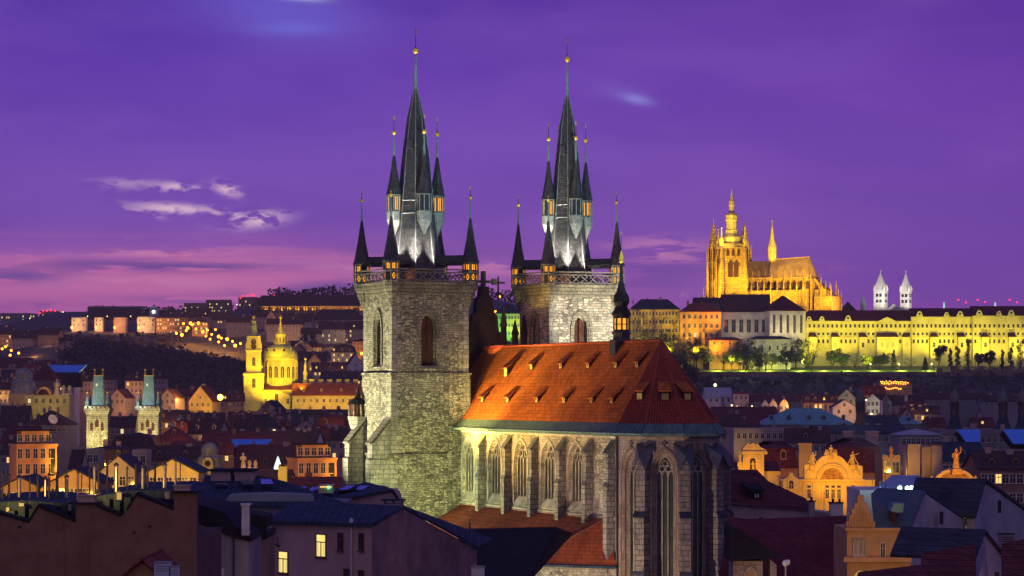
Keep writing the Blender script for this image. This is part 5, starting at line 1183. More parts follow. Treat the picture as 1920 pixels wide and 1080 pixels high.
for px, top in ((573, 543), (597, 548), (626, 544), (637, 541), (1187, 553)): tree('dark pointed tree on the hill crest ' + {573: 'above the arcade roof', 597: 'right of the first crest tree', 626: 'left of the tallest crest tree', 637: 'tallest above the arcade roof', 1187: 'right of the ridge lantern turret'}[px], px, 560, top, 2700 if px < 1000 else 1900, 'fir', 'fir', 12, 1, 'pointed trees on the skyline', 'conifer')
for px, top in ((572, 616), (588, 617)): tree('dark leafless clump before the long pale house, ' + ('left' if px < 580 else 'right') + ' one', px, 640, top, 2050, 'round', 'dark', 18, 1, 'dark trees before the pale house')

# street lamps of the hill: a post with a glowing head
SODIUM = glow('sodium_lamp', (1, .28, .012), 9); SODW = glow('pale_lamp', (1, .80, .36), 3); REDL = glow('red_lamp', (1, .015, .02), 5); STARW = glow('bright_lamp', (1, .48, .04), 9)
lamp0 = {}
def street_lamp(label, px, py, D, r=.75, m=SODIUM, group='street lamps on the western hill', hgt=None, name='street_lamp'):
    x, y, z = at(px, py, D); zg = ground(x, y); h = max(3, hgt or min(9, z - zg)); t = thing(name, label, 'street lamp', (x, y, z), 0, group)
    key = (round(h), r, m.name)
    if key not in lamp0:
        mb = MB(); mb.tube((0, .3, -h), (0, .3, -r), .12, .08, 5); mb.tube((0, .3, -r * .2), (0, -r * .5, r * .9), .08, n=4); a = mb.build('post', DARK, t); mb = MB(); mb.ball((0, 0, 0), r, 8, 6); b = mb.build('lamp_head', m, t); lamp0[key] = (a.data, b.data)
    else: put('post', lamp0[key][0], t); put('lamp_head', lamp0[key][1], t)
    return t
HL = [(352, 615), (436, 640), (404, 618), (372, 606), (344, 607), (389, 619), (441, 648), (415, 634), (331, 625), (341, 628), (360, 609), (367, 617), (380, 622), (394, 636), (397, 627), (410, 631), (410, 641), (421, 648), (426, 636), (451, 644), (386, 630), (357, 606), (349, 620)]  # opening entries are extra lamps, added for more orange glow
for i, (px, py) in enumerate(HL): street_lamp('glowing orange street lamp on the road climbing the western hill', px, py, 2130 - (py - 606) * 3.2, .9 if i % 3 else 1.25)
for px in (134, 180, 215, 260): street_lamp('orange lamp at the left foot of a small pale block, ' + {134: 'leftmost', 180: 'second', 215: 'third', 260: 'rightmost'}[px], px, 614, 2235, .8)
for px, py in ((4, 654), (21, 657), (35, 662), (19, 666), (10, 650)): street_lamp('glowing orange street lamp clustered at the left photo edge', px, py, 1960, .9, SODIUM, 'street lamps at the left edge')
for px, py in ((164, 593), (201, 593), (245, 593), (118, 585), (444, 571), (56, 597)): street_lamp('tiny pale lamp among the hill houses', px, py, 2330, .5, SODW, 'pale lamps among the hill houses')
street_lamp('orange street lamp beside the tower edge above the white gable', 678, 663, 1800, 1.0, SODIUM, None); street_lamp('bright starry street lamp left of the yellow domed church', 413, 745, 1220, 1.45, STARW, None)
for i, (px, py) in enumerate(((937, 556), (1034, 560), (1030, 562), (929, 584))): street_lamp('orange lamp on the hill seen between the church towers, ' + ('largest', 'right one', 'beside the right one', 'lowest')[i], px - (60 if 1000 < px < 1040 else 0), py, 2300, .9)
street_lamp('yellow street lamp glowing behind the shadowy bushes on the castle slope', 1341, 722, 1380, .9, SODW, None)
for px, py in ((1624, 750), (1634, 776), (1410, 762), (1372, 760)): street_lamp('small pale lamp between the houses under the castle slope', px, py, 1190, .45, SODW, 'lamps under the castle slope')
for px, py in ((1632, 682), (1685, 682), (1747, 682)): street_lamp('white garden lamp glowing on the palace lawn', px, py, 1546, .75, LITW, 'garden lamps on the palace lawn')
for px in (1778, 1829, 1874): street_lamp('dark tall lamp post on the terrace before the palace', px, 668, 1540, .3, DARK, 'unlit lamp posts on the terrace')
def red(px, py, D, label, group):
    t = thing('warning_light', label, 'warning light', at(px, py, D), 0, group); mb = MB(); mb.ball((0, 0, 0), .8, 6, 5); mb.build('lamp_head', REDL, t); mb = MB(); mb.tube((0, 0, -5), (0, 0, -.7), .15, n=4); mb.build('post', DARK, t)
for px, py in ((75, 587), (81, 584), (88, 583), (95, 582), (103, 583)): red(px, py, 2590, 'red roof light in the string at the far left skyline', 'red lights at the far left')
for px, py in ((451, 559), (456, 555), (464, 554), (472, 553), (477, 554), (514, 554)): red(px, py, 2620, 'red roof light in the string left of the arcaded building', 'red lights left of the arcade')
for px, py in ((1797, 562), (1811, 567), (1833, 562), (1847, 566), (1893, 562), (1907, 567)): red(px, py, 2600, 'red mast light on the horizon above the palace roof', 'red lights over the palace')

# ================================================================ yellow domed church with its slim tower
def domed_church():
    D = 1500.0; k = D / F; zb = 9.0; t = thing('domed_church', 'bright yellow floodlit baroque church with a green-gold dome and slim clock tower', 'church', ((505 - 960) * k, D, zb)); X = lambda px: (px - 505) * k; Z = lambda py: zat(py, D) - zb; q = lambda r, py: (r * k, Z(py))
    Y = plain('baroque_plaster', (.60, .50, .20), .9, .15, .3, streak=.25, bump=.2); YD = plain('dome_copper', (.42, .42, .16), .55, .25, .4, streak=.3)
    mb = MB(); x = X(474); s2 = 1 / math.cos(math.pi / 4); yc = 4
    mb.lathe([q(18.5 * s2, 845), q(18.5 * s2, 705), q(20 * s2, 703), q(20 * s2, 700), q(14 * s2, 697), q(14 * s2, 660), q(15.5 * s2, 658), q(15.5 * s2, 656)], 4, (x, yc), R(45 + 8)); mb.lathe([q(13.5 * s2, 656), q(12.5 * s2, 632), q(13.5 * s2, 630)], 4, (x, yc), R(53))
    tw = mb.build('clock_tower', Y, t)
    mb = MB(); mb.lathe([q(13.5, 630), q(11, 626), q(7, 618), q(6, 613), q(7, 612), q(5.5, 610), q(4.5, 606), q(4.5, 603), q(5.5, 602), q(3, 599), q(1.2, 597), q(.6, 592)], 8, (x, yc)); mb.build('helm', YD, tw); mb = MB(); mb.ball((x, yc, Z(594)), 1.0); mb.build('finial', GOLD, tw)
    for i in range(4):
        a = R(53 + 90 * i); mb = MB(); mb.lathe([q(1.6, 656), q(1.4, 648), q(1.8, 646), q(.6, 641)], 6, (x + 14.5 * k * s2 * math.cos(a) * .93, yc + 14.5 * k * s2 * math.sin(a) * .93)); mb.build('urn', Y, tw)
    for r, z0, h, w in ((18.5, 727, 4.4, 2.0), (14, 686, 4.0, 1.9)):
        for a in (R(8 - 90), R(8)):
            d = Vector((math.cos(a), math.sin(a))); window(tw, x + d.x * (r * k + .05), yc + d.y * (r * k + .05), Z(z0), w, h, 'red', a + math.pi / 2, round_=True)
    a = R(8 - 90)
    for py in (641, 650):
        mb = MB(); d = Vector((math.cos(a), math.sin(a), 0)); sd = Vector((-d.y, d.x, 0)); p = Vector((x, yc, Z(py))) + d * (13.6 * k); mb.mat(0); mb.ext([p + (sd * math.cos(i * .524) + Vector((0, 0, math.sin(i * .524)))) * 1.55 for i in range(12)], d * .25); mb.mat(1); mb.tube(p + d * .3, p + d * .3 + Vector((0, 0, 1.2)), .1, n=4); mb.tube(p + d * .3, p + d * .3 + sd * .8, .1, n=4); mb.build('clock_face' if py == 650 else 'medallion', [M_LOUV, GOLD], tw)
    # drum and dome
    c = (X(522), 14); mb = MB(); mb.lathe([q(32, 845), q(32, 724), q(32.5, 722), q(30.5, 719), q(30.5, 677), q(33, 675), q(33, 671), q(31, 669)], 16, c)
    for i in range(16):
        a = 2 * math.pi * i / 16; mb.tube((c[0] + 31 * k * math.cos(a), c[1] + 31 * k * math.sin(a), Z(719)), (c[0] + 31 * k * math.cos(a), c[1] + 31 * k * math.sin(a), Z(677)), .5, n=6)
    dr = mb.build('drum', Y, t)
    for i in range(8):
        a = R(-168 + 22.5 * i); window(dr, c[0] + 30.3 * k * math.cos(a), c[1] + 30.3 * k * math.sin(a), Z(708), 2.1, 5.4, 'red', a + math.pi / 2, round_=True)
    mb = MB(); dp = [(33 * math.cos(R(e)) ** .8, 670 - 26 * math.sin(R(e))) for e in (0, 12, 25, 38, 50, 60, 68, 73)]; mb.mat(0); mb.lathe([q(r, z) for r, z in dp], 24, c)
    mb.mat(1)
    for i in range(8):
        a = R(-168 + 45 * i)
        for (r0, z0), (r1, z1) in zip(dp, dp[1:]): mb.tube((c[0] + r0 * k * math.cos(a), c[1] + r0 * k * math.sin(a), Z(z0)), (c[0] + r1 * k * math.cos(a), c[1] + r1 * k * math.sin(a), Z(z1)), .28, n=4)
    do = mb.build('dome', [YD, YD], t)
    for i in range(4):
        a = R(-145 + 36.6 * i); mb = MB(); p = Vector((c[0] + 26.3 * k * math.cos(a), c[1] + 27.5 * k * math.sin(a), Z(657))); d = Vector((math.cos(a), math.sin(a), 0)); sd = Vector((-d.y, d.x, 0)); mb.mat(0); mb.ext([p + sd * (1.1 * math.cos(j * .628)) + Vector((0, 0, 1.7 * math.sin(j * .628))) - d * .9 for j in range(10)], d * 1.4); mb.mat(1); mb.ext([p + d * .82 + sd * (.8 * math.cos(j * .628)) + Vector((0, 0, 1.3 * math.sin(j * .628))) for j in range(10)], d * .05); mb.build('dormer', [Y, M_LOUV], do)
    mb = MB(); mb.lathe([q(13, 647), q(13, 643), q(9.5, 642), q(9, 630), q(10.5, 628), q(10.5, 626), q(8, 622), q(4.5, 617), q(3, 613), q(3.4, 612), q(2, 609), q(2.6, 606), q(1.5, 603), q(1, 598), q(.5, 593)], 8, c)
    for i in range(8): mb.lathe([q(1.2, 647), q(1, 641), q(.3, 637)], 4, (c[0] + 12.3 * k * math.cos(i * .785), c[1] + 12.3 * k * math.sin(i * .785)))
    lo = mb.build('lantern', Y, do)
    for i in (-3, -2, -1): a = i * math.pi / 4 ; window(lo, c[0] + 9.0 * k * math.cos(a), c[1] + 9.0 * k * math.sin(a), Z(641), .9, 2.6, 'red', a + math.pi / 2)
    mb = MB(); mb.ball((c[0], c[1], Z(594)), .9); mb.tube((c[0], c[1], Z(594)), (c[0], c[1], Z(589)), .15, n=4); mb.build('finial', GOLD, do)
    # body, college wing, small spire
    mb = MB(); mb.box(X(492), -2, 0, X(549), 30, Z(731)); mb.ext([(X(496), -5, 0), (X(546), -5, 0), (X(546), -5, Z(742)), (X(521), -5, Z(731)), (X(496), -5, Z(742))], (0, 4, 0)); mb.box(X(491), -2.4, Z(733), X(550), -2, Z(731)); bo = mb.build('wall', Y, t)
    window(bo, X(520), -5, Z(755), 2.0, 4.2, 'red', round_=True)
    for px in (500, 541): window(bo, X(px), -5, Z(757), 1.4, 3.0)
    mb = MB(); mb.add([(X(492), -2, Z(731)), (X(549), -2, Z(731)), (X(545), 8, Z(719)), (X(496), 8, Z(719)), (X(549), 20, Z(719)), (X(492), 20, Z(719))], [(0, 1, 2, 3), (1, 4, 2), (0, 3, 5)]); mb.build('roof', RF['orange'], t)
    mb = MB(); c3 = (X(570), 10); mb.lathe([q(5, 730), q(5, 716), q(6, 714), q(3.6, 712), q(3.6, 703), q(5, 702), q(4.6, 698), q(2.5, 694), q(2, 690), q(3.4, 687), q(2, 684), q(1, 680), q(.4, 674)], 8, c3); mb.ball((*c3, Z(673)), .8); mb.build('ridge_turret', Y, t)
    for i in range(8): a = i * math.pi / 4
domed_church()
t = H('long orange college with a red roof and a row of square chimneys', 548, 690, 741, 720, 1490, 16, 'gable', 'yellow', 'orange', (11, 2), 0, 0, 4, .1, ww=1.3, wh=1.9, pitch=6, top=2.2, name='college', cat='college')
for i, px in enumerate((582, 599, 616, 633, 649, 665, 681)):
    x = (px - 960) / F * 1490 - t.location.x; mb = MB(); mb.box(x - 1.3, 10, zat(722, 1490) - t.location.z, x + 1.3, 11.5, zat(711.5, 1490) - t.location.z); mb.box(x - 1.5, 9.8, zat(712.5, 1490) - t.location.z, x + 1.5, 11.7, zat(711, 1490) - t.location.z); mb.build('chimney', WL['yellow'], next(c for c in t.children if c.name.startswith('roof')))

# ================================================================ the two bridge towers
def bridge_tower():
    D = 1000.0; k = D / F; zb = 0; t = thing('bridge_tower', 'floodlit pale gothic bridge tower with a teal wedge roof, the left of two', 'tower', ((182 - 960) * k, D, zb)); X = lambda px: (px - 182) * k; Z = lambda py: zat(py, D)
    M_B = masonry('bridge_stone', (.50, .45, .32), (.34, .30, .22), (.14, .12, .09), 1.6, .8, .09, .8, None, None, .1)
    w = 20 * k; mb = MB(); mb.box(-w, 0, 0, w, 2 * w, Z(775)); mb.ext([(-w - 1e-3, 0, Z(778)), (w + 1e-3, 0, Z(778)), (w * 1.17, -.9, Z(771)), (-w * 1.17, -.9, Z(771))], (0, 2 * w + .9, 0)); o = mb.build('wall', M_B, t)
    mb = MB(); W = w * 1.2
    for x0, x1, y0, y1 in ((-W, W, -1, -.6), (-W, W, 2 * w + .2, 2 * w + .6), (-W, -W + .4, -.6, 2 * w + .2), (W - .4, W, -.6, 2 * w + .2)): mb.box(x0, y0, Z(771), x1, y1, Z(766))
    for i in range(6):
        x = -W + 2 * W * (i + .15) / 6; mb.box(x, -1, Z(766), x + 2 * W / 6 * .6, -.6, Z(762))
    for i in range(6): x = -W + 2 * W * (i + .5) / 6; mb.ball((x, -.95, Z(768.5)), .22, 6, 4)
    mb.box(-W - .1, -1.1, Z(762.3), W + .1, -.5, Z(761.4)); mb.build('battlement', M_B, o)
    mb = MB(); b0 = [(-11.5 * k, 1.5), (11.5 * k, 1.5), (11.5 * k, 2 * w - 1.5), (-11.5 * k, 2 * w - 1.5)]
    yc = w; mb.add([(*p, Z(760)) for p in b0] + [(-8.5 * k, yc - 1.6, Z(705)), (8.5 * k, yc - 1.6, Z(705)), (8.5 * k, yc + 1.6, Z(705)), (-8.5 * k, yc + 1.6, Z(705))], [(0, 1, 5, 4), (1, 2, 6, 5), (2, 3, 7, 6), (3, 0, 4, 7), (4, 5, 6, 7)])
    ro = mb.build('roof', COPPER, t)
    mb = MB(); mb.box(-9 * k, yc - 1.7, Z(705), 9 * k, yc + 1.7, Z(703.6))
    for s in (-7.5, 7.5): mb.tube((s * k, yc, Z(704)), (s * k, yc, Z(694)), .32, .1, 6); mb.ball((s * k, yc, Z(700)), .36); mb.ball((s * k, yc, Z(693)), .42)
    mb.build('ridge_finial', GOLD, ro)
    mb = MB(); mb.box(-3.6 * k, 1.9, Z(724), -1.2 * k, 2.9, Z(719)); mb.build('hatch', LITW, ro)
    for x in (-19 * k, 19 * k):
        for y in (.4, 2 * w - .4):
            mb = MB(); mb.mat(0); mb.lathe([(.75, Z(772)), (.7, Z(756)), (.85, Z(755)), (.4, Z(748)), (.12, Z(737))], 6, (x, y)); mb.mat(1); mb.ball((x, y, Z(736)), .4); mb.build('corner_turret', [COPPER, GOLD], o)
    for px, py, ww in ((172, 803, 1.0), (182, 797, 1.2), (192, 803, 1.0)):
        mb = MB(); mb.mat(1); x = X(px); mb.ext([(x - ww, -.25, Z(py + 5)), (x + ww, -.25, Z(py + 5)), (x + ww, -.25, Z(py - 9)), (x, -.25, Z(py - 15)), (x - ww, -.25, Z(py - 9))], (0, .24, 0)); mb.mat(0); mb.ext([(x - ww * .6, -.3, Z(py + 4)), (x + ww * .6, -.3, Z(py + 4)), (x + ww * .6, -.3, Z(py - 8)), (x, -.3, Z(py - 12)), (x - ww * .6, -.3, Z(py - 8))], (0, .04, 0)); mb.build('niche', [M_LOUV, M_B], o)
    for s in (-17.5, -6, 6, 17.5): mb = MB(); mb.box((s - 1.2) * k, -.35, 0, (s + 1.2) * k, -.003, Z(780)); mb.build('pilaster', M_B, o)
    return t
bt = bridge_tower(); bt2 = copy_tree(bt); bt2.location.x += 95 * 1000 / F; bt2['label'] = 'floodlit pale gothic bridge tower with a teal wedge roof, the right of two'
for b in (bt, bt2): b['group'] = 'bridge towers'
# ================================================================ small fittings
def statue(label, px, py, D, h, m, cat='statue', arms='down', base=.6, group=None, par=None):
    """a robed standing figure on a block"""
    p = at(px, py, D); t = thing('statue', label, cat, p, 0, group); s = h / 1.8; mb = MB()
    mb.lathe([(.30, 0), (.34, .12), (.27, .5), (.22, .85), (.24, 1.05), (.27, 1.3), (.20, 1.45), (.08, 1.5), (.075, 1.56), (.12, 1.62), (.13, 1.7), (.11, 1.79), (.04, 1.84)], 10, sy=.75)
    A1 = {'down': ((.26, 0, 1.36), (.34, -.08, 1.05), (.2, -.2, .85)), 'out': ((.25, 0, 1.38), (.55, -.05, 1.45), (.85, -.05, 1.6)), 'up': ((.25, 0, 1.38), (.42, -.1, 1.55), (.36, -.1, 1.95))}[arms]; A2 = ((-.26, 0, 1.36), (-.36, -.06, 1.1), (-.18, -.22, .95))
    for a in (A1, A2): mb.tube(a[0], a[1], .085, .07, 6); mb.tube(a[1], a[2], .07, .05, 6); mb.ball(a[2], .065, 6, 4)
    mb.v = [v * s for v in mb.v]; mb.build('figure', m, t); mb = MB(); mb.box(-.42 * s, -.42 * s, -base - .5, .42 * s, .42 * s, 0); mb.build('plinth', m, t); return t
def sat_dish(label, px, py, D, r):
    p = at(px, py, D); t = thing('satellite_dish', label, 'satellite dish', p); mb = MB(); mb.X = Matrix.Rotation(R(60), 4, 'X') @ Matrix.Rotation(R(35), 4, 'Y'); mb.lathe([(.05, 0), (r * .5, r * .08), (r, r * .3), (r * 1.02, r * .33), (r, r * .34), (r * .5, r * .14), (.05, r * .06)], 16); mb.tube((0, 0, .1), (0, 0, r), .05, n=4); mb.X = None; mb.build('reflector', WL['white'], t); mb = MB(); mb.tube((0, .3, -4), (0, .1, 0), .09, n=5); mb.build('mast', DARK, t)
sat_dish('pale satellite dish left of the bridge towers', 98, 787, 1030, 2.0); sat_dish('pale satellite dish beside the oriel of the church tower', 622, 813, 950, 2.0)
def dome_building(label, px0, px1, py0, pytop, D, clock):
    k = D / F; x = ((px0 + px1) / 2 - 960) * k; r = (px1 - px0) / 2 * k; zb = zat(py0, D) - 18; Z = lambda py: zat(py, D) - zb; t = thing('domed_building', label, 'corner building', (x, D, zb)); mb = MB(); hgt = pytop - py0
    mb.box(-r, -r * .2, 0, r, r * 1.8, 18); w = mb.build('wall', WL['yellow' if clock else 'ochre'], t)
    mb = MB(); n = [(1.05, 0), (1.0, .12), (.93, .42), (.72, .5), (.66, .58), (.70, .62), (.66, .78), (.45, .92), (.12, 1.0)]
    mb.lathe([(a * r, 18.004 + b * (Z(pytop) - 18)) for a, b in n], 16, (0, r * .8))
    for i in range(8): an = i * math.pi / 4; mb.tube((r * 1.0 * math.cos(an), r * .8 + r * 1.0 * math.sin(an), 18.3), (r * .93 * math.cos(an), r * .8 + r * .93 * math.sin(an), 18 + .42 * (Z(pytop) - 18)), .12, n=4)
    mb.build('dome', plain('weathered_dome', (.22, .22, .18), .5, .35, .6, streak=.4), t)
    if clock:
        mb = MB(); g0 = 18 - 1; mb.mat(0); pts = [(-r * .9, 8), (r * .9, 8), (r * .9, 18.3), (r * .45, 18.3)] + [(r * .42 * math.cos(math.pi * i / 8), 19.6 + r * .42 * math.sin(math.pi * i / 8)) for i in range(9)] + [(-r * .45, 18.3), (-r * .9, 18.3)]
        mb.ext([(a, -r * .2 - 1.0, b) for a, b in pts], (0, 1.0, 0)); mb.mat(1); mb.ext([(r * .24 * math.cos(i * .524), -r * .2 - 1.1, 19.3 + r * .24 * math.sin(i * .524)) for i in range(12)], (0, .09, 0)); mb.build('gable', [WL['yellow'], M_LOUV], t)
        for dx in (-.5, 0, .5): window(w, dx * r, -r * .2 - 1.0, 11, 1.0, 2.4)
    else:
        mb = MB(); mb.mat(0); mb.box(r * 1.0, 0, 0, r * 2.4, r, 17); mb.ext([(r * 1.7 + r * .6 * math.cos(math.pi * i / 8), -.2, 17.5 + r * .6 * math.sin(math.pi * i / 8)) for i in range(9)], (0, r, 0)); mb.mat(1); mb.ext([(r * 1.7 + r * .42 * math.cos(math.pi * i / 8), -.3, 17.6 + r * .42 * math.sin(math.pi * i / 8)) for i in range(9)], (0, .09, 0)); mb.build('pavilion', [WL['ochre'], M_LOUV], t)
dome_building('grey domed corner building with a yellow gable and round clock opening', 368, 414, 880, 829, 560, True); dome_building('dim grey dome and arched pavilion below the flat orange wall at the left edge', 17, 65, 738, 689, 1150, False)
H('yellow-lit plain wall block under the domed pavilion', 46, 130, 744, 741, 1100, 12, 'flat', 'yellow', 'black', (6, 1), 0, 0, 0, .1)
H('dark curved roof house between the left dome and roof statue', 60, 102, 712, 682, 1220, 16, 'hip', 'brown', 'maroon', None, 0, 1, 0, 0)
for lb, a in (('blue sky-reflecting flat roof light behind the left dome', (81, 160, 684, 698, 1350)), ('blue sky-reflecting flat roof light above the wide maroon roof', (430, 509, 824, 838, 880))):
    D = a[4]; t = thing('roof_light', lb, 'roof light', at((a[0] + a[1]) / 2, a[3], D)); mb = MB(); w = (a[1] - a[0]) / 2 / F * D; h = (a[3] - a[2]) / F * D; mb.ext([(-w * .7, 0, -.4), (w * .7, 0, -.4), (w * .7, 0, 0), (-w * .7, 0, 0)], (0, h * 1.6, 0)); mb.add([(-w * .7, 0, .02), (w * .7, 0, .02), (w, h * 1.5, h), (-w, h * 1.5, h), (-w * .7, 0, -.38), (w * .7, 0, -.38), (w, h * 1.5, h - .4), (-w, h * 1.5, h - .4)], [(0, 1, 2, 3), (4, 7, 6, 5), (0, 4, 5, 1), (1, 5, 6, 2), (2, 6, 7, 3), (3, 7, 4, 0)]); mb.build('glazing', plain('sky_glass', (.42, .66, .9), .15, .15, 1, metal=1), t)
    mb = MB(); mb.box(-w * .8, .5, -8, w * .8, h * 1.5, -.42); mb.build('roof_base', RF['black'], t)
statue('lamp-lit figure standing on the roof right of the left dome', 107, 739, 1150, 6.6, STONE, arms='down'); statue('gilded figure standing on the roof right of the domed corner building', 456, 878, 600, 3.6, STONE)
for px in (119, 131): chim = thing('roof_urn', 'small pale roof urn beside the lamp-lit figure, ' + ('left' if px < 125 else 'right') + ' one', 'urn', at(px, 739, 1150)); mb = MB(); mb.lathe([(1.2, -1), (1.2, .4), (.6, .8), (1.0, 2.0), (.9, 3.2), (.5, 3.6), (.7, 4)], 8); mb.build('vase', STONE, chim)
for px in (468, 479): chim = thing('roof_urn', 'small pale roof urn beside the gilded figure, ' + ('left' if px < 472 else 'right') + ' one', 'urn', at(px, 878, 600)); mb = MB(); mb.lathe([(.6, -1), (.6, .2), (.3, .4), (.5, 1.0), (.45, 1.5), (.25, 1.7), (.35, 1.9)], 8); mb.build('vase', STONE, chim)
def offset_office(label, px, py, D, sgn=1):
    """orange office block with a setback attic; px, py: near corner at the eave"""
    k = D / F; zb = max(0, zat(py, D) - 24); t = thing('office_block', label, 'office block', ((px - 960) * k, D, zb), R(24)); e = zat(py, D) - zb; mb = MB(); L1, L2 = 70 * k / math.cos(R(24)), 60 * k
    mb.box(-L1, 0, 0, 0, L2, e); mb.box(-L1 - .25, -.25, e - .5, .25, L2 + .25, e); w = mb.build('wall', WL['orange'], t); mb = MB(); s = 1.6; h = 24 * k
    mb.box(-L1 + s, s, e + .01, -s, L2 - s, e + h); a = mb.build('attic', WL['orange'], t); mb = MB(); mb.box(-L1 + .8, .7, e + h, -.6, L2, e + h + .35); mb.build('roof', RF['black'], t)
    for i in range(5): window(w, -L1 + L1 * (i + .45) / 5.3, 0, e - 3.6, 1.1, 2.4); window(a, -L1 + L1 * (i + .7) / 5.7, s, e + .6, 1.2, 1.7); window(w, -L1 + L1 * (i + .45) / 5.3, 0, e - 7.4, 1.1, 2.4)
    mb = MB(); mb.box(-1.6, -.12, e - 8, -.5, 0, e - 1.2); mb.build('stair_glazing', GLASS, w)
    for i in range(1): window(w, 0, L2 * .32, e - 4.2, 1.9, 2.4, 'dark', R(90)); window(w, 0, L2 * .32, e - 8.0, 1.9, 2.4, 'dark', R(90))
offset_office('orange office block with setback attic at the left, behind the flue pipes', 107, 832, 640); offset_office('orange office block with setback attic beside the foot of the church tower', 631, 858, 600)
t = thing('chimney_stack', 'tall bright yellow chimney stack below the small white pyramid', 'chimney', at(530, 908, 450)); mb = MB(); mb.box(-.8, 0, -6, .8, 1.2, 3.1); mb.box(-.9, -.1, 2.9, .9, 1.3, 3.15); mb.build('shaft', WL['yellow'], t); mb = MB(); mb.box(-.72, .1, 3.15, -.2, 1.1, 3.5); mb.box(.2, .1, 3.15, .72, 1.1, 3.5); mb.build('flue', RF['brown'], t)
t = thing('glass_pyramid', 'small white lit glass pyramid on the maroon roof', 'skylight', at(521, 875, 640)); mb = MB(); mb.lathe([(1.0, -1.5), (1.0, 0), (.02, 2.9)], 4, (0, 0), .4); mb.build('pane', glow('white_light', (.75, .92, 1), 2.2, .5, 1), t); mb = MB()
for i in range(4): a = .4 + i * math.pi / 2; mb.tube((math.cos(a), math.sin(a), 0), (0, 0, 2.9), .06, n=4)
mb.tube((0, 0, 2.8), (0, 0, 3.6), .05, n=4); mb.build('frame', DARK, t)

# ================================================================ nearest roofs, left
def face(mb, pts, depth):
    """polygon given as (px, py, D) with real thickness going away from the viewer"""
    return mb.ext([at(*p) for p in pts], (0, depth, 0))
D1 = 130.0
t = thing('gable_wall_house', 'big plain brown fire wall with a saw-toothed top at the lower left', 'house', at(184, 1085, D1)); t.location.z = 0
mb = MB(); face(mb, [(p, q, D1) for p, q in ((-25, 1330), (-25, 958), (0, 965), (54, 981), (72, 951), (142, 980), (142, 946), (182, 946), (182, 951), (226, 969), (238, 959), (256, 929), (326, 957), (326, 925), (369, 925), (369, 1330))], .7); mb.box(at(-25, 0, D1).x, D1 + .7, 10, at(369, 0, D1).x, D1 + 11, zat(1010, D1))
M_FW = plain('fire_wall_render', (.17, .10, .075), .95, .22, .9, streak=.45, bump=.35); w = mb.build('wall', M_FW, t, world=True)
mb = MB()
for a, b in (((-25, 957), (54, 980)), ((54, 980), (72, 950)), ((72, 950), (142, 979)), ((182, 950), (226, 968)), ((238, 958), (256, 928)), ((256, 928), (326, 956))):
    p, q = at(*a, D1), at(*b, D1); mb.ext([p + Vector((0, -.12, .02)), q + Vector((0, -.12, .02)), q + Vector((0, -.12, .14)), p + Vector((0, -.12, .14))], (0, 1.0, 0))
for a, b, y in ((142, 182, 946), (326, 369, 925)): mb.box(at(a - 3, 0, D1).x, D1 - .15, zat(y, D1), at(b + 3, 0, D1).x, D1 + .9, zat(y - 3, D1))
mb.build('coping', RF['black'], w, world=False) if False else mb.build('coping', RF['black'], t, world=True)
mb = MB()
for a in (([(-25, 1000), (-25, 942), (60, 939), (142, 946), (142, 1000)]), ([(142, 1000), (142, 938), (240, 921), (330, 919), (369, 927), (369, 1000)])):
    P = [at(p, q, D1 + 2) for p, q in a]; Q = [Vector((p.x, D1 + 10, max(p.z, zat(q, D1 + 2)) + .2)) for p, (_, q) in zip(P, a)]
    mb.add(P[1:-1] + Q[1:-1], [(i, i + 1, i + 1 + len(P) - 2, i + len(P) - 2) for i in range(len(P) - 3)]); mb.add(P, [tuple(range(len(P)))])
for i in range(18):
    px = i * 20 + 6; z = 960 - i * 1.2; mb.box(at(px, 0, D1).x, D1 + 1.2, zat(z + 20, D1), at(px + 12, 0, D1).x, D1 + 2.2 + (i % 3) * .6, zat(z - (i * 7) % 13, D1))
mb.build('roof', RF['blue'], t, world=True)
mb = MB()
for px, py in ((37, 988), (252, 999), (281, 987)): mb.lathe([(.09, 0), (.05, .02)], 10) if False else mb.ext([at(px, py, D1) + Vector((.09 * math.cos(i * .7), -.03, .07 * math.sin(i * .7))) for i in range(9)], (0, .028, 0))
mb.build('vent_hole', GLASS, w.parent, world=True)
for b in ((142, 182, 920), (323, 360, 902)):
    mb = MB(); mb.box(at(b[0] + 2, 0, D1).x, D1 + .2, zat(946 if b[0] < 200 else 924, D1) + .1, at(b[1] - 6, 0, D1).x, D1 + .9, zat(b[2] + 10, D1)); mb.box(at(b[0], 0, D1).x, D1 + .1, zat(b[2] + 10, D1), at(b[1] - 4, 0, D1).x, D1 + 1.0, zat(b[2] + 8, D1)); mb.build('chimney', WL['rose'], t, world=True)
# flue pipes standing on that roof
STEEL = plain('flue_steel', (.55, .48, .34), .28, .3, 3, metal=.85); STEELD = plain('flue_dark', (.06, .05, .045), .5, .3, 3)
PIPES = [(5, 893, 940, 3, 0), (17, 895, 940, 4, 0), (36, 897, 937, 7, 1), (56, 903, 938, 3, 0), (71, 899, 932, 5, 0), (85, 900, 942, 6, 1), (92, 894, 940, 4, 0), (107, 891, 940, 5, 0), (125, 897, 938, 7, 1), (146, 889, 926, 4, 1), (153, 897, 930, 2, 0),
         (168, 884, 925, 3, 0), (177, 876, 917, 6, 1), (185, 873, 918, 4, 0), (201, 869, 920, 4, 0), (218, 875, 919, 7, 1), (238, 882, 918, 3, 0), (255, 876, 908, 5, 0), (268, 878, 919, 6, 1), (277, 872, 917, 4, 0), (291, 869, 918, 4, 0), (309, 875, 916, 7, 1), (329, 866, 903, 4, 1), (338, 876, 910, 2, 0)]
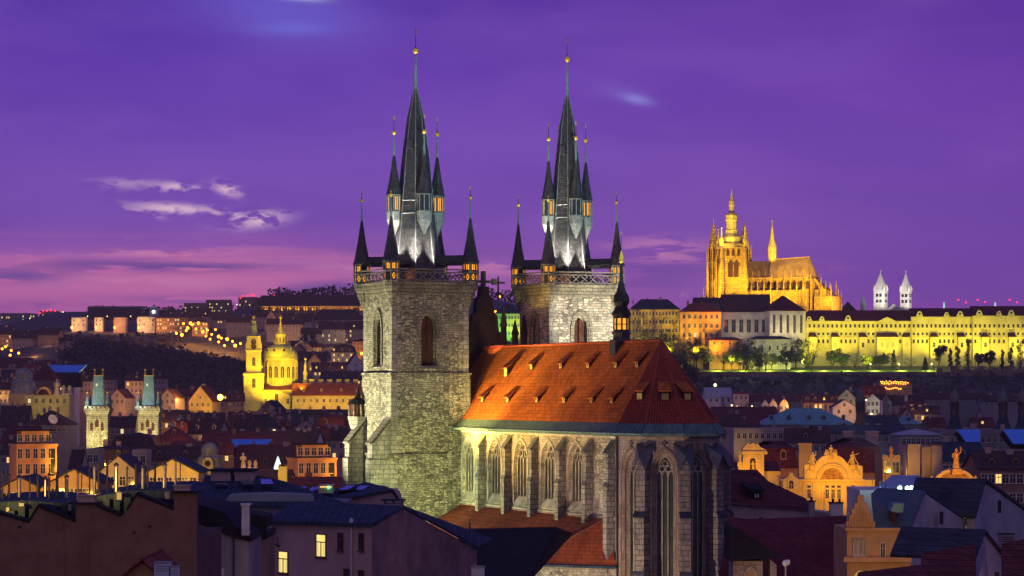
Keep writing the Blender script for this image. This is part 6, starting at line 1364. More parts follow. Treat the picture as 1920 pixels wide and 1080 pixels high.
for i, (px, y0, y1, w, s) in enumerate(PIPES):
    D = D1 + 4 + (i % 3) * .8; p = at(px, y1 + 12, D); near = 'in the left cluster' if px < 160 else 'in the right cluster'; first = i in (0, 11); nth = ('first', 'second', 'third', 'fourth', 'fifth', 'sixth', 'seventh', 'eighth', 'ninth', 'tenth', 'eleventh', 'twelfth', 'thirteenth')[i if i < 11 else i - 11]
    t = thing('flue_pipe', ('shiny steel' if s else 'thin dark') + f' flue pipe {near}, {nth} from its left end', 'flue pipe', p, 0, 'flue pipes on the brown house roof'); r = w / 2 / F * D; h = zat(y0, D) - p.z; mb = MB(); mb.lathe([(r, -.6), (r, h * .45), (r * 1.15, h * .46), (r * 1.15, h * .5), (r, h * .51), (r, h)], 12); mb.build('pipe', STEEL if s else STEELD, t)
    mb = MB(); mb.lathe([(r * 1.5, h + .05), (r * 1.4, h + .12), (.02, h + .22)], 10)
    for a in range(3): mb.tube((r * math.cos(a * 2.1), r * math.sin(a * 2.1), h - .02), (r * math.cos(a * 2.1), r * math.sin(a * 2.1), h + .1), .015, n=4)
    mb.build('cowl', STEELD, t)
    if s and w >= 6: mb = MB(); mb.tube((r, -.02, h * .2), (r + .22, -.05, h * .12), .06, n=6); mb.tube((r + .22, -.05, h * .12), (r + .22, -.05, -.4), .06, n=6); mb.build('branch_pipe', STEELD, t)
for i, (px, py, s) in enumerate(((41, 947, 9), (130, 948, 8), (15, 952, 6), (224, 927, 9), (314, 926, 9), (255, 940, 6))):
    t = thing('junction_box', 'small pale box on the dark roof behind the brown wall, ' + ('second from left', 'third from left', 'leftmost', 'fourth from left', 'rightmost', 'fifth from left')[i], 'box', at(px, py + 6, D1 + 1.6), 0, 'boxes on the brown house roof'); r = s / 2 / F * D1; mb = MB(); mb.box(-r, -r, -.1, r, r, r * 2); mb.box(-r * 1.15, -r * 1.15, r * 2, r * 1.15, r * 1.15, r * 2.2); mb.build('casing', WL['grey'], t); mb = MB(); mb.tube((0, 0, r * 2), (0, 0, r * 3.4), r * .2, n=5); mb.build('spigot', STEELD, t)
# lower bits along the bottom edge
t = thing('small_house', 'tiny dark red pointed roof peeping over the lower edge', 'house', at(266, 1090, 100)); t.location.z = 0; mb = MB(); face(mb, [(238, 1300, 100), (294, 1300, 100), (294, 1078, 100), (266, 1054, 100), (238, 1076, 100)], 5); mb.build('wall', WL['orange'], t, world=True); mb = MB(); face(mb, [(228, 1084, 99.7), (266, 1050, 99.7), (304, 1088, 99.7), (304, 1083, 99.7), (266, 1045, 99.7), (228, 1079, 99.7)], 5.6); mb.build('roof', RF['red'], t, world=True)
for px, w, y in ((304, 15, 1056), (326, 9, 1063)):
    t = thing('air_vent', ('wide' if w > 10 else 'narrow') + ' pale blue air vent box at the lower edge', 'air vent', at(px, 1090, 98)); r = w / F * 98; mb = MB(); mb.box(-r, 0, -1, r, r * 2, zat(y, 98) - t.location.z); w_ = mb.build('casing', plain('zinc', (.42, .48, .55), .45, .2, 2), t); mb = MB(); mb.box(-r * 1.08, -.03, zat(y, 98) - t.location.z, r * 1.08, r * 2.1, zat(y - 2, 98) - t.location.z); [mb.box(-r * .8, -.02, zat(y + 6 + 4 * i, 98) - t.location.z, r * .8, 0, zat(y + 5 + 4 * i, 98) - t.location.z) for i in range(3)]; mb.build('lid', WL['grey'], t)
# blue-grey house between the brown wall and the house with lit windows
D2 = 150.0
t = thing('slate_house', 'blue-grey house with a steep black roof beside the brown fire wall', 'house', at(420, 1085, D2)); t.location.z = 0
mb = MB(); face(mb, [(340, 1400, D2), (466, 1400, D2), (466, 1014, D2), (438, 1008, D2), (369, 980, D2), (340, 980, D2)], 9); w = mb.build('wall', WL['slatewall'], t, world=True)
mb = MB(); face(mb, [(340, 975, D2 - .2), (369, 980, D2 - .2), (438, 1009, D2 - .2), (470, 1016, D2 - .2), (470, 1002, D2 - .2), (440, 985, D2 - .2), (420, 960, D2 - .2), (369, 945, D2 - .2), (340, 945, D2 - .2)], 9.6); face(mb, [(369, 946, D2 + 6), (500, 968, D2 + 6), (500, 990, D2 + 6), (369, 990, D2 + 6)], 4); r_ = mb.build('roof', RF['black'], t, world=True)
mb = MB(); face(mb, [(453, 1004, D2 - .5), (467, 1004, D2 - .5), (467, 948, D2 - .5), (453, 948, D2 - .5)], .5); face(mb, [(451, 948, D2 - .6), (469, 948, D2 - .6), (469, 944, D2 - .6), (451, 944, D2 - .6)], .7); mb.build('chimney', plain('zinc', (.42, .48, .55), .45, .2, 2), t, world=True)
mb = MB(); face(mb, [(398, 1080, D2 - .1), (420, 1080, D2 - .1), (420, 1066, D2 - .1), (398, 1066, D2 - .1)], .09); mb.build('window', plain('zinc', (.42, .48, .55), .45, .2, 2), t, world=True)
mb = MB(); mb.tube(at(439, 1006, D2 - .15), at(439, 1100, D2 - .15), .05, n=6); mb.build('downpipe', DARK, t, world=True)
t = thing('courtyard_wing', 'narrow ochre courtyard wing with one glowing slit window', 'house', at(487, 1085, 158)); t.location.z = 0
mb = MB(); face(mb, [(455, 1500, 158), (497, 1500, 158), (497, 1011, 158), (455, 1014, 158)], 6); w = mb.build('wall', WL['brown'], t, world=True); mb = MB(); face(mb, [(450, 1015, 157.6), (499, 1011, 157.6), (499, 1000, 157.6), (450, 1004, 157.6)], 6.6); mb.build('roof', RF['black'], t, world=True)
mb = MB(); face(mb, [(469, 1073, 157.9), (475, 1073, 157.9), (475, 1058, 157.9), (469, 1058, 157.9)], .08); mb.build('window', LIT, t, world=True); mb = MB(); face(mb, [(465, 1078, 157.93), (479, 1078, 157.93), (479, 1048, 157.93), (465, 1048, 157.93)], .04); mb.build('window_surround', WL['ochre'], t, world=True)
mb = MB(); mb.tube(at(463, 1046, 157.5), at(463, 1120, 157.5), .09, n=6); mb.build('downpipe', plain('brass_pipe', (.6, .38, .1), .4, .2, 2, metal=.6), t, world=True)
lamp(at(472, 1046, 157) + Vector((0, -.3, 0)), .8, (1, .6, .15), .06)
# house with the two lit windows
def lit_house():
    t = thing('plaster_house', 'plastered house with two glowing yellow windows and a blank mauve gable', 'house', at(697, 1085, 165)); t.location.z = 0
    C = (697, 165); L = (509, 173); E_ = (894, 187); A = (757, 955, 171.5); zb = 8
    c0, l0, e0 = at(697, 987, 165), at(509, 981, 173), at(894, 1030, 187); ap = at(*A)
    g = lambda p: Vector((p.x, p.y, zb)); mb = MB(); back = Vector((3, 13, 0))
    mb.add([g(l0), g(c0), c0, l0], [(0, 1, 2, 3)]); w = mb.build('wall', WL['rose'], t, world=True)
    mb = MB(); mb.add([g(c0), g(e0), e0, ap, c0], [(0, 1, 2, 3, 4)]); nb = Vector((-2, 9, 0)); mb.add([g(e0), e0, e0 + nb, g(e0) + nb], [(0, 1, 2, 3)]); mb.build('gable_wall', plain('stained_mauve', (.24, .155, .15), .95, .3, .55, streak=.6, bump=.3), t, world=True)
    mb = MB(); rl = at(554, 946, 182); up = Vector((0, 0, .25)); o = Vector((-.25, -.35, -.08)); el = at(500, 978, 180); e1 = e0 + Vector((.15, -.1, 0))
    fc = c0 + Vector((0, -.3, -.05)); fl = l0 + Vector((-.4, -.3, -.05)); f2 = at(628, 984, 168.2); f3 = at(628, 979, 168.6)
    mb.add([fl, f3 + Vector((0, -.4, 0)), f2 + Vector((0, -.4, 0)), fc, ap + Vector((.05, -.05, .05)), rl, fl + up, fc + up, ap + up, rl + up, e1, e1 + up, at(925, 1010, 199), at(690, 948, 190)], [(0, 1, 2, 3, 4, 5), (6, 7, 8, 9), (0, 3, 7, 6), (3, 4, 8, 7), (4, 10, 11, 8), (8, 11, 12, 13), (0, 6, 9, 5), (9, 8, 13)]); r = mb.build('roof', RF['blue'], t, world=True)
    d = (c0 - l0); d.z = 0; Lw = d.length; d.normalize(); rz = math.atan2(d.y, d.x)
    def wp(px, py):
        kx = (px - 960) / F; s = (kx * l0.y - l0.x) / (d.x - kx * d.y); p = l0 + d * s; p.z = zat(py, p.y); return p
    BW = glow('room_glow', (1, .72, .20), 1.15, .25, 1.2)
    for px, py, ww, hh, m in ((531.5, 1073, 18, 38, 1), (602.5, 1043, 18, 40, 1), (639, 1031, 9, 30, 0), (678, 1031, 8, 30, 0), (650, 1085, 9, 17, 0), (678, 1086, 9, 15, 0)):
        p = wp(px, py) - t.location; q = p.y / F * 0 + wp(px, py).y / F; W_, H_ = ww * q / math.cos(rz), hh * q; n = Vector((d.y, -d.x, 0)); mb = MB()
        mb.X = Matrix.Translation(p) @ Matrix.Rotation(rz, 4, 'Z'); f = .07
        mb.mat(0); mb.box(-W_/2 - f, -.06, -f, W_/2 + f, -.003, 0); mb.box(-W_/2 - f, -.06, H_, W_/2 + f, -.003, H_ + f); mb.box(-W_/2 - f, -.06, 0, -W_/2, -.003, H_); mb.box(W_/2, -.06, 0, W_/2 + f, -.003, H_); mb.box(-W_/2, -.05, H_ * .64, W_/2, -.012, H_ * .64 + f); mb.box(-f * .5, -.05, 0, f * .5, -.012, H_ * .64); mb.box(-W_/2 - .14, -.16, -f - .06, W_/2 + .14, -.003, -f)
        mb.mat(1); mb.quad((-W_/2, -.02, 0), (W_/2, -.02, 0), (W_/2, -.02, H_), (-W_/2, -.02, H_))
        if m: mb.mat(2); mb.quad((W_ * .2, -.03, .05), (W_ * .47, -.03, .05), (W_ * .47, -.03, H_ * .62), (W_ * .25, -.03, H_ * .62)); mb.quad((-W_ * .47, -.03, .05), (-W_ * .22, -.03, .05), (-W_ * .30, -.03, H_ * .62), (-W_ * .47, -.03, H_ * .62))
        mb.X = None; mb.build('window', [plain('brown_frame', (.10, .06, .04), .6, .2, 2), BW if m else GLASS, glow('curtain_glow', (1, .78, .34), .8, .2, 3)], w if False else t)
    mb = MB(); a = wp(659, 1000) + Vector((0, -.12, 0)); mb.tube((a.x, a.y, a.z + .9), (a.x, a.y, a.z - 5), .06, n=6); mb.lathe([(.12, a.z + .5), (.14, a.z + .9), (.05, a.z + 1.0)], 6, (a.x, a.y)); mb.build('downpipe', plain('zinc', (.42, .48, .55), .45, .2, 2), t, world=True)
    mb = MB(); a = wp(512, 990) + Vector((0, -.15, 0)); mb.tube((a.x, a.y, a.z + .1), (a.x, a.y, a.z - 6), .06, n=6); mb.build('downpipe', DARK, t, world=True)
    mb = MB(); a = wp(520, 1020) + Vector((0, -.2, 0)); mb.tube(a, a + Vector((0, 0, .5)), .04, n=5); mb.ball((a.x, a.y, a.z - .05), .12, 8, 5); mb.build('wall_lantern', DARK, t, world=True)
lit_house()
# dark blue roofs with skylights behind it
t = thing('skylight_house', 'wide house with a dark blue metal roof, skylights and two tan attic boxes', 'house', at(450, 1000, 215)); t.location.z = 0; D3 = 215.0
mb = MB(); face(mb, [(372, 1200, D3), (640, 1200, D3), (640, 948, D3), (372, 948, D3)], 14); mb.build('wall', WL['slatewall'], t, world=True)
mb = MB(); P = [at(366, 950, D3 - .5), at(648, 950, D3 - .5), at(560, 918, D3 + 8), at(530, 908, D3 + 9), at(478, 897, D3 + 10), at(384, 897, D3 + 10)]; mb.ext(P, (0, .3, .3)); mb.add([P[5] , P[4], P[4] + Vector((0, 6, -2)), P[5] + Vector((0, 6, -2)), P[3] + Vector((0, 6, -2)), P[2] + Vector((0, 6, -2))], [(0, 1, 2, 3)]); r = mb.build('roof', RF['blue'], t, world=True)
mb = MB(); face(mb, [(420, 941, D3 + .6), (590, 941, D3 + .6), (580, 928, D3 + .6), (500, 925, D3 + .6), (430, 928, D3 + .6)], 3); mb.build('terrace_parapet', WL['teal'], t, world=True)
for a, b in ((395, 432), (440, 476)):
    mb = MB(); mb.mat(0); face(mb, [(a, 902, D3 + 8), (b, 902, D3 + 8), (b, 884, D3 + 8), (a, 884, D3 + 8)], 3); mb.mat(1); face(mb, [(a - 2, 884, D3 + 7.8), (b + 2, 884, D3 + 7.8), (b + 2, 880, D3 + 7.8), (a - 2, 880, D3 + 7.8)], 3.5); mb.build('attic_box', [WL['rose'], RF['black']], t, world=True)
SKYG = plain('sky_glass', (.42, .66, .9), .15, .15, 1, metal=1)
def skylight(par, a, world=True):
    mb = MB(); mb.mat(0); v = Vector((0, -.06, .07)); P = [at(*p) for p in a]; mb.ext([p + v for p in P], (0, .02, .03)); mb.mat(1)
    for p, q in zip(P, P[1:] + P[:1]): mb.tube(p + v, q + v, .05, n=4)
    mb.build('skylight', [SKYG, DARK], par, world=True)
for a in (((404, 911, D3 + 4.9), (428, 911, D3 + 4.9), (425, 907, D3 + 6), (403, 907, D3 + 6)), ((455, 910, D3 + 5), (478, 910, D3 + 5), (473, 903, D3 + 7), (452, 903, D3 + 7)), ((490, 910, D3 + 5.2), (514, 909, D3 + 5.2), (508, 900, D3 + 7.6), (487, 900, D3 + 7.6))): skylight(t, a)
t = thing('studio_house', 'low dark house with tilted roof windows and a tan gable at the tower foot', 'house', at(680, 1000, 235)); t.location.z = 0; D4 = 235.0
mb = MB(); face(mb, [(600, 1300, D4), (744, 1300, D4), (744, 936, D4), (735, 922, D4), (606, 946, D4)], 10); mb.build('wall', WL['rose'], t, world=True); mb = MB(); mb.ext([at(590, 951, D4 - .4), at(736, 920, D4 - .4), at(748, 937, D4 - .4), at(748, 933, D4 - .4), at(736, 916, D4 - .4), at(590, 946, D4 - .4)], (-3, 11, .2)); face(mb, [(535, 950, D4 + 6), (700, 930, D4 + 6), (700, 920, D4 + 6), (620, 922, D4 + 6), (535, 926, D4 + 6)], 5); r = mb.build('roof', RF['blue'], t, world=True)
for i, x in enumerate((545, 571, 634, 661, 690)):
    y = 914 + (i < 2) * 2; skylight(t, ((x, y + 6, D4 + 4), (x + 18, y + 6, D4 + 4), (x + 34, y - 2, D4 + 6), (x + 16, y - 2, D4 + 6))); mb = MB(); face(mb, [(x, y + 7, D4 + 4.2), (x + 18, y + 7, D4 + 4.2), (x + 34, y - 1, D4 + 4.2), (x + 34, y + 14, D4 + 4.2), (x, y + 14, D4 + 4.2)], 2); mb.build('dormer', RF['black'], t, world=True)
mb = MB(); mb.mat(0); face(mb, [(597, 925, D4 + 3), (625, 925, D4 + 3), (625, 909, D4 + 3), (597, 909, D4 + 3)], 2); mb.mat(1); face(mb, [(600, 914, D4 + 2.9), (622, 914, D4 + 2.9), (622, 912, D4 + 2.9), (600, 912, D4 + 2.9)], .09); mb.mat(2); mb.ball(at(616, 914, D4 + 2.8), .12, 6, 5); mb.build('plant_box', [WL['cream'], LIT, glow('green_lamp', (.05, 1, .3), 6)], t, world=True)
t = thing('roof_chimney', 'grey flat-capped chimney at the foot of the tan gable', 'chimney', at(738, 965, 232)); mb = MB(); mb.box(-.9, 0, -3, .9, 1.2, 1.0); mb.build('shaft', WL['grey'], t); mb = MB(); mb.box(-1.15, -.2, 1.25, 1.1, 1.4, 1.4); [mb.box(x, 0, 1.0, x + .12, 1.2, 1.25) for x in (-.85, -.1, .72)]; mb.build('cap', RF['blue'], t)
# sacristy roof and little gold finial in front of the aisle
t = thing('sacristy', 'black hipped roof below the brown aisle roof, ridge dotted with tiny glints', 'building', at(960, 1060, 262)); t.location.z = 0
mb = MB(); a, b = at(872, 992, 272), at(1042, 988, 272); c, d, e = at(845, 1100, 256), at(985, 1100, 256), at(1075, 1000, 282); mb.add([a, b, d, c, e, at(860, 1000, 284)], [(0, 1, 2, 3), (1, 4, 2), (0, 5, 4, 1), (0, 3, 5)]); mb.build('roof', RF['black'], t, world=True); mb = MB(); mb.box(c.x, 258, 0, d.x, 270, c.z - .2); mb.build('wall', WL['brown'], t, world=True); mb = MB(); [mb.tube(a.lerp(b, i / 24), a.lerp(b, (i + .8) / 24), .1, .08, 5) for i in range(24)]; mb.build('ridge_tile', plain('aisle_ridge', (.20, .07, .04), .8, .3, 3), t, world=True)
t = thing('roof_finial', 'gilded ball and vane on a thin spike before the aisle roof', 'finial', at(881, 1005, 262)); mb = MB(); mb.mat(0); mb.lathe([(.5, -1.5), (.16, .2), (.05, 1.4)], 6); mb.mat(1); mb.ball((0, 0, 1.75), .2); mb.tube((0, 0, 1.4), (0, 0, 2.8), .04, .02, 5); mb.box(.02, -.02, 2.2, .22, .02, 2.42); mb.build('vane', [DARK, GOLD], t)
t = thing('roof_chimney', 'pale blue-lit chimney block at the lower edge beside the mauve gable', 'chimney', at(896, 1085, 176)); mb = MB(); mb.box(-.45, 0, -2, .45, .9, .75); mb.build('shaft', plain('zinc', (.42, .48, .55), .45, .2, 2), t); mb = MB(); mb.box(-.5, -.05, .75, .5, .95, .84); mb.tube((-.2, .4, .84), (-.2, .4, 1.0), .1, n=6); mb.build('cap', WL['grey'], t)
# ================================================================ right side: below the castle slope
for a in (
 ('pale lean-to roofed house at the foot of the dark slope, beside the church roof', 1325, 1374, 744, 728, 1300, 12, 'gable', 'white', 'metal', (4, 1), 8, 0, 0, 0),
 ('pink two-storey house under the castle slope with five windows', 1375, 1404, 739, 733, 1280, 10, 'hip', 'pink', 'red', (3, 2), 0, 1, 0, 0),
 ('small dormer-gabled white house, left of three in a row', 1429, 1441, 757, 747, 1220, 8, 'gfront', 'white', 'maroon', (1, 1), 0, 0, 0, 0),
 ('small dormer-gabled white house, middle of three in a row', 1443, 1457, 757, 747, 1220, 8, 'gfront', 'white', 'maroon', (1, 1), 0, 0, 0, 0),
 ('small stepped pale gable house, right of three in a row', 1461, 1479, 758, 747, 1220, 8, 'gfront', 'cream', 'maroon', (2, 1), 0, 1, 0, 0),
 ('dim roof row behind the three little gables', 1405, 1500, 752, 741, 1290, 12, 'gable', 'slatewall', 'maroon', (8, 1), 0, 2, 2, .05),
 ('house with warm lit wall and two glowing dormers under the slope', 1506, 1571, 755, 741, 1230, 12, 'gable', 'orange', 'maroon', (7, 1), 0, 2, 4, .5),
 ('cream gable with a chimney on its crest left of the dark turret', 1571, 1604, 746, 730, 1240, 10, 'gfront', 'cream', 'dark', (2, 1), -10, 1, 0, 0),
 ('white curved gable house with a black window next to the teal roof', 1561, 1606, 764, 750, 1150, 12, 'gfront', 'white', 'blue', (2, 1), 0, 0, 0, 0),
 ('white lamp-lit corner house with steep twin gables right of the dark turret', 1624, 1649, 750, 739, 1200, 12, 'gfront', 'white', 'dark', (3, 3), -16, 0, 0, 0),
 ('bluish gable wing of the lamp-lit corner house', 1649, 1673, 754, 739, 1215, 12, 'gfront', 'grey', 'dark', (2, 3), 20, 0, 0, 0),
 ('red roofed house beside the glowing restaurant terraces', 1618, 1660, 740, 725, 1320, 12, 'gable', 'orange', 'red', (5, 1), 0, 2, 2, .4),
 ('dim long roof on the slope right of the restaurant', 1672, 1735, 758, 742, 1260, 14, 'gable', 'slatewall', 'dark', (7, 1), 4, 2, 1, .03),
 ('dim violet house row at the foot of the slope', 1690, 1762, 776, 762, 1160, 14, 'gable', 'slatewall', 'dark', (8, 1), -4, 3, 2, .05),
 ('dim violet terrace house below the right palace wing', 1735, 1850, 748, 738, 1330, 12, 'gable', 'slatewall', 'dark', (10, 1), 0, 3, 2, .04),
 ('dim terrace house at the right edge under the slope', 1840, 1935, 752, 742, 1310, 12, 'gable', 'slatewall', 'dark', (8, 1), 0, 2, 2, .04),
 ('dark maroon roof right of the church roof hip', 1338, 1458, 789, 764, 1050, 20, 'gable', 'rose', 'maroon', (10, 1), 0, 3, 1, .03),
 ('wide teal copper roof below the small gabled houses', 1427, 1604, 797, 765, 1000, 26, 'hip', 'slatewall', 'copper', (16, 1), 0, 4, 5, 0),
 ('dark maroon block with a pale blue panel behind the church eave', 1352, 1426, 811, 789, 950, 18, 'gable', 'brown', 'maroon', (6, 1), 0, 2, 1, 0),
 ('teal and violet roof right of the dark turret', 1672, 1730, 796, 780, 1010, 16, 'hip', 'slatewall', 'copper', (6, 1), 0, 2, 1, 0),
 ('slate roof with a round chimney below the lamp-lit corner house', 1622, 1690, 800, 780, 980, 18, 'gable', 'slatewall', 'slate', (6, 1), 6, 3, 1, 0),
 ('dark roof with two small white lights right of the first dark spire', 1740, 1775, 800, 784, 960, 14, 'gable', 'brown', 'maroon', (4, 1), 0, 1, 1, .4),
 ('dark roof with small lights right of the second dark spire', 1828, 1866, 800, 784, 960, 14, 'gable', 'brown', 'maroon', (4, 1), 0, 1, 1, .4),
 ('long pale parapet building with an orange-lit left end', 1376, 1484, 806, 803, 760, 16, 'flat', 'grey', 'dark', (9, 1), 0, 1, 0, 0),
 ('dark gabled roof behind the tall orange chimney wall', 1472, 1552, 829, 805, 740, 16, 'gable', 'grey', 'dark', (6, 1), -8, 3, 1, 0),
 ('blue-grey attic building behind the two salmon chimneys', 1530, 1700, 812, 799, 800, 20, 'gable', 'slatewall', 'slate', (12, 1), 0, 4, 2, .03),
 ('pale house with a blue pyramid roof left of the blue skylights', 1688, 1764, 816, 804, 700, 14, 'hip', 'grey', 'metal', (8, 1), 0, 0, 0, 0),
 ('flat grey attic beneath the twin dark spires', 1762, 1935, 812, 806, 720, 16, 'flat', 'slatewall', 'blue', (14, 1), 0, 3, 0, 0),
 ('dark blue steep roof behind the roof statue', 1764, 1850, 864, 832, 520, 18, 'gable', 'slatewall', 'blue', (6, 1), 0, 1, 1, 0),
 ('dim tenement with small lights at the right edge', 1836, 1935, 880, 850, 480, 16, 'gable', 'brown', 'dark', (7, 2), 0, 3, 2, .1),
 ('brown mansard roof left of the tall orange chimney wall', 1418, 1500, 878, 828, 500, 18, 'mansard', 'orange', 'maroon', None, 0, 0, 1, 0),
 ('big bell-shaped maroon roof behind the central golden gable', 1560, 1662, 886, 822, 490, 20, 'mansard', 'orange', 'maroon', None, 0, 0, 0, 0),
 ('mauve house with stepped parapet towers and an orange corner strip', 1703, 1767, 848, 838, 401.5, 12, 'flat', 'rose', 'dark', None, 0, 0, 0, 0),
 ('tan balcony house with paired windows under a roof urn', 1655, 1704, 856, 853, 410, 9, 'flat', 'ochre', 'dark', (3, 1), 0, 0, 0, 0)):
    H(*a)
# blue skylights
for px0, px1 in ((1794, 1838), (1880, 1926)):
    t = thing('roof_light', 'tilted blue skylight slab on the flat attic, ' + ('left' if px0 < 1850 else 'right') + ' of two', 'roof light', at((px0 + px1) / 2, 830, 690), 0, 'tilted skylight slabs'); D = 690; o = t.location; P = [at(px0 + 20, 832, D) , at(px1, 832, D), at(px1, 805, D + 7), at(px0, 805, D + 7)]; mb = MB(); mb.ext(P, (0, .3, -.4)); mb.build('glazing', SKYG, t, world=True); mb = MB(); mb.ext([p + Vector((0, .35, -.5)) for p in P], (0, 4, -1)); mb.build('frame', RF['black'], t, world=True)
# glowing restaurant terraces
t = thing('restaurant', 'restaurant with two glowing strings of terrace lights on the slope', 'restaurant', at(1680, 745, 1350)); D = 1350; k = D / F
mb = MB(); mb.box(-8.5, 0, -6, 8.5, 8, zat(718, D) - t.location.z); mb.box(-6, -3, -6, 5, 0, zat(727, D) - t.location.z); w = mb.build('wall', WL['ochre'], t)
for y, x0, x1, n in ((716, -8, 6, 15), (719, -7.5, 7.5, 12), (728, -7, 3, 10)):
    for i in range(n): mb = MB(); z = zat(y, D) - t.location.z; xx = x0 + (x1 - x0) * i / n; yy = -.3 if y < 722 else -3.3; mb.ball((xx, yy, z + rnd_h.uniform(-.4, .4)), .34, 6, 4); mb.build('lamp', glow('terrace_bulb', (1, .42, .04), 4), t)
mb = MB(); mb.add([(-9, -.6, zat(715, D) - t.location.z), (9, -.6, zat(715, D) - t.location.z), (9, 8.5, zat(711, D) - t.location.z), (-9, 8.5, zat(711, D) - t.location.z)], [(0, 1, 2, 3)]); mb.build('roof', RF['red'], t)
# slender dark gothic turrets (church far below the slope)
def dark_turret():
    D = 900.0; k = D / F; t = thing('church_turret', 'dark copper-capped church turret standing alone right of the teal roof', 'turret', ((1613 - 960) * k, D, 0)); Z = lambda py: zat(py, D); q = lambda r, py: (r * k, Z(py)); mb = MB()
    mb.lathe([(11 * k, -70), q(11, 812), q(9.5, 800), q(8, 776), q(9, 773), q(9, 770)], 8); s = mb.build('shaft', plain('soot_stone', (.16, .09, .06), .9, .3, .6, streak=.3), t); mb = MB(); mb.lathe([q(6.5, 770), q(6.5, 753)], 8)
    for i in range(8): a = i * math.pi / 4; mb.tube((7.5 * k * math.cos(a), 7.5 * k * math.sin(a), Z(771)), (7.5 * k * math.cos(a), 7.5 * k * math.sin(a), Z(752)), .25, n=5)
    mb.build('lantern', STEELD, t); mb = MB(); mb.lathe([q(9.5, 753), q(9, 751), q(8.5, 744), q(7, 738), q(4, 734), q(1.2, 731), q(.5, 722)], 10); mb.build('cap', plain('dull_copper', (.10, .12, .10), .5, .4, .8), t); return t
dt = dark_turret()
for px, py, sx, lb in ((1790, -1, 1, 'dark church turret above the left tilted skylight'), (1881, 0, 1, 'dark church turret above the right tilted skylight'), (1917, 0, 1, 'dark church turret cut by the right photo edge')):
    c = copy_tree(dt); c.location.x = (px - 960) / F * 900; c['label'] = lb
    mb = MB(); mb.lathe([(30 * 900 / F * .9, zat(815, 900)), (16 * 900 / F, zat(798, 900)), (10.5 * 900 / F, zat(780, 900)), (9.2 * 900 / F, zat(772, 900))], 4, None or (0, 0), R(30)); mb.build('roof_skirt', RF['blue'], c)
c = copy_tree(dt); c.location = ((1863 - 960) / F * 600, 600, 0); c.scale = (.667, .667, 1); c.location.z = zat(824, 600) - zat(722, 900); c['label'] = 'dim church turret lower down near the right edge'

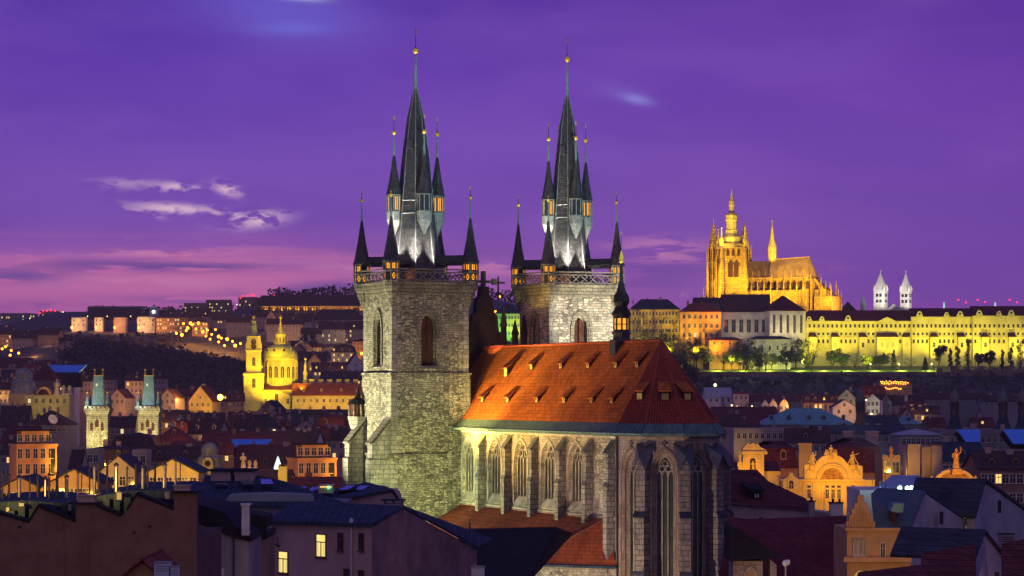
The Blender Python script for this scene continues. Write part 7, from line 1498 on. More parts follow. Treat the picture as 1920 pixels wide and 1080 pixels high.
# ================================================================ golden art nouveau building
def golden():
    D = 440.0; k = D / F; zb = 0; x0 = 1545; t = thing('town_palace', 'golden floodlit art nouveau building with a big arched gable and roof figures', 'building', ((x0 - 960) * k, D, zb)); X = lambda px: (px - x0) * k; Z = lambda py: zat(py, D)
    GP = plain('golden_plaster', (.58, .42, .20), .85, .12, .8, streak=.25, bump=.2); GP2 = plain('golden_relief', (.42, .22, .09), .85, .5, 2.2, bump=1.0)
    mb = MB(); mb.box(X(1465), 0, 0, X(1640), 14, Z(900)); mb.box(X(1380), 1.5, 0, X(1465), 14, Z(884)); mb.box(X(1464), -.45, Z(902), X(1622), 0, Z(898.6)); mb.box(X(1466), -.25, Z(938), X(1622), 0, Z(935.5)); w = mb.build('wall', GP, t)
    for px in (1517, 1551, 1562, 1573, 1599): window(w, X(px), 0, Z(934), .62, 1.5, 'red'); window(w, X(px), 0, Z(914.5), .62, .4, 'red', bars=False)
    for px in (1508, 1526, 1543, 1581, 1590, 1608, 1619): mb = MB(); mb.box(X(px) - .22, -.18, Z(935), X(px) + .22, -.003, Z(904.2)); mb.build('pilaster', GP, w)
    mb = MB(); mb.box(X(1465.5), -.2, Z(904), X(1621), -.003, Z(902.4))
    for i in range(30): mb.box(X(1466 + 5.2 * i), -.34, Z(904), X(1468.5 + 5.2 * i), 0, Z(902))
    mb.build('dentil_band', GP, w)
    def curve(cx, top, wd, hgt, base, n=10): return [(cx + wd * math.cos(math.pi * i / n), top + hgt - hgt * math.sin(math.pi * i / n)) for i in range(n + 1)]
    # main gable
    mb = MB(); L = [(1508, 900), (1617, 900), (1617, 875), (1604, 872), (1592, 874), (1586, 868), (1581, 862)] + [(1558.5 + 21 * math.cos(math.pi * i / 8), 862 - 8 * math.sin(math.pi * i / 8)) for i in range(1, 8)] + [(1536, 862), (1531, 868), (1526, 874), (1515, 871), (1508, 873)]
    mb.ext([(X(a), -.2, Z(b)) for a, b in L], (0, 1.4, 0)); g_ = mb.build('gable', GP, t)
    mb = MB()
    for a, b in zip(L[2:], L[3:]): mb.tube((X(a[0]), -.2, Z(a[1])), (X(b[0]), -.2, Z(b[1])), .17, n=6)
    for r0 in (28, 24.5): 
        P = [(X(1560 + r0 * math.cos(math.pi * i / 12)), -.25, Z(899 - r0 * math.sin(math.pi * i / 12) * 1.05)) for i in range(13)]
        for a, b in zip(P, P[1:]): mb.tube(a, b, .22 if r0 > 26 else .14, n=6)
    for px in (1517, 1604): mb.lathe([(.55, 0), (.45, .12), (.2, .18)], 12) if False else mb.ext([(X(px) + .55 * math.cos(i * .52), -.42, Z(887) + .55 * math.sin(i * .52)) for i in range(12)], (0, .2, 0))
    mb.build('moulding', GP, g_)
    mb = MB(); mb.ext([(X(1560 + 21 * math.cos(math.pi * i / 12)), -.24, Z(898.5 - 21 * math.sin(math.pi * i / 12))) for i in range(13)], (0, .03, 0))
    rr = random.Random(4)
    for i in range(26): a = rr.uniform(.3, 2.8); q = rr.uniform(.2, .85); mb.ball((X(1560 + 20 * q * math.cos(a)), -.26, Z(897 - 20 * q * math.sin(a))), rr.uniform(.1, .22), 6, 4)
    mb.build('relief', GP2, g_)
    # small gables
    for cx, wd, base, top in ((1483, 16, 918, 886), (1647, 11, 911, 888)):
        mb = MB(); P = [(cx - wd, base), (cx + wd, base), (cx + wd, top + 14), (cx + wd * .75, top + 11)] + [(cx + wd * .45 * math.cos(math.pi * i / 6), top + 8 - 4 * math.sin(math.pi * i / 6)) for i in range(7)] + [(cx - wd * .75, top + 11), (cx - wd, top + 14)]; mb.ext([(X(a), -.6, Z(b)) for a, b in P], (0, 1.2, 0)); mb.box(X(cx - 4), -.5, Z(top + 8), X(cx + 4), .3, Z(top)); o = mb.build('gable', GP, t); window(o, X(cx), -.6, Z(base - 2), .8, 1.0, 'red', round_=True)
    # left aedicule with niche
    mb = MB(); P = [(1391, 900), (1433, 900), (1433, 850), (1438, 846), (1436, 843), (1426, 838), (1422, 832), (1417, 833), (1412, 830), (1407, 833), (1402, 831), (1398, 836), (1394, 840), (1391, 846), (1394, 850)]; mb.ext([(X(a), .4, Z(b)) for a, b in P], (0, 2.2, 0)); mb.box(X(1391), .15, Z(852), X(1439), .42, Z(846)); mb.box(X(1398), .2, Z(882), X(1403), .42, Z(853)); mb.box(X(1421), .2, Z(882), X(1426), .42, Z(853)); mb.box(X(1385), .3, Z(900), X(1392), 2, Z(866)); mb.lathe([(.5, Z(834)), (.16, Z(829)), (.22, Z(826)), (.06, Z(818))], 6, (X(1412), 1.4)); ae = mb.build('gable', GP, t)
    mb = MB(); mb.ext([(X(1412 + 5 * math.cos(math.pi * i / 6)), .37, Z(864 - 5 * math.sin(math.pi * i / 6))) for i in range(7)] + [(X(1407), .37, Z(881)), (X(1417), .37, Z(881))], (0, .028, 0)); mb.build('niche', M_LOUV, ae)
    mb = MB(); mb.add([(X(1380), 1.2, Z(884)), (X(1466), 1.2, Z(884)), (X(1466), 8, Z(868)), (X(1380), 8, Z(868))], [(0, 1, 2, 3)]); mb.build('roof', RF['maroon'], t)
golden()
for px, py, h, ar, lb in ((1412, 880, 1.45, 'down', 'figure standing in the niche of the left golden gable'), (1387, 866, 1.6, 'down', 'stone figure at the left shoulder of the left golden gable'), (1558, 854, 1.8, 'down', 'crowning seated group on top of the central golden gable'), (1524, 872, 2.2, 'up', 'bronze figure leaning left of the central golden gable'), (1599, 871, 2.2, 'out', 'bronze figure stretching an arm right of the central golden gable'), (1793, 879, 3.0, 'up', 'tall gilded figure on the golden arched gable at the right')):
    D = 439.9 if px != 1793 else 380; t = statue(lb, px, py, D, h, plain('gilded_stone', (.55, .38, .15), .7, .3, 2) if px < 1700 else plain('rust_statue', (.40, .22, .10), .8, .3, 2), arms=ar, base=.3)
    if px == 1558:
        mb = MB(); [mb.lathe([(.25, 0), (.3, .3), (.18, .7), (.1, .8), (.13, .95), (.02, 1.1)], 8, (s * .55, 0)) for s in (-1.6, -1, 1, 1.6)]; mb.build('side_figure', MATS['gilded_stone'], t)
    if px in (1524, 1599):
        mb = MB(); [mb.tube((s, 0, 0), (s * .3, 0, 1.3), .12, .06, 5) for s in (-.9, .9, -.5)]; mb.build('drapery', MATS['gilded_stone'], t)
t = thing('arched_gable', 'golden arched gable with relief below the tall gilded figure', 'gable', at(1790, 917, 382)); k = 382 / F; mb = MB(); mb.ext([(38 * k * math.cos(math.pi * i / 14), 0, (12 + 26 * math.sin(math.pi * i / 14)) * k) for i in range(15)] + [(-30 * k, 0, 11 * k), (-30 * k, 0, -10 * k), (30 * k, 0, -10 * k), (30 * k, 0, 11 * k)], (0, 2, 0)); mb.box(-38 * k, -.25, 11 * k, 38 * k, 0, 14 * k); mb.box(-36 * k, .3, -t.location.z, 36 * k, 2.4, -9 * k); g_ = mb.build('wall', plain('golden_plaster', (.58, .42, .20)), t); mb = MB(); mb.ext([(29 * k * math.cos(math.pi * i / 14), -.05, (15 + 17 * math.sin(math.pi * i / 14)) * k) for i in range(15)], (0, .045, 0)); mb.build('relief', MATS['golden_relief'], t)
for s in (-42, 40): mb = MB(); mb.lathe([(.55, -1), (.5, .5), (.3, .7), (.4, 1.2), (.1, 2.0)], 6, (s * k, .5)); mb.build('urn', MATS['golden_plaster'], t)
t = thing('roof_urn', 'terracotta urn on the tan balcony house', 'urn', at(1671, 853, 409)); mb = MB(); mb.lathe([(.35, -.5), (.35, .1), (.18, .25), (.36, .7), (.3, 1.1), (.12, 1.2), (.2, 1.4)], 10); mb.build('vase', plain('terracotta', (.45, .22, .10), .8, .3, 2), t)
mb = MB(); k = 400 / F; X = lambda px: (px - 960) * k
t = thing('parapet_tower', 'mauve parapet block with a yellow-lit corner strip, left of two', 'parapet', at(1714, 850, 400)); mb.box(-10 * k, 0, -30, 11 * k, 3, 15 * k); mb.box(-11 * k, -.1, 15 * k, 12 * k, 3.1, 17 * k); mb.build('block', WL['rose'], t); mb = MB(); mb.box(-12 * k, -.1, -60 * k, -10.2 * k, 1, 14 * k); mb.build('corner_strip', WL['yellow'], t)
t = thing('parapet_tower', 'mauve parapet block with a brown top edge, right of two', 'parapet', at(1757, 850, 400)); mb = MB(); mb.box(-9 * k, 0, -30, 9 * k, 3, 15 * k); mb.build('block', WL['rose'], t); mb = MB(); mb.box(-10 * k, -.1, 15 * k, 10 * k, 3.1, 17 * k); mb.build('coping', RF['brown'], t)
for px, w, y0, y1, D, m, lb in ((1510, 12, 900, 834, 470, 'ochre', 'tall orange chimney wall left of the central golden gable'), (1591, 9, 832, 811, 512, 'pink', 'salmon chimney block, left of two on the bell-shaped roof'), (1636, 11, 832, 811, 512, 'pink', 'salmon chimney block, right of two on the bell-shaped roof')):
    t = thing('chimney_block', lb, 'chimney', at(px, y0, D)); k = D / F; h = (y0 - y1) * k; mb = MB(); mb.box(-w * k, 0, -1.5, w * k, 1.6, h); mb.build('shaft', WL[m], t); mb = MB(); mb.box(-w * k - .15, -.15, h, w * k + .15, 1.75, h + .3); mb.box(-w * k - .1, -.1, h * .62, w * k + .1, 0, h * .66); mb.build('cap', WL[m], t)

# ================================================================ nearest roofs, right
D5 = 300.0
t = thing('dormer_roof_house', 'dark maroon roof with one black eyebrow dormer right of the choir', 'house', at(1440, 975, D5)); t.location.z = 0
mb = MB(); face(mb, [(1370, 1300, D5), (1582, 1300, D5), (1582, 966, D5), (1500, 955, D5), (1370, 943, D5)], 8); mb.build('wall', plain('mauve_render', (.42, .34, .33), .9, .25, .4, streak=.35), t, world=True)
mb = MB(); P = [at(1366, 946, D5 - .4), at(1500, 957, D5 - .4), at(1520, 956, D5 - .4), at(1512, 938, D5 + 2), at(1442, 906, D5 + 6), at(1420, 884, D5 + 9), at(1366, 884, D5 + 9)]; mb.ext(P, (0, .5, .2)); r = mb.build('roof', tiles('dark_maroon_tile', (.12, .035, .04), .28, .35, .25, .9, .3), t, world=True)
mb = MB(); mb.mat(0); P = [at(1404, 936, D5 + 1.5), at(1428, 938, D5 + 1.5), at(1428, 923, D5 + 1.5), at(1416, 919, D5 + 1.5), at(1404, 922, D5 + 1.5)]; mb.ext(P, (0, 4, 0)); mb.mat(1); mb.ext([at(1396, 912, D5 + 1.2), at(1406, 922, D5 + 1.2), at(1428, 922, D5 + 1.2), at(1434, 919, D5 + 1.2), at(1428, 917, D5 + 1.2), at(1408, 917, D5 + 1.2)], (0, 5, .6)); mb.mat(2); [mb.ext([at(x, 933, D5 + 1.4), at(x + 3, 933, D5 + 1.4), at(x + 3, 926, D5 + 1.4), at(x, 926, D5 + 1.4)], (0, .09, 0)) for x in (1415, 1420)]; mb.build('dormer', [RF['black'], RF['black'], FRAME], t, world=True)
mb = MB(); mb.ext([at(1427 + 8 * math.cos(math.pi * i / 8), 980 - 10 * math.sin(math.pi * i / 8), D5 - .12) for i in range(9)], (0, .1, 0)); mb.build('arched_window', GLASS, t, world=True)
for x0, x1, y0, y1, m in ((1517, 1528, 972, 941, 'grey'), (1557, 1581, 975, 944, 'white')):
    t = thing('chimney_block', ('slim grey' if m == 'grey' else 'broad white') + ' chimney block standing on the mauve wall', 'chimney', at((x0 + x1) / 2, y0, D5 - 2)); k = D5 / F; w = (x1 - x0) / 2 * k; h = (y0 - y1) * k; mb = MB(); mb.box(-w, 0, -1, w, 1.2, h); mb.build('shaft', WL[m], t); mb = MB(); mb.box(-w - .1, -.1, h, w + .1, 1.3, h + .12); [mb.lathe([(.16, h + .1), (.14, h + .55)], 8, (x, .5)) for x in ((-w * .5, w * .5) if w > .5 else (0,))]; mb.build('cap', RF['black'], t)
D6 = 240.0
t = thing('red_roof_house', 'large dark red roof filling the lower right of the choir', 'house', at(1485, 1090, D6)); t.location.z = 0
mb = MB(); P = [at(1345, 1110, D6 - 8), at(1600, 1110, D6 - 8), at(1600, 975, D6 + 4), at(1520, 978, D6 + 4), at(1400, 982, D6 + 4), at(1370, 977, D6 + 4)]; mb.ext(P, (0, 1, .4)); mb.build('roof', tiles('dark_red_tile', (.14, .03, .035), .22, .35, .2, .9, .25), t, world=True); mb = MB(); mb.box(P[0].x, D6 - 4, 0, P[1].x, D6 + 8, P[0].z); mb.build('wall', WL['brown'], t, world=True)
t = thing('porch_chapel', 'small sandstone chapel with a pointed arch and black roof at the choir foot', 'chapel', at(1410, 1090, 250)); t.location.z = 0; D7 = 226.0
mb = MB(); face(mb, [(1375, 1300, D7), (1432, 1300, D7), (1430, 1052, D7), (1375, 1052, D7)], 5); face(mb, [(1446, 1300, D7), (1462, 1300, D7), (1456, 1060, D7), (1444, 1048, D7)], 3); w = mb.build('wall', M_APSE, t, world=True); mb = MB(); face(mb, [(1368, 1052, D7 - .4), (1466, 1044, D7 - .4), (1410, 1012, D7 + 1), (1384, 992, D7 + 1), (1368, 985, D7 + 1)], 6); mb.build('roof', RF['black'], t, world=True)
mb = MB(); P = [(1396, 1090), (1396, 1078), (1400, 1070), (1407, 1064), (1414, 1070), (1418, 1078), (1418, 1090)]; face(mb, [(a, b, D7 - .12) for a, b in P], .1); mb.build('niche', WL['ochre'], t, world=True); mb = MB(); [mb.tube(at(*a, D7 - .15), at(*b, D7 - .15), .12, n=6) for a, b in zip(P, P[1:])]; mb.build('moulding', STONE, t, world=True)
t = thing('lamp_standard', 'white round floodlight on a pole at the lower edge right of the choir', 'street lamp', at(1473, 1056, 222)); mb = MB(); mb.tube((0, 0, -12), (0, 0, -.2), .07, n=6); mb.build('pole', WL['cream'], t); mb = MB(); mb.ball((0, 0, 0), .3, 12, 8); mb.box(.1, -.25, -.1, .35, .1, .3); mb.build('lamp_head', plain('pale_lamp_casing', (.6, .68, .8), .4, .1, 2), t)
def stepped_house():
    D = 205.0; k = D / F; t = thing('stepped_gable_house', 'ochre house with a stepped gable, dark green roof and blank blue gable wall', 'house', at(1707, 1085, D)); t.location.z = 0
    OC = plain('stepped_ochre', (.50, .30, .14), .9, .2, .6, streak=.35, bump=.25); Db = D + 9
    mb = MB(); face(mb, [(1588, 1400, D), (1707, 1400, D), (1707, 993, D), (1588, 993, D)], 8.5)
    st = [(1587, 993), (1587, 978), (1592, 978), (1592, 966), (1597, 966), (1597, 954), (1602, 954), (1602, 943), (1608, 943), (1608, 929), (1620, 929), (1620, 943), (1626, 943), (1626, 954), (1631, 954), (1631, 966), (1636, 966), (1636, 978), (1641, 978), (1641, 993)]
    face(mb, [(a, b, D - .15) for a, b in st], .8)
    for i in range(9): x = 1591 + i * 5.6; face(mb, [(x, 991, D - .3), (x + 1.2, 991, D - .3), (x + 1.2, 981 - (4 - abs(i - 4)) * 9, D - .3), (x, 981 - (4 - abs(i - 4)) * 9, D - .3)], .14)
    face(mb, [(1585, 995, D - .4), (1709, 995, D - .4), (1709, 990, D - .4), (1585, 990, D - .4)], .39); face(mb, [(1582, 1054, D - .7), (1709, 1054, D - .7), (1709, 1045, D - .7), (1582, 1045, D - .7)], .69); w = mb.build('wall', OC, t, world=True)
    gp = Vector((0, .05, 0)); mb = MB(); e = [at(1707, 1400, D), at(1810, 1400, D + 12), at(1810, 977, D + 12), at(1734, 925, D + 5), at(1707, 993, D)]; mb.ext(e, (-.4, .5, 0)); mb.build('gable_wall', plain('blue_render', (.30, .30, .37), .95, .2, .5, streak=.35, bump=.2), t, world=True)
    gr = plain('green_slate', (.05, .075, .085), .5, .3, .6); mb = MB(); mb.ext([at(1640, 993, D - .2), at(1707, 993, D - .2), at(1735, 923, D + 5), at(1648, 918, D + 5), at(1634, 930, D + 3)], (0, .35, .15)); mb.add([at(1648, 918, D + 5.3), at(1735, 923, D + 5.3), at(1812, 975, D + 13), at(1720, 970, D + 14)], [(0, 1, 2, 3)]); mb.tube(at(1648, 918, D + 5), at(1640, 993, D - .3), .07, n=5); mb.tube(at(1734, 924, D + 4.9), at(1707, 993, D - .3), .1, n=5); mb.build('roof', gr, t, world=True)
    mb = MB(); mb.mat(0); face(mb, [(1673, 986, D + .3), (1680, 988, D + .3), (1680, 955, D + .3), (1675, 948, D + .3), (1671, 958, D + .3)], 2.5); mb.mat(1); face(mb, [(1670, 958, D + .1), (1676, 944, D + .1), (1695, 944, D + .1), (1693, 961, D + .1), (1680, 961, D + .1)], 2.8); mb.build('dormer', [M_LOUV, RF['copper']], t, world=True)
    def w2(px, py, ww, hh, kk='dark'):
        p = at(px, py, D) - t.location; put('window', win_mesh(ww, hh, kk), t, (p.x, p.y, p.z))
    w2(1655, 1045, .34, 1.15); w2(1688, 1045, .34, 1.15)
    for px in (1603, 1612, 1620): w2(px, 1042, .14, 1.2)
    mb = MB(); face(mb, [(1598, 1012, D - .25), (1624, 1012, D - .25), (1624, 1009.5, D - .25), (1598, 1009.5, D - .25)], .24); [face(mb, [(x, 1044, D - .2), (x + 3, 1044, D - .2), (x + 3, 1013, D - .2), (x, 1013, D - .2)], .19) for x in (1599, 1606.5, 1614.5, 1622)]; mb.build('window_surround', STONE, t, world=True)
    q = lambda px, py: (lambda s: Vector((at(1707, 0, D).lerp(at(1810, 0, D + 12), s).x, at(1707, 0, D).lerp(at(1810, 0, D + 12), s).y - .12, zat(py, at(1707, 0, D).lerp(at(1810, 0, D + 12), s).y))))((px - 1707) / 103)
    mb = MB(); mb.ext([q(1760, 983), q(1767, 983), q(1767, 959), q(1760, 959)], (0, .08, 0)); mb.build('slit_window', GLASS, t, world=True)
    mb = MB(); P = [(1606, 1090), (1606, 1078), (1613, 1070), (1622, 1067), (1630, 1070), (1637, 1078), (1637, 1090)]; face(mb, [(a - 4, b, D - .12) for a, b in P], .1); mb.build('arched_window', GLASS, t, world=True)
    return t
stepped_house()
def gable_house(label, ap, l, rgt, D, dep, slit, m='blue_render', leftc=None):
    t = thing('blank_gable_house', label, 'house', at(ap[0], 1085, D)); t.location.z = 0; mb = MB(); mb.ext([at(l[0], 1400, D), at(rgt[0], 1400, D + dep), at(*rgt, D + dep), at(*ap, D + dep * .4), at(*l, D)], (-.6, .6, 0)); mb.build('gable_wall', MATS[m], t, world=True)
    v = Vector((-5.5, 3.5, 0)); mb = MB(); o = Vector((.05, -.25, .1)); a, b, c = at(*l, D) + o, at(*ap, D + dep * .4) + o, at(*rgt, D + dep) + o; up = Vector((0, 0, .25)); mb.ext([a, b, b + up, a + up], v); mb.ext([b, c, c + up, b + up], v); mb.build('roof', RF['slate'], t, world=True)
    mb = MB(); A_, B_ = at(l[0], 0, D), at(rgt[0], 0, D + dep); s = (slit[0] - l[0]) / (rgt[0] - l[0]); P = A_.lerp(B_, s); P.y -= .15; ww = .16
    mb.box(P.x - ww, P.y - .02, zat(slit[2], P.y), P.x + ww, P.y + .05, zat(slit[1], P.y)); mb.build('slit_window', GLASS, t, world=True); return t
gable_house('blue-grey blank gable with one slit window at the right edge', (1847, 905), (1828, 973), (1930, 964), 216, 12, (1872, 938, 962)); gable_house('lower blank mauve gable in the bottom right corner', (1845, 1001), (1827, 1053), (1935, 1112), 180, 10, (1867, 1073, 1095))
t = thing('courtyard_house', 'yellow-lit wall in the gap between two blank blue gables', 'house', at(1818, 1030, 228)); t.location.z = 0; mb = MB(); face(mb, [(1806, 1300, 228), (1834, 1300, 228), (1834, 950, 228), (1806, 958, 228)], 5); mb.build('wall', WL['yellow'], t, world=True); mb = MB(); face(mb, [(1811, 986, 227.8), (1817, 986, 227.8), (1817, 968, 227.8), (1811, 968, 227.8)], .1); mb.build('window', GLASS, t, world=True); mb = MB(); face(mb, [(1803, 958, 227.5), (1838, 950, 227.5), (1838, 946, 227.5), (1803, 954, 227.5)], 6); mb.build('roof', RF['black'], t, world=True)
for px, py, D, lb in ((1763, 1038, 190, 'pale boxy roof hatch with a louvred top, left of the blue gable foot'), (1889, 1018, 190, 'pale boxy roof hatch at the foot of the right blue gable')):
    t = thing('roof_hatch', lb, 'roof hatch', at(px, py, D)); mb = MB(); mb.box(-.5, 0, -.6, .5, .9, .62); mb.build('casing', WL['grey'], t); mb = MB(); mb.box(-.56, -.06, .62, .56, .96, .7); [mb.box(-.45, -.02, .1 + .15 * i, .45, 0, .16 + .15 * i) for i in range(3)]; mb.build('louvre', RF['slate'], t)
for px0, px1, y0, y1, D, lb in ((1729, 1830, 1036, 1085, 178, 'dark maroon roof slope under the blue gable at the lower edge'), (1880, 1960, 1018, 1085, 176, 'dark maroon roof slope at the lower right edge'), (1610, 1740, 1072, 1100, 176, 'dark roof strip along the lower edge before the ochre house')):
    t = thing('roof_house', lb, 'house', at((px0 + px1) / 2, y1, D)); t.location.z = 0; mb = MB(); P = [at(px0, y1 + 40, D - 4), at(px1, y1 + 40, D - 4), at(px1, y0 - 6, D + 2), at(px0, y0 + 10, D + 2)]; mb.ext(P, (0, .5, .3)); mb.build('roof', RF['maroon'], t, world=True); mb = MB(); mb.box(P[0].x, D - 2, 0, P[1].x, D + 6, P[0].z); mb.build('wall', WL['brown'], t, world=True)
t = thing('stone_pinnacle', 'salmon-lit stone pinnacle at the lower edge between the gables', 'pinnacle', at(1817, 1090, 186)); mb = MB(); mb.lathe([(.32, -3), (.3, .7), (.42, .8), (.36, 1.0), (.04, 1.8)], 4); mb.build('shaft', WL['orange'], t); mb = MB(); mb.ball((0, 0, 1.85), .08); mb.build('finial', STONE, t)
# flat roof with the white floodlights
t = thing('floodlit_roof', 'blue hipped roof with a white-lit parapet carrying the floodlights', 'house', at(1690, 925, 232)); t.location.z = 0; Dq = 232.0
mb = MB(); face(mb, [(1612, 1300, Dq), (1745, 1300, Dq), (1745, 919, Dq), (1612, 919, Dq)], 9); w = mb.build('wall', WL['white'], t, world=True); mb = MB(); mb.add([at(1640, 918, Dq + 1), at(1745, 918, Dq + 1), at(1722, 891, Dq + 6), at(1672, 891, Dq + 6), at(1740, 918, Dq + 9), at(1645, 918, Dq + 9)], [(0, 1, 2, 3), (1, 4, 2), (0, 3, 5), (2, 4, 5, 3)]); mb.build('roof', plain('blue_tin', (.22, .30, .42), .4, .2, .6), t, world=True)
mb = MB(); mb.tube(at(1650, 903, Dq), at(1650, 919, Dq), .05, n=5); mb.build('post', WL['white'], t, world=True)
for i, px in enumerate((1686, 1700, 1708)):
    t = thing('floodlight', ('leftmost', 'middle', 'brightest rightmost')[i] + ' white rooftop floodlight aimed at the church', 'floodlight', at(px, 914, Dq - .6)); mb = MB(); mb.lathe([(.16, 0), (.3, .25), (.3, .32)], 10); mb.v = [Matrix.Rotation(R(100), 4, 'X') @ v for v in mb.v]; mb.build('housing', DARK, t); mb = MB(); mb.ball((0, -.3, -.05), .2 if i < 2 else .24, 8, 6); mb.build('lamp_head', glow('flood_white', (.75, .95, 1), 12), t); mb = MB(); mb.tube((0, 0, 0), (0, .1, -.6), .04, n=4); mb.build('bracket', DARK, t)
# ================================================================ the crowd of smaller houses between the landmarks
rf_ = random.Random(21); used_labels = set()
MARKS = [('left bridge tower', 182, 780), ('right bridge tower', 277, 780), ('yellow domed church', 505, 740), ('orange college', 620, 750), ('wide maroon roof', 470, 835), ('hatched long roof', 595, 785), ('left grey dome', 42, 720), ('starry street lamp', 413, 748), ('teal copper roof', 1515, 782), ('first dark turret', 1613, 780), ('lamp-lit corner house', 1648, 760), ('second dark turret', 1790, 770), ('glowing restaurant', 1680, 725), ('pink two-storey house', 1390, 748), ('dark wood', 300, 690), ('cream house with dormers', 642, 668), ('right orange office', 605, 870), ('left orange office', 85, 850), ('domed corner building', 391, 860), ('third dark turret', 1881, 770)]
KEEP = [(150, 690, 214, 858), (246, 690, 310, 858), (1418, 755, 1608, 800), (1598, 720, 1628, 815), (1762, 725, 1818, 812), (1850, 725, 1920, 812), (425, 818, 515, 842), (345, 718, 402, 778), (200, 722, 240, 766), (295, 722, 334, 766), (404, 735, 424, 760), (40, 734, 134, 770), (1618, 733, 1678, 782), (1372, 730, 1408, 764), (1424, 744, 1482, 768), (1504, 738, 1606, 768), (440, 690, 575, 768), (575, 705, 690, 770), (1322, 724, 1376, 748), (1645, 708, 1715, 744), (610, 640, 690, 690), (1686, 795, 1766, 832), (365, 828, 416, 890)]
def crowd(n, px0, px1, py0, py1, D0, D1, lit=.1, warm=.3):
    for i in range(n):
        px = px0 + (px1 - px0) * (i + rf_.uniform(.1, .9)) / n; t = rf_.random(); py = py0 + (py1 - py0) * t; D = D0 + (D1 - D0) * t; wpx = rf_.uniform(7, 13) / D * F; ty = rf_.choice(('gable', 'gable', 'hip', 'gfront', 'mansard')); hp = rf_.uniform(3.5, 5.5) / D * F
        if any(px + wpx / 2 > a and px - wpx / 2 < c and py + 7 > b and py - hp < d for a, b, c, d in KEEP): continue
        w = rf_.choice(('rose', 'grey', 'cream', 'white', 'ochre', 'pink', 'brown')); r = rf_.choice(('red', 'brown', 'dark', 'maroon', 'maroon', 'slate')); ch = rf_.choice((0, 1, 2, 3)); dm = rf_.choice((0, 1, 2)) if ty in ('gable', 'mansard') else 0
        m = min(MARKS, key=lambda q: abs(q[1] - px) + 1.3 * abs(q[2] - py)); dx, dy = px - m[1], py - m[2]
        rel = ('below' if dy > 0 else 'above') if abs(dy) > abs(dx) else ('right of' if dx > 0 else 'left of')
        kind = {'gable': 'gabled', 'hip': 'hipped', 'gfront': 'gable-fronted', 'mansard': 'mansard'}[ty]; lab = f'{kind} {w} house, {r} roof' + (f', {("one chimney", "two chimneys", "three chimneys")[ch - 1]}' if ch else '') + (f', {("one dormer", "two dormers")[dm - 1]}' if dm else '') + f', {rel} the {m[0]}'
        if lab in used_labels: continue
        used_labels.add(lab); H(lab, px - wpx / 2, px + wpx / 2, py, py - hp, D, rf_.uniform(8, 12), ty, w, r, (max(2, int(wpx * D / F / 2.4)), 2), rf_.uniform(-22, 22), ch, dm, lit)
        if rf_.random() < warm: a = at(px, py + 4, D); flood(a + Vector((rf_.uniform(-4, 4), -6, -3)), a, rf_.uniform(2.5, 6.5), (1, .48, .08), 130, .9)  # warm spots added at random houses, no fixture built
crowd(34, 480, 690, 645, 700, 1900, 1660, .22, .5); crowd(22, 0, 130, 692, 732, 1560, 1300, .2, .6); crowd(30, 130, 350, 708, 756, 1390, 1120, .22, .8); crowd(22, 330, 460, 735, 782, 1300, 1100, .22, .8)
crowd(34, 190, 560, 786, 832, 1040, 870, .22, .8); crowd(26, 120, 450, 832, 866, 860, 640, .22, .85); crowd(16, 430, 650, 797, 830, 1010, 900, .1, .35)
crowd(36, 1340, 1640, 742, 772, 1330, 1110, .2, .5); crowd(34, 1640, 1925, 744, 792, 1330, 1060, .12, .25); crowd(24, 1380, 1700, 792, 812, 960, 800, .1, .3); crowd(12, 1730, 1925, 787, 805, 980, 850, .1, .25)
# ================================================================ aerials and rods on the near roofs
def aerial(label, px, py, D, h, bars=4, rz=0):
    t = thing('roof_aerial', label, 'aerial', at(px, py, D), R(rz), 'aerials on the near roofs'); mb = MB(); mb.tube((0, 0, -.6), (0, 0, h), .03, .02, 5); mb.build('mast', DARK, t); mb = MB(); mb.tube((-.45, 0, h * .9), (.55, 0, h * .9), .018, n=4)
    for i in range(bars): x = -.4 + .9 * i / max(1, bars - 1); mb.tube((x, -.35 + .05 * i, h * .9), (x, .35 - .05 * i, h * .9), .014, n=4)
    mb.build('antenna', DARK, t)
for a in (('thin aerial on the black roof right of the brown fire wall', 380, 945, 152, 1.6), ('aerial beside the two tan attic boxes', 384, 897, 225, 2.4, 5, 30), ('aerial at the ridge of the house with two lit windows', 590, 946, 181, 1.5, 4, -20), ('aerial above the tan gable at the tower foot', 700, 924, 238, 1.8, 5, 60),
          ('aerial on the maroon dormer roof right of the choir', 1476, 926, 302, 2.2, 4, 10), ('aerial between the slim and the broad chimney block', 1545, 962, 300, 2.6, 5, 45), ('aerial on the green roof behind the stepped gable', 1660, 918, 211, 1.5, 4, -35), ('aerial on the roof of the right blue gable', 1880, 925, 224, 1.6, 5, 15)): aerial(*a)
# ================================================================ evening air over the city
def haze():
    mb = MB(); mb.box(-2600, -60, -8, 2600, 4300, 185); m = bpy.data.materials.new('evening_air'); m.use_nodes = True; nt = m.node_tree; nt.nodes.clear()
    o = nt.nodes.new('ShaderNodeOutputMaterial'); v = nt.nodes.new('ShaderNodeVolumePrincipled'); v.inputs['Color'].default_value = (.95, .88, .95, 1); v.inputs['Density'].default_value = .00006; nt.links.new(v.outputs[0], o.inputs['Volume'])
    tag(mb.build('haze', m), 'faint evening haze over the city', 'haze', kind='stuff')
haze()
# ================================================================ lamps
WARM, GREENY, CREAM, ORANGE, CYAN = (1, .80, .45), (.80, .92, .32), (1, .90, .66), (1, .50, .12), (.45, .95, 1.0)
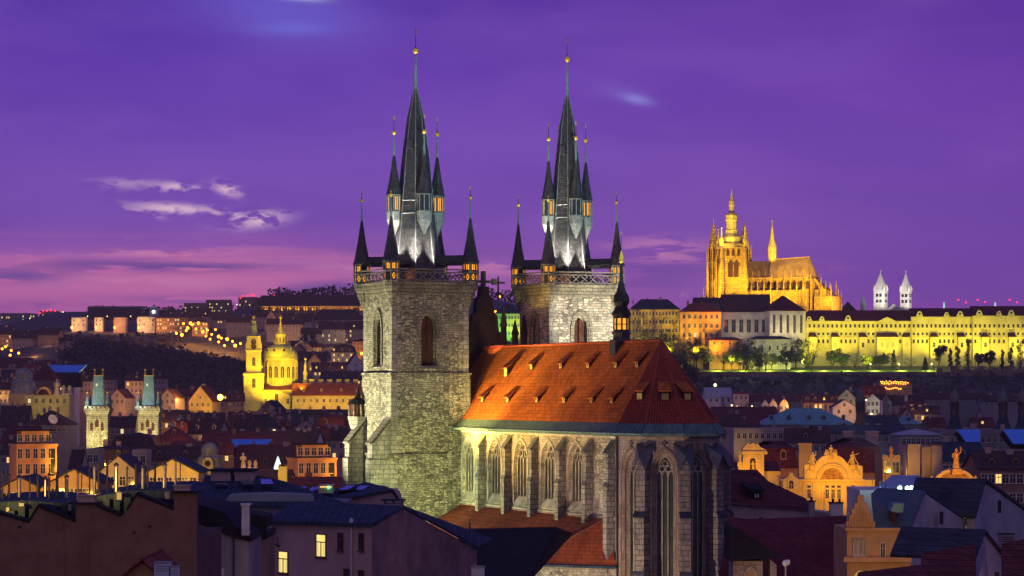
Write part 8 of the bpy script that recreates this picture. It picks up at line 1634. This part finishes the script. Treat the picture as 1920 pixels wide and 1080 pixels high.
# church floods, standing on the neighbouring roofs and on the church itself
flood(cw(-10, -24, 24), cw(-5, 0, 46), 17, (1, .92, .55), 44, .9)
flood(cw(26, -12, 20), cw(0, 5, 36), 5.0, (.86, .92, .36), 40, .9)
flood(cw(40, 2, 30), cw(0, 5, 52), 1.5, (1, .86, .6), 30, .9)
flood(cw(3, -7, 24), cw(2, 8, 36), 1.6, (.82, 1, .48), 90)
flood(cw(1.5, -4, 25), cw(12, 9.5, 36), 2.0, (.92, 1, .48), 75)
flood(cw(12, -4, 24), cw(23, 9.5, 36), 2.0, (1, .93, .5), 80)
flood(cw(24, -4, 25), cw(36, 9.5, 36), 1.6, (1, .82, .42), 80)
flood(cw(6, 0, 36.5), cw(7, 13, 44.5), 22, (1, .64, .14), 75, .9)
flood(cw(18, -6, 36), cw(19, 13, 45), 6.0, (1, .60, .14), 90, 1)
flood(cw(34, -8, 36), cw(33, 13, 45), 1.6, (1, .55, .16), 90, 1)
flood(cw(24, 33, 40), cw(0, V2 + 7, 54), 13, (1, .93, .70), 33)
flood(cw(-3, 14, 51), cw(-5, V2, 54), .8, (1, .5, .3), 120)
flood(cw(60, -10, 14), cw(50, 11, 33), 2.3, (1, .70, .52), 70)
flood(cw(36, -6, 18), cw(47, 9.5, 31), 2.2, (1, .86, .6), 50)
for T0, ox in ((south, 0), (north, V2)):
    k = T0.scale.x; tx, ty = -SW / 2 * k, ox + WW / 2 * k
    for x, y, E in ((.3, 2.8, 62), (.3, 7.6, 36), (-3.2, -.3, 60), (-7.4, -.3, 30)):
        p = Vector((x * k, ox + y * k, 0)); d = (Vector((tx, ty, 0)) - p).normalized() * 1.2
        flood(cw(p.x, p.y, 59.3), cw(p.x + d.x * 2.3, p.y + d.y * 2.3, 63), E * 3, (1, .97, .88), 26, 1, rad=.05, dist=4.5)
        flood(cw(p.x, p.y, 59.3), cw(p.x + d.x * 3, p.y + d.y * 3, 70), E * (.22 if y < 1 else .05), (1, .97, .88), 30, 1, rad=.05, dist=11)
    flood(cw(.2, ox + WW * .2, 59.4), cw(tx, ty, 60.6), 2.0, (1, .3, .05), 40, .8)
    flood(cw(60, ox - 40, 30), cw(tx, ty, 82), 1.0, (1, .8, .5), 16, .8)  # added spot without fixture, brightens gilded balls and spire tops
for v, w in ((5.3, 0), (V2 + 5, 0)): flood(at(1700, 905, 235) + Vector((0, 0, 1)), cw(-5, v, 77), 2.0, CYAN, 13, .5)
# ---- castle hill
YG, GLD, AMB = (1, .88, .12), (1, .70, .06), (1, .52, .08)
def on(px, py, D, E, c, dpx=0, dpy=0, back=25, ang=70, blend=.7, **k): return flood(at(px + dpx, py + dpy, D) + Vector((0, -back, 0)), at(px, py, D), E, c, ang, blend, **k)
on(1360, 500, 1700, 9.45, (1, .64, .01), -90, 60, 30, 75); on(1372, 480, 1700, 5.85, (1, .66, .02), 30, 90, 40, 60); on(1345, 520, 1705, 5.62, (1, .64, .01), -40, 40, 25, 80)
on(1460, 535, 1705, 7.2, (1, .62, .02), 0, 25, 30, 110); on(1420, 540, 1705, 5.85, (1, .62, .02), -10, 20, 24, 100); on(1520, 540, 1705, 7.2, (1, .62, .02), 20, 22, 30, 100); on(1558, 560, 1705, 5.4, (1, .55, .06), 20, 20, 22, 90)
on(1480, 500, 1712, 3.2, (1, .62, .06), 40, 40, 45, 60); on(1441, 450, 1712, 6.0, (1, .78, .12), 10, 60, 25, 60); on(1366, 410, 1704, 6.0, (1, .78, .15), -20, 70, 30, 60)
on(1652, 545, 1692, 5.4, (1, .97, .84), 12, 22, 24, 70); on(1702, 545, 1696, 5.1, (1, .97, .84), 12, 22, 24, 70)
for i in range(11):
    px = 1505 + i * 41; on(px, 640, 1594, 7.4 - 3.4 * (i % 2), (1, .80, .04), 0, 46, 16, 62, .9)
for i in range(5): on(1520 + i * 90, 612, 1594, 1.6, (1, .86, .03), 0, 70, 40, 80, 1)
for px, c, E in ((1205, (1, .74, .02), 3.6), (1250, (1, .72, .02), 3.6), (1300, (1, .50, .02), 3.4), (1335, (1, .42, .02), 3)): on(px, 610, 1572, E, c, 0, 50, 24, 100)
on(1335, 575, 1578, 2.2, (1, .25, .06), 10, 30, 20, 80)
for px, E in ((1385, 2.4), (1465, 2.6), (1495, 2.6), (1440, 1.6)): on(px, 606, 1586 if px < 1440 else 1578, E, (1, .80, .36), 0, 20, 7, 150)
on(1440, 650, 1562, .6, (1, .88, .3), 0, 26, 26, 100); on(1370, 655, 1562, 2.0, (.95, .85, .1), 0, 20, 14, 130)
for i, px in enumerate((1345, 1395, 1440, 1500, 1545, 1590, 1640, 1690, 1740)): lamp(at(px, 690, 1547), 520, (.85, 1, .14) if i > 2 else (.95, .95, .1), .3)
on(950, 610, 1642, 4.5, (.2, 1, .25), -10, 20, 16, 90); on(970, 612, 1642, 4, (.9, .9, .1), 8, 20, 16, 60)
# ---- yellow domed church and college
YL = (1, .68, 0)
on(474, 650, 1502, 2.2, YL, -40, 90, 14, 80); on(474, 690, 1502, 1.0, YL, 10, 60, 30, 70); on(522, 690, 1508, 2.4, YL, -30, 55, 25, 100); on(522, 660, 1508, 4.5, YL, 40, 70, 34, 80); on(520, 625, 1512, 3.5, YL, 0, 50, 28, 60); on(570, 700, 1508, 3, YL, 0, 30, 16, 80)
on(520, 752, 1496, 1.6, (1, .72, .03), 0, 12, 16, 140)
for px in (575, 620, 665): on(px, 745, 1488, 3.4, (1, .55, .03), 0, 12, 15, 140)
# ---- bridge towers
for dx in (0, 95):
    on(182 + dx, 790, 999, 7.0, (1, .88, .40), -12, 60, 14, 90); on(182 + dx, 790, 999, 2.2, (1, .86, .34), 26, 40, 16, 80); on(182 + dx, 735, 1006, 1.6, (.8, 1, .9), -14, 30, 13, 80)
# ---- street light on the old town fronts
on(220, 745, 1248, 2.6, (1, .5, .14), 30, 16, 16, 90); on(314, 745, 1248, 2.6, (1, .5, .14), 30, 16, 16, 90); on(372, 752, 1258, 4, (1, .62, .02), 40, 14, 14, 110); on(86, 752, 1098, 1.6, (1, .72, .04), 8, 14, 12, 110)
for px in (131, 177, 210, 256): pass
on(320, 608, 2238, 2.6, (1, .48, .08), 30, 22, 20, 110); on(376, 612, 2196, 3, (1, .42, .05), 10, 18, 16, 120)
for px, py, D in ((140, 606, 2248), (183, 606, 2248), (220, 606, 2248), (270, 606, 2248)): on(px, py, D, 1.3, (1, .6, .2), -8, 9, 9, 130)
on(440, 620, 2195, .5, (1, .5, .3), 0, 30, 30, 90); on(645, 672, 1815, .9, (1, .75, .4), 0, 20, 20, 90); on(672, 648, 1898, 3, (1, .42, .05), 4, 14, 12, 120); on(10, 625, 2075, 1.2, (1, .45, .1), 10, 28, 24, 90)
on(85, 858, 636, 2.6, (1, .42, .06), -40, 34, 26, 90); on(120, 850, 648, 4, (1, .48, .03), 34, 30, 14, 100); on(600, 882, 596, 2.6, (1, .40, .06), -40, 30, 26, 90); on(645, 880, 606, 5, (1, .46, .02), 34, 24, 12, 100)
on(392, 878, 550, 3.4, (1, .62, .02), -24, 26, 14, 110); on(456, 865, 598, 4, (1, .45, .06), -10, 16, 8, 90); on(530, 890, 449, 4.5, (1, .62, .04), -16, 14, 7, 90)
on(107, 725, 1148, 2.6, (1, .5, .1), -6, 22, 12, 70); on(41, 720, 1148, .5, (1, .6, .25), 20, 30, 20, 90)
for px, D, E in ((38, 418, 4.5), (138, 428, 6), (222, 468, 4.5), (322, 458, 7)): on(px, 905 if px < 200 else 885, D, E, (1, .50, .07), 10, 30, 9, 120); 
on(90, 915, 134, 1.6, (1, .6, .12), -60, 12, 4, 120); on(265, 895, 134, 1.6, (1, .6, .12), -70, 14, 4, 120)
on(510, 895, 459, 1.8, (1, .42, .08), 10, 20, 10, 110); on(590, 905, 438, 1.2, (1, .35, .06), 0, 14, 10, 110)
flood(at(184, 1150, 100), at(184, 1010, 130), .22, (1, .55, .25), 120, 1); flood(at(640, 1180, 140), at(690, 1030, 168), .10, (1, .5, .3), 120, 1); flood(at(830, 1130, 165), at(790, 1050, 172), .18, (1, .5, .3), 100, 1)
# ---- right side
OR = (1, .47, .012)
on(1560, 885, 439, 3.4, OR, -16, 40, 5, 110); on(1560, 920, 439, 2.6, OR, 20, 22, 4, 140); on(1495, 910, 439, 2.4, OR, -4, 24, 9, 120); on(1412, 862, 440, 4.2, OR, -14, 30, 5, 100); on(1640, 900, 440, 3, OR, 4, 16, 8, 110); on(1560, 842, 439, 2.4, OR, -20, 14, 8, 90)
on(1510, 865, 469, 2.4, (1, .5, .1), -18, 26, 10, 100); on(1460, 865, 498, .8, (1, .3, .06), 0, 24, 10, 120); on(1385, 830, 759, 2.0, (1, .55, .08), -14, 20, 9, 70)
on(1790, 895, 381, 3.4, OR, -18, 18, 8, 110); on(1792, 862, 379, 2.4, (1, .45, .06), -14, 22, 8, 80); on(1680, 868, 409, 2, (1, .5, .1), 4, 20, 8, 110); on(1709, 862, 399, 3, (1, .58, .05), -14, 20, 7, 60)
on(1614, 822, 479, 1.0, (1, .5, .3), -26, 30, 20, 90); on(1540, 754, 1228, 1.6, (1, .5, .2), 0, 12, 10, 130); on(1636, 762, 1198, 2.2, (1, .85, .5), -2, 16, 9, 110); on(1390, 748, 1278, .8, (1, .6, .5), 0, 14, 14, 100); on(1588, 738, 1238, 1.2, (1, .8, .4), -8, 10, 12, 100); on(1645, 735, 1318, 1.2, (1, .3, .15), 0, 12, 12, 120)
lamp(at(1690, 914, 231) + Vector((0, 0, .3)), 6, (.5, .95, 1), .15); lamp(at(1622, 923, 231.2) + Vector((0, -.5, .25)), .9, (.5, .95, 1), .1); lamp(at(1645, 923, 231.2) + Vector((0, -.5, .25)), .9, (.5, .95, 1), .1); lamp(at(1668, 923, 231.2) + Vector((0, -.5, .25)), .9, (.5, .95, 1), .1); 
on(1650, 1030, 205, .55, (1, .55, .14), -10, 60, 16, 110); on(1640, 965, 205, .35, (1, .5, .14), -10, 40, 14, 110); on(1820, 1000, 227, 1.6, (1, .7, .05), 2, 30, 4, 100); on(1818, 1065, 186, 1.2, (1, .4, .2), -6, 20, 5, 90); on(1405, 1070, 226, .7, (1, .6, .25), 0, 20, 8, 100)

# light of the street lamps, then added fill points warming hill and lesser town
for i, (px, py) in enumerate(HL): lamp(at(px, py - 2, 2126 - (py - 606) * 3.2) + Vector((0, -2, 1)), 600, (1, .42, .06), .3)
lamp(at(413, 741, 1217), 1300, (1, .58, .08), .4); lamp(at(678, 659, 1796), 90, (1, .42, .06), .3)
for px, py in ((4, 650), (21, 653), (35, 658)): lamp(at(px, py, 1956), 300, (1, .42, .06), .3)
for px, py, D in ((138, 610, 2242), (183, 610, 2242), (219, 610, 2242), (264, 610, 2242), (300, 612, 2232), (340, 600, 2190), (500, 606, 2205), (545, 628, 2105), (622, 640, 2070), (655, 634, 2090), (590, 662, 1800), (640, 694, 1690), (60, 664, 1950), (90, 640, 2020)): lamp(at(px, py, D), 420, (1, .45, .12), .3)  # here and below: mostly unseen points, added to raise the warm ambient
for px, py, D in ((190, 726, 1390), (250, 726, 1390), (340, 745, 1250), (440, 750, 1255), (300, 770, 1080), (230, 770, 1060), (500, 790, 1085), (350, 815, 870), (470, 820, 890), (150, 800, 1020), (1480, 762, 1215), (1590, 770, 1140), (1700, 770, 1155)): lamp(at(px, py, D), 280, (1, .45, .12), .3)
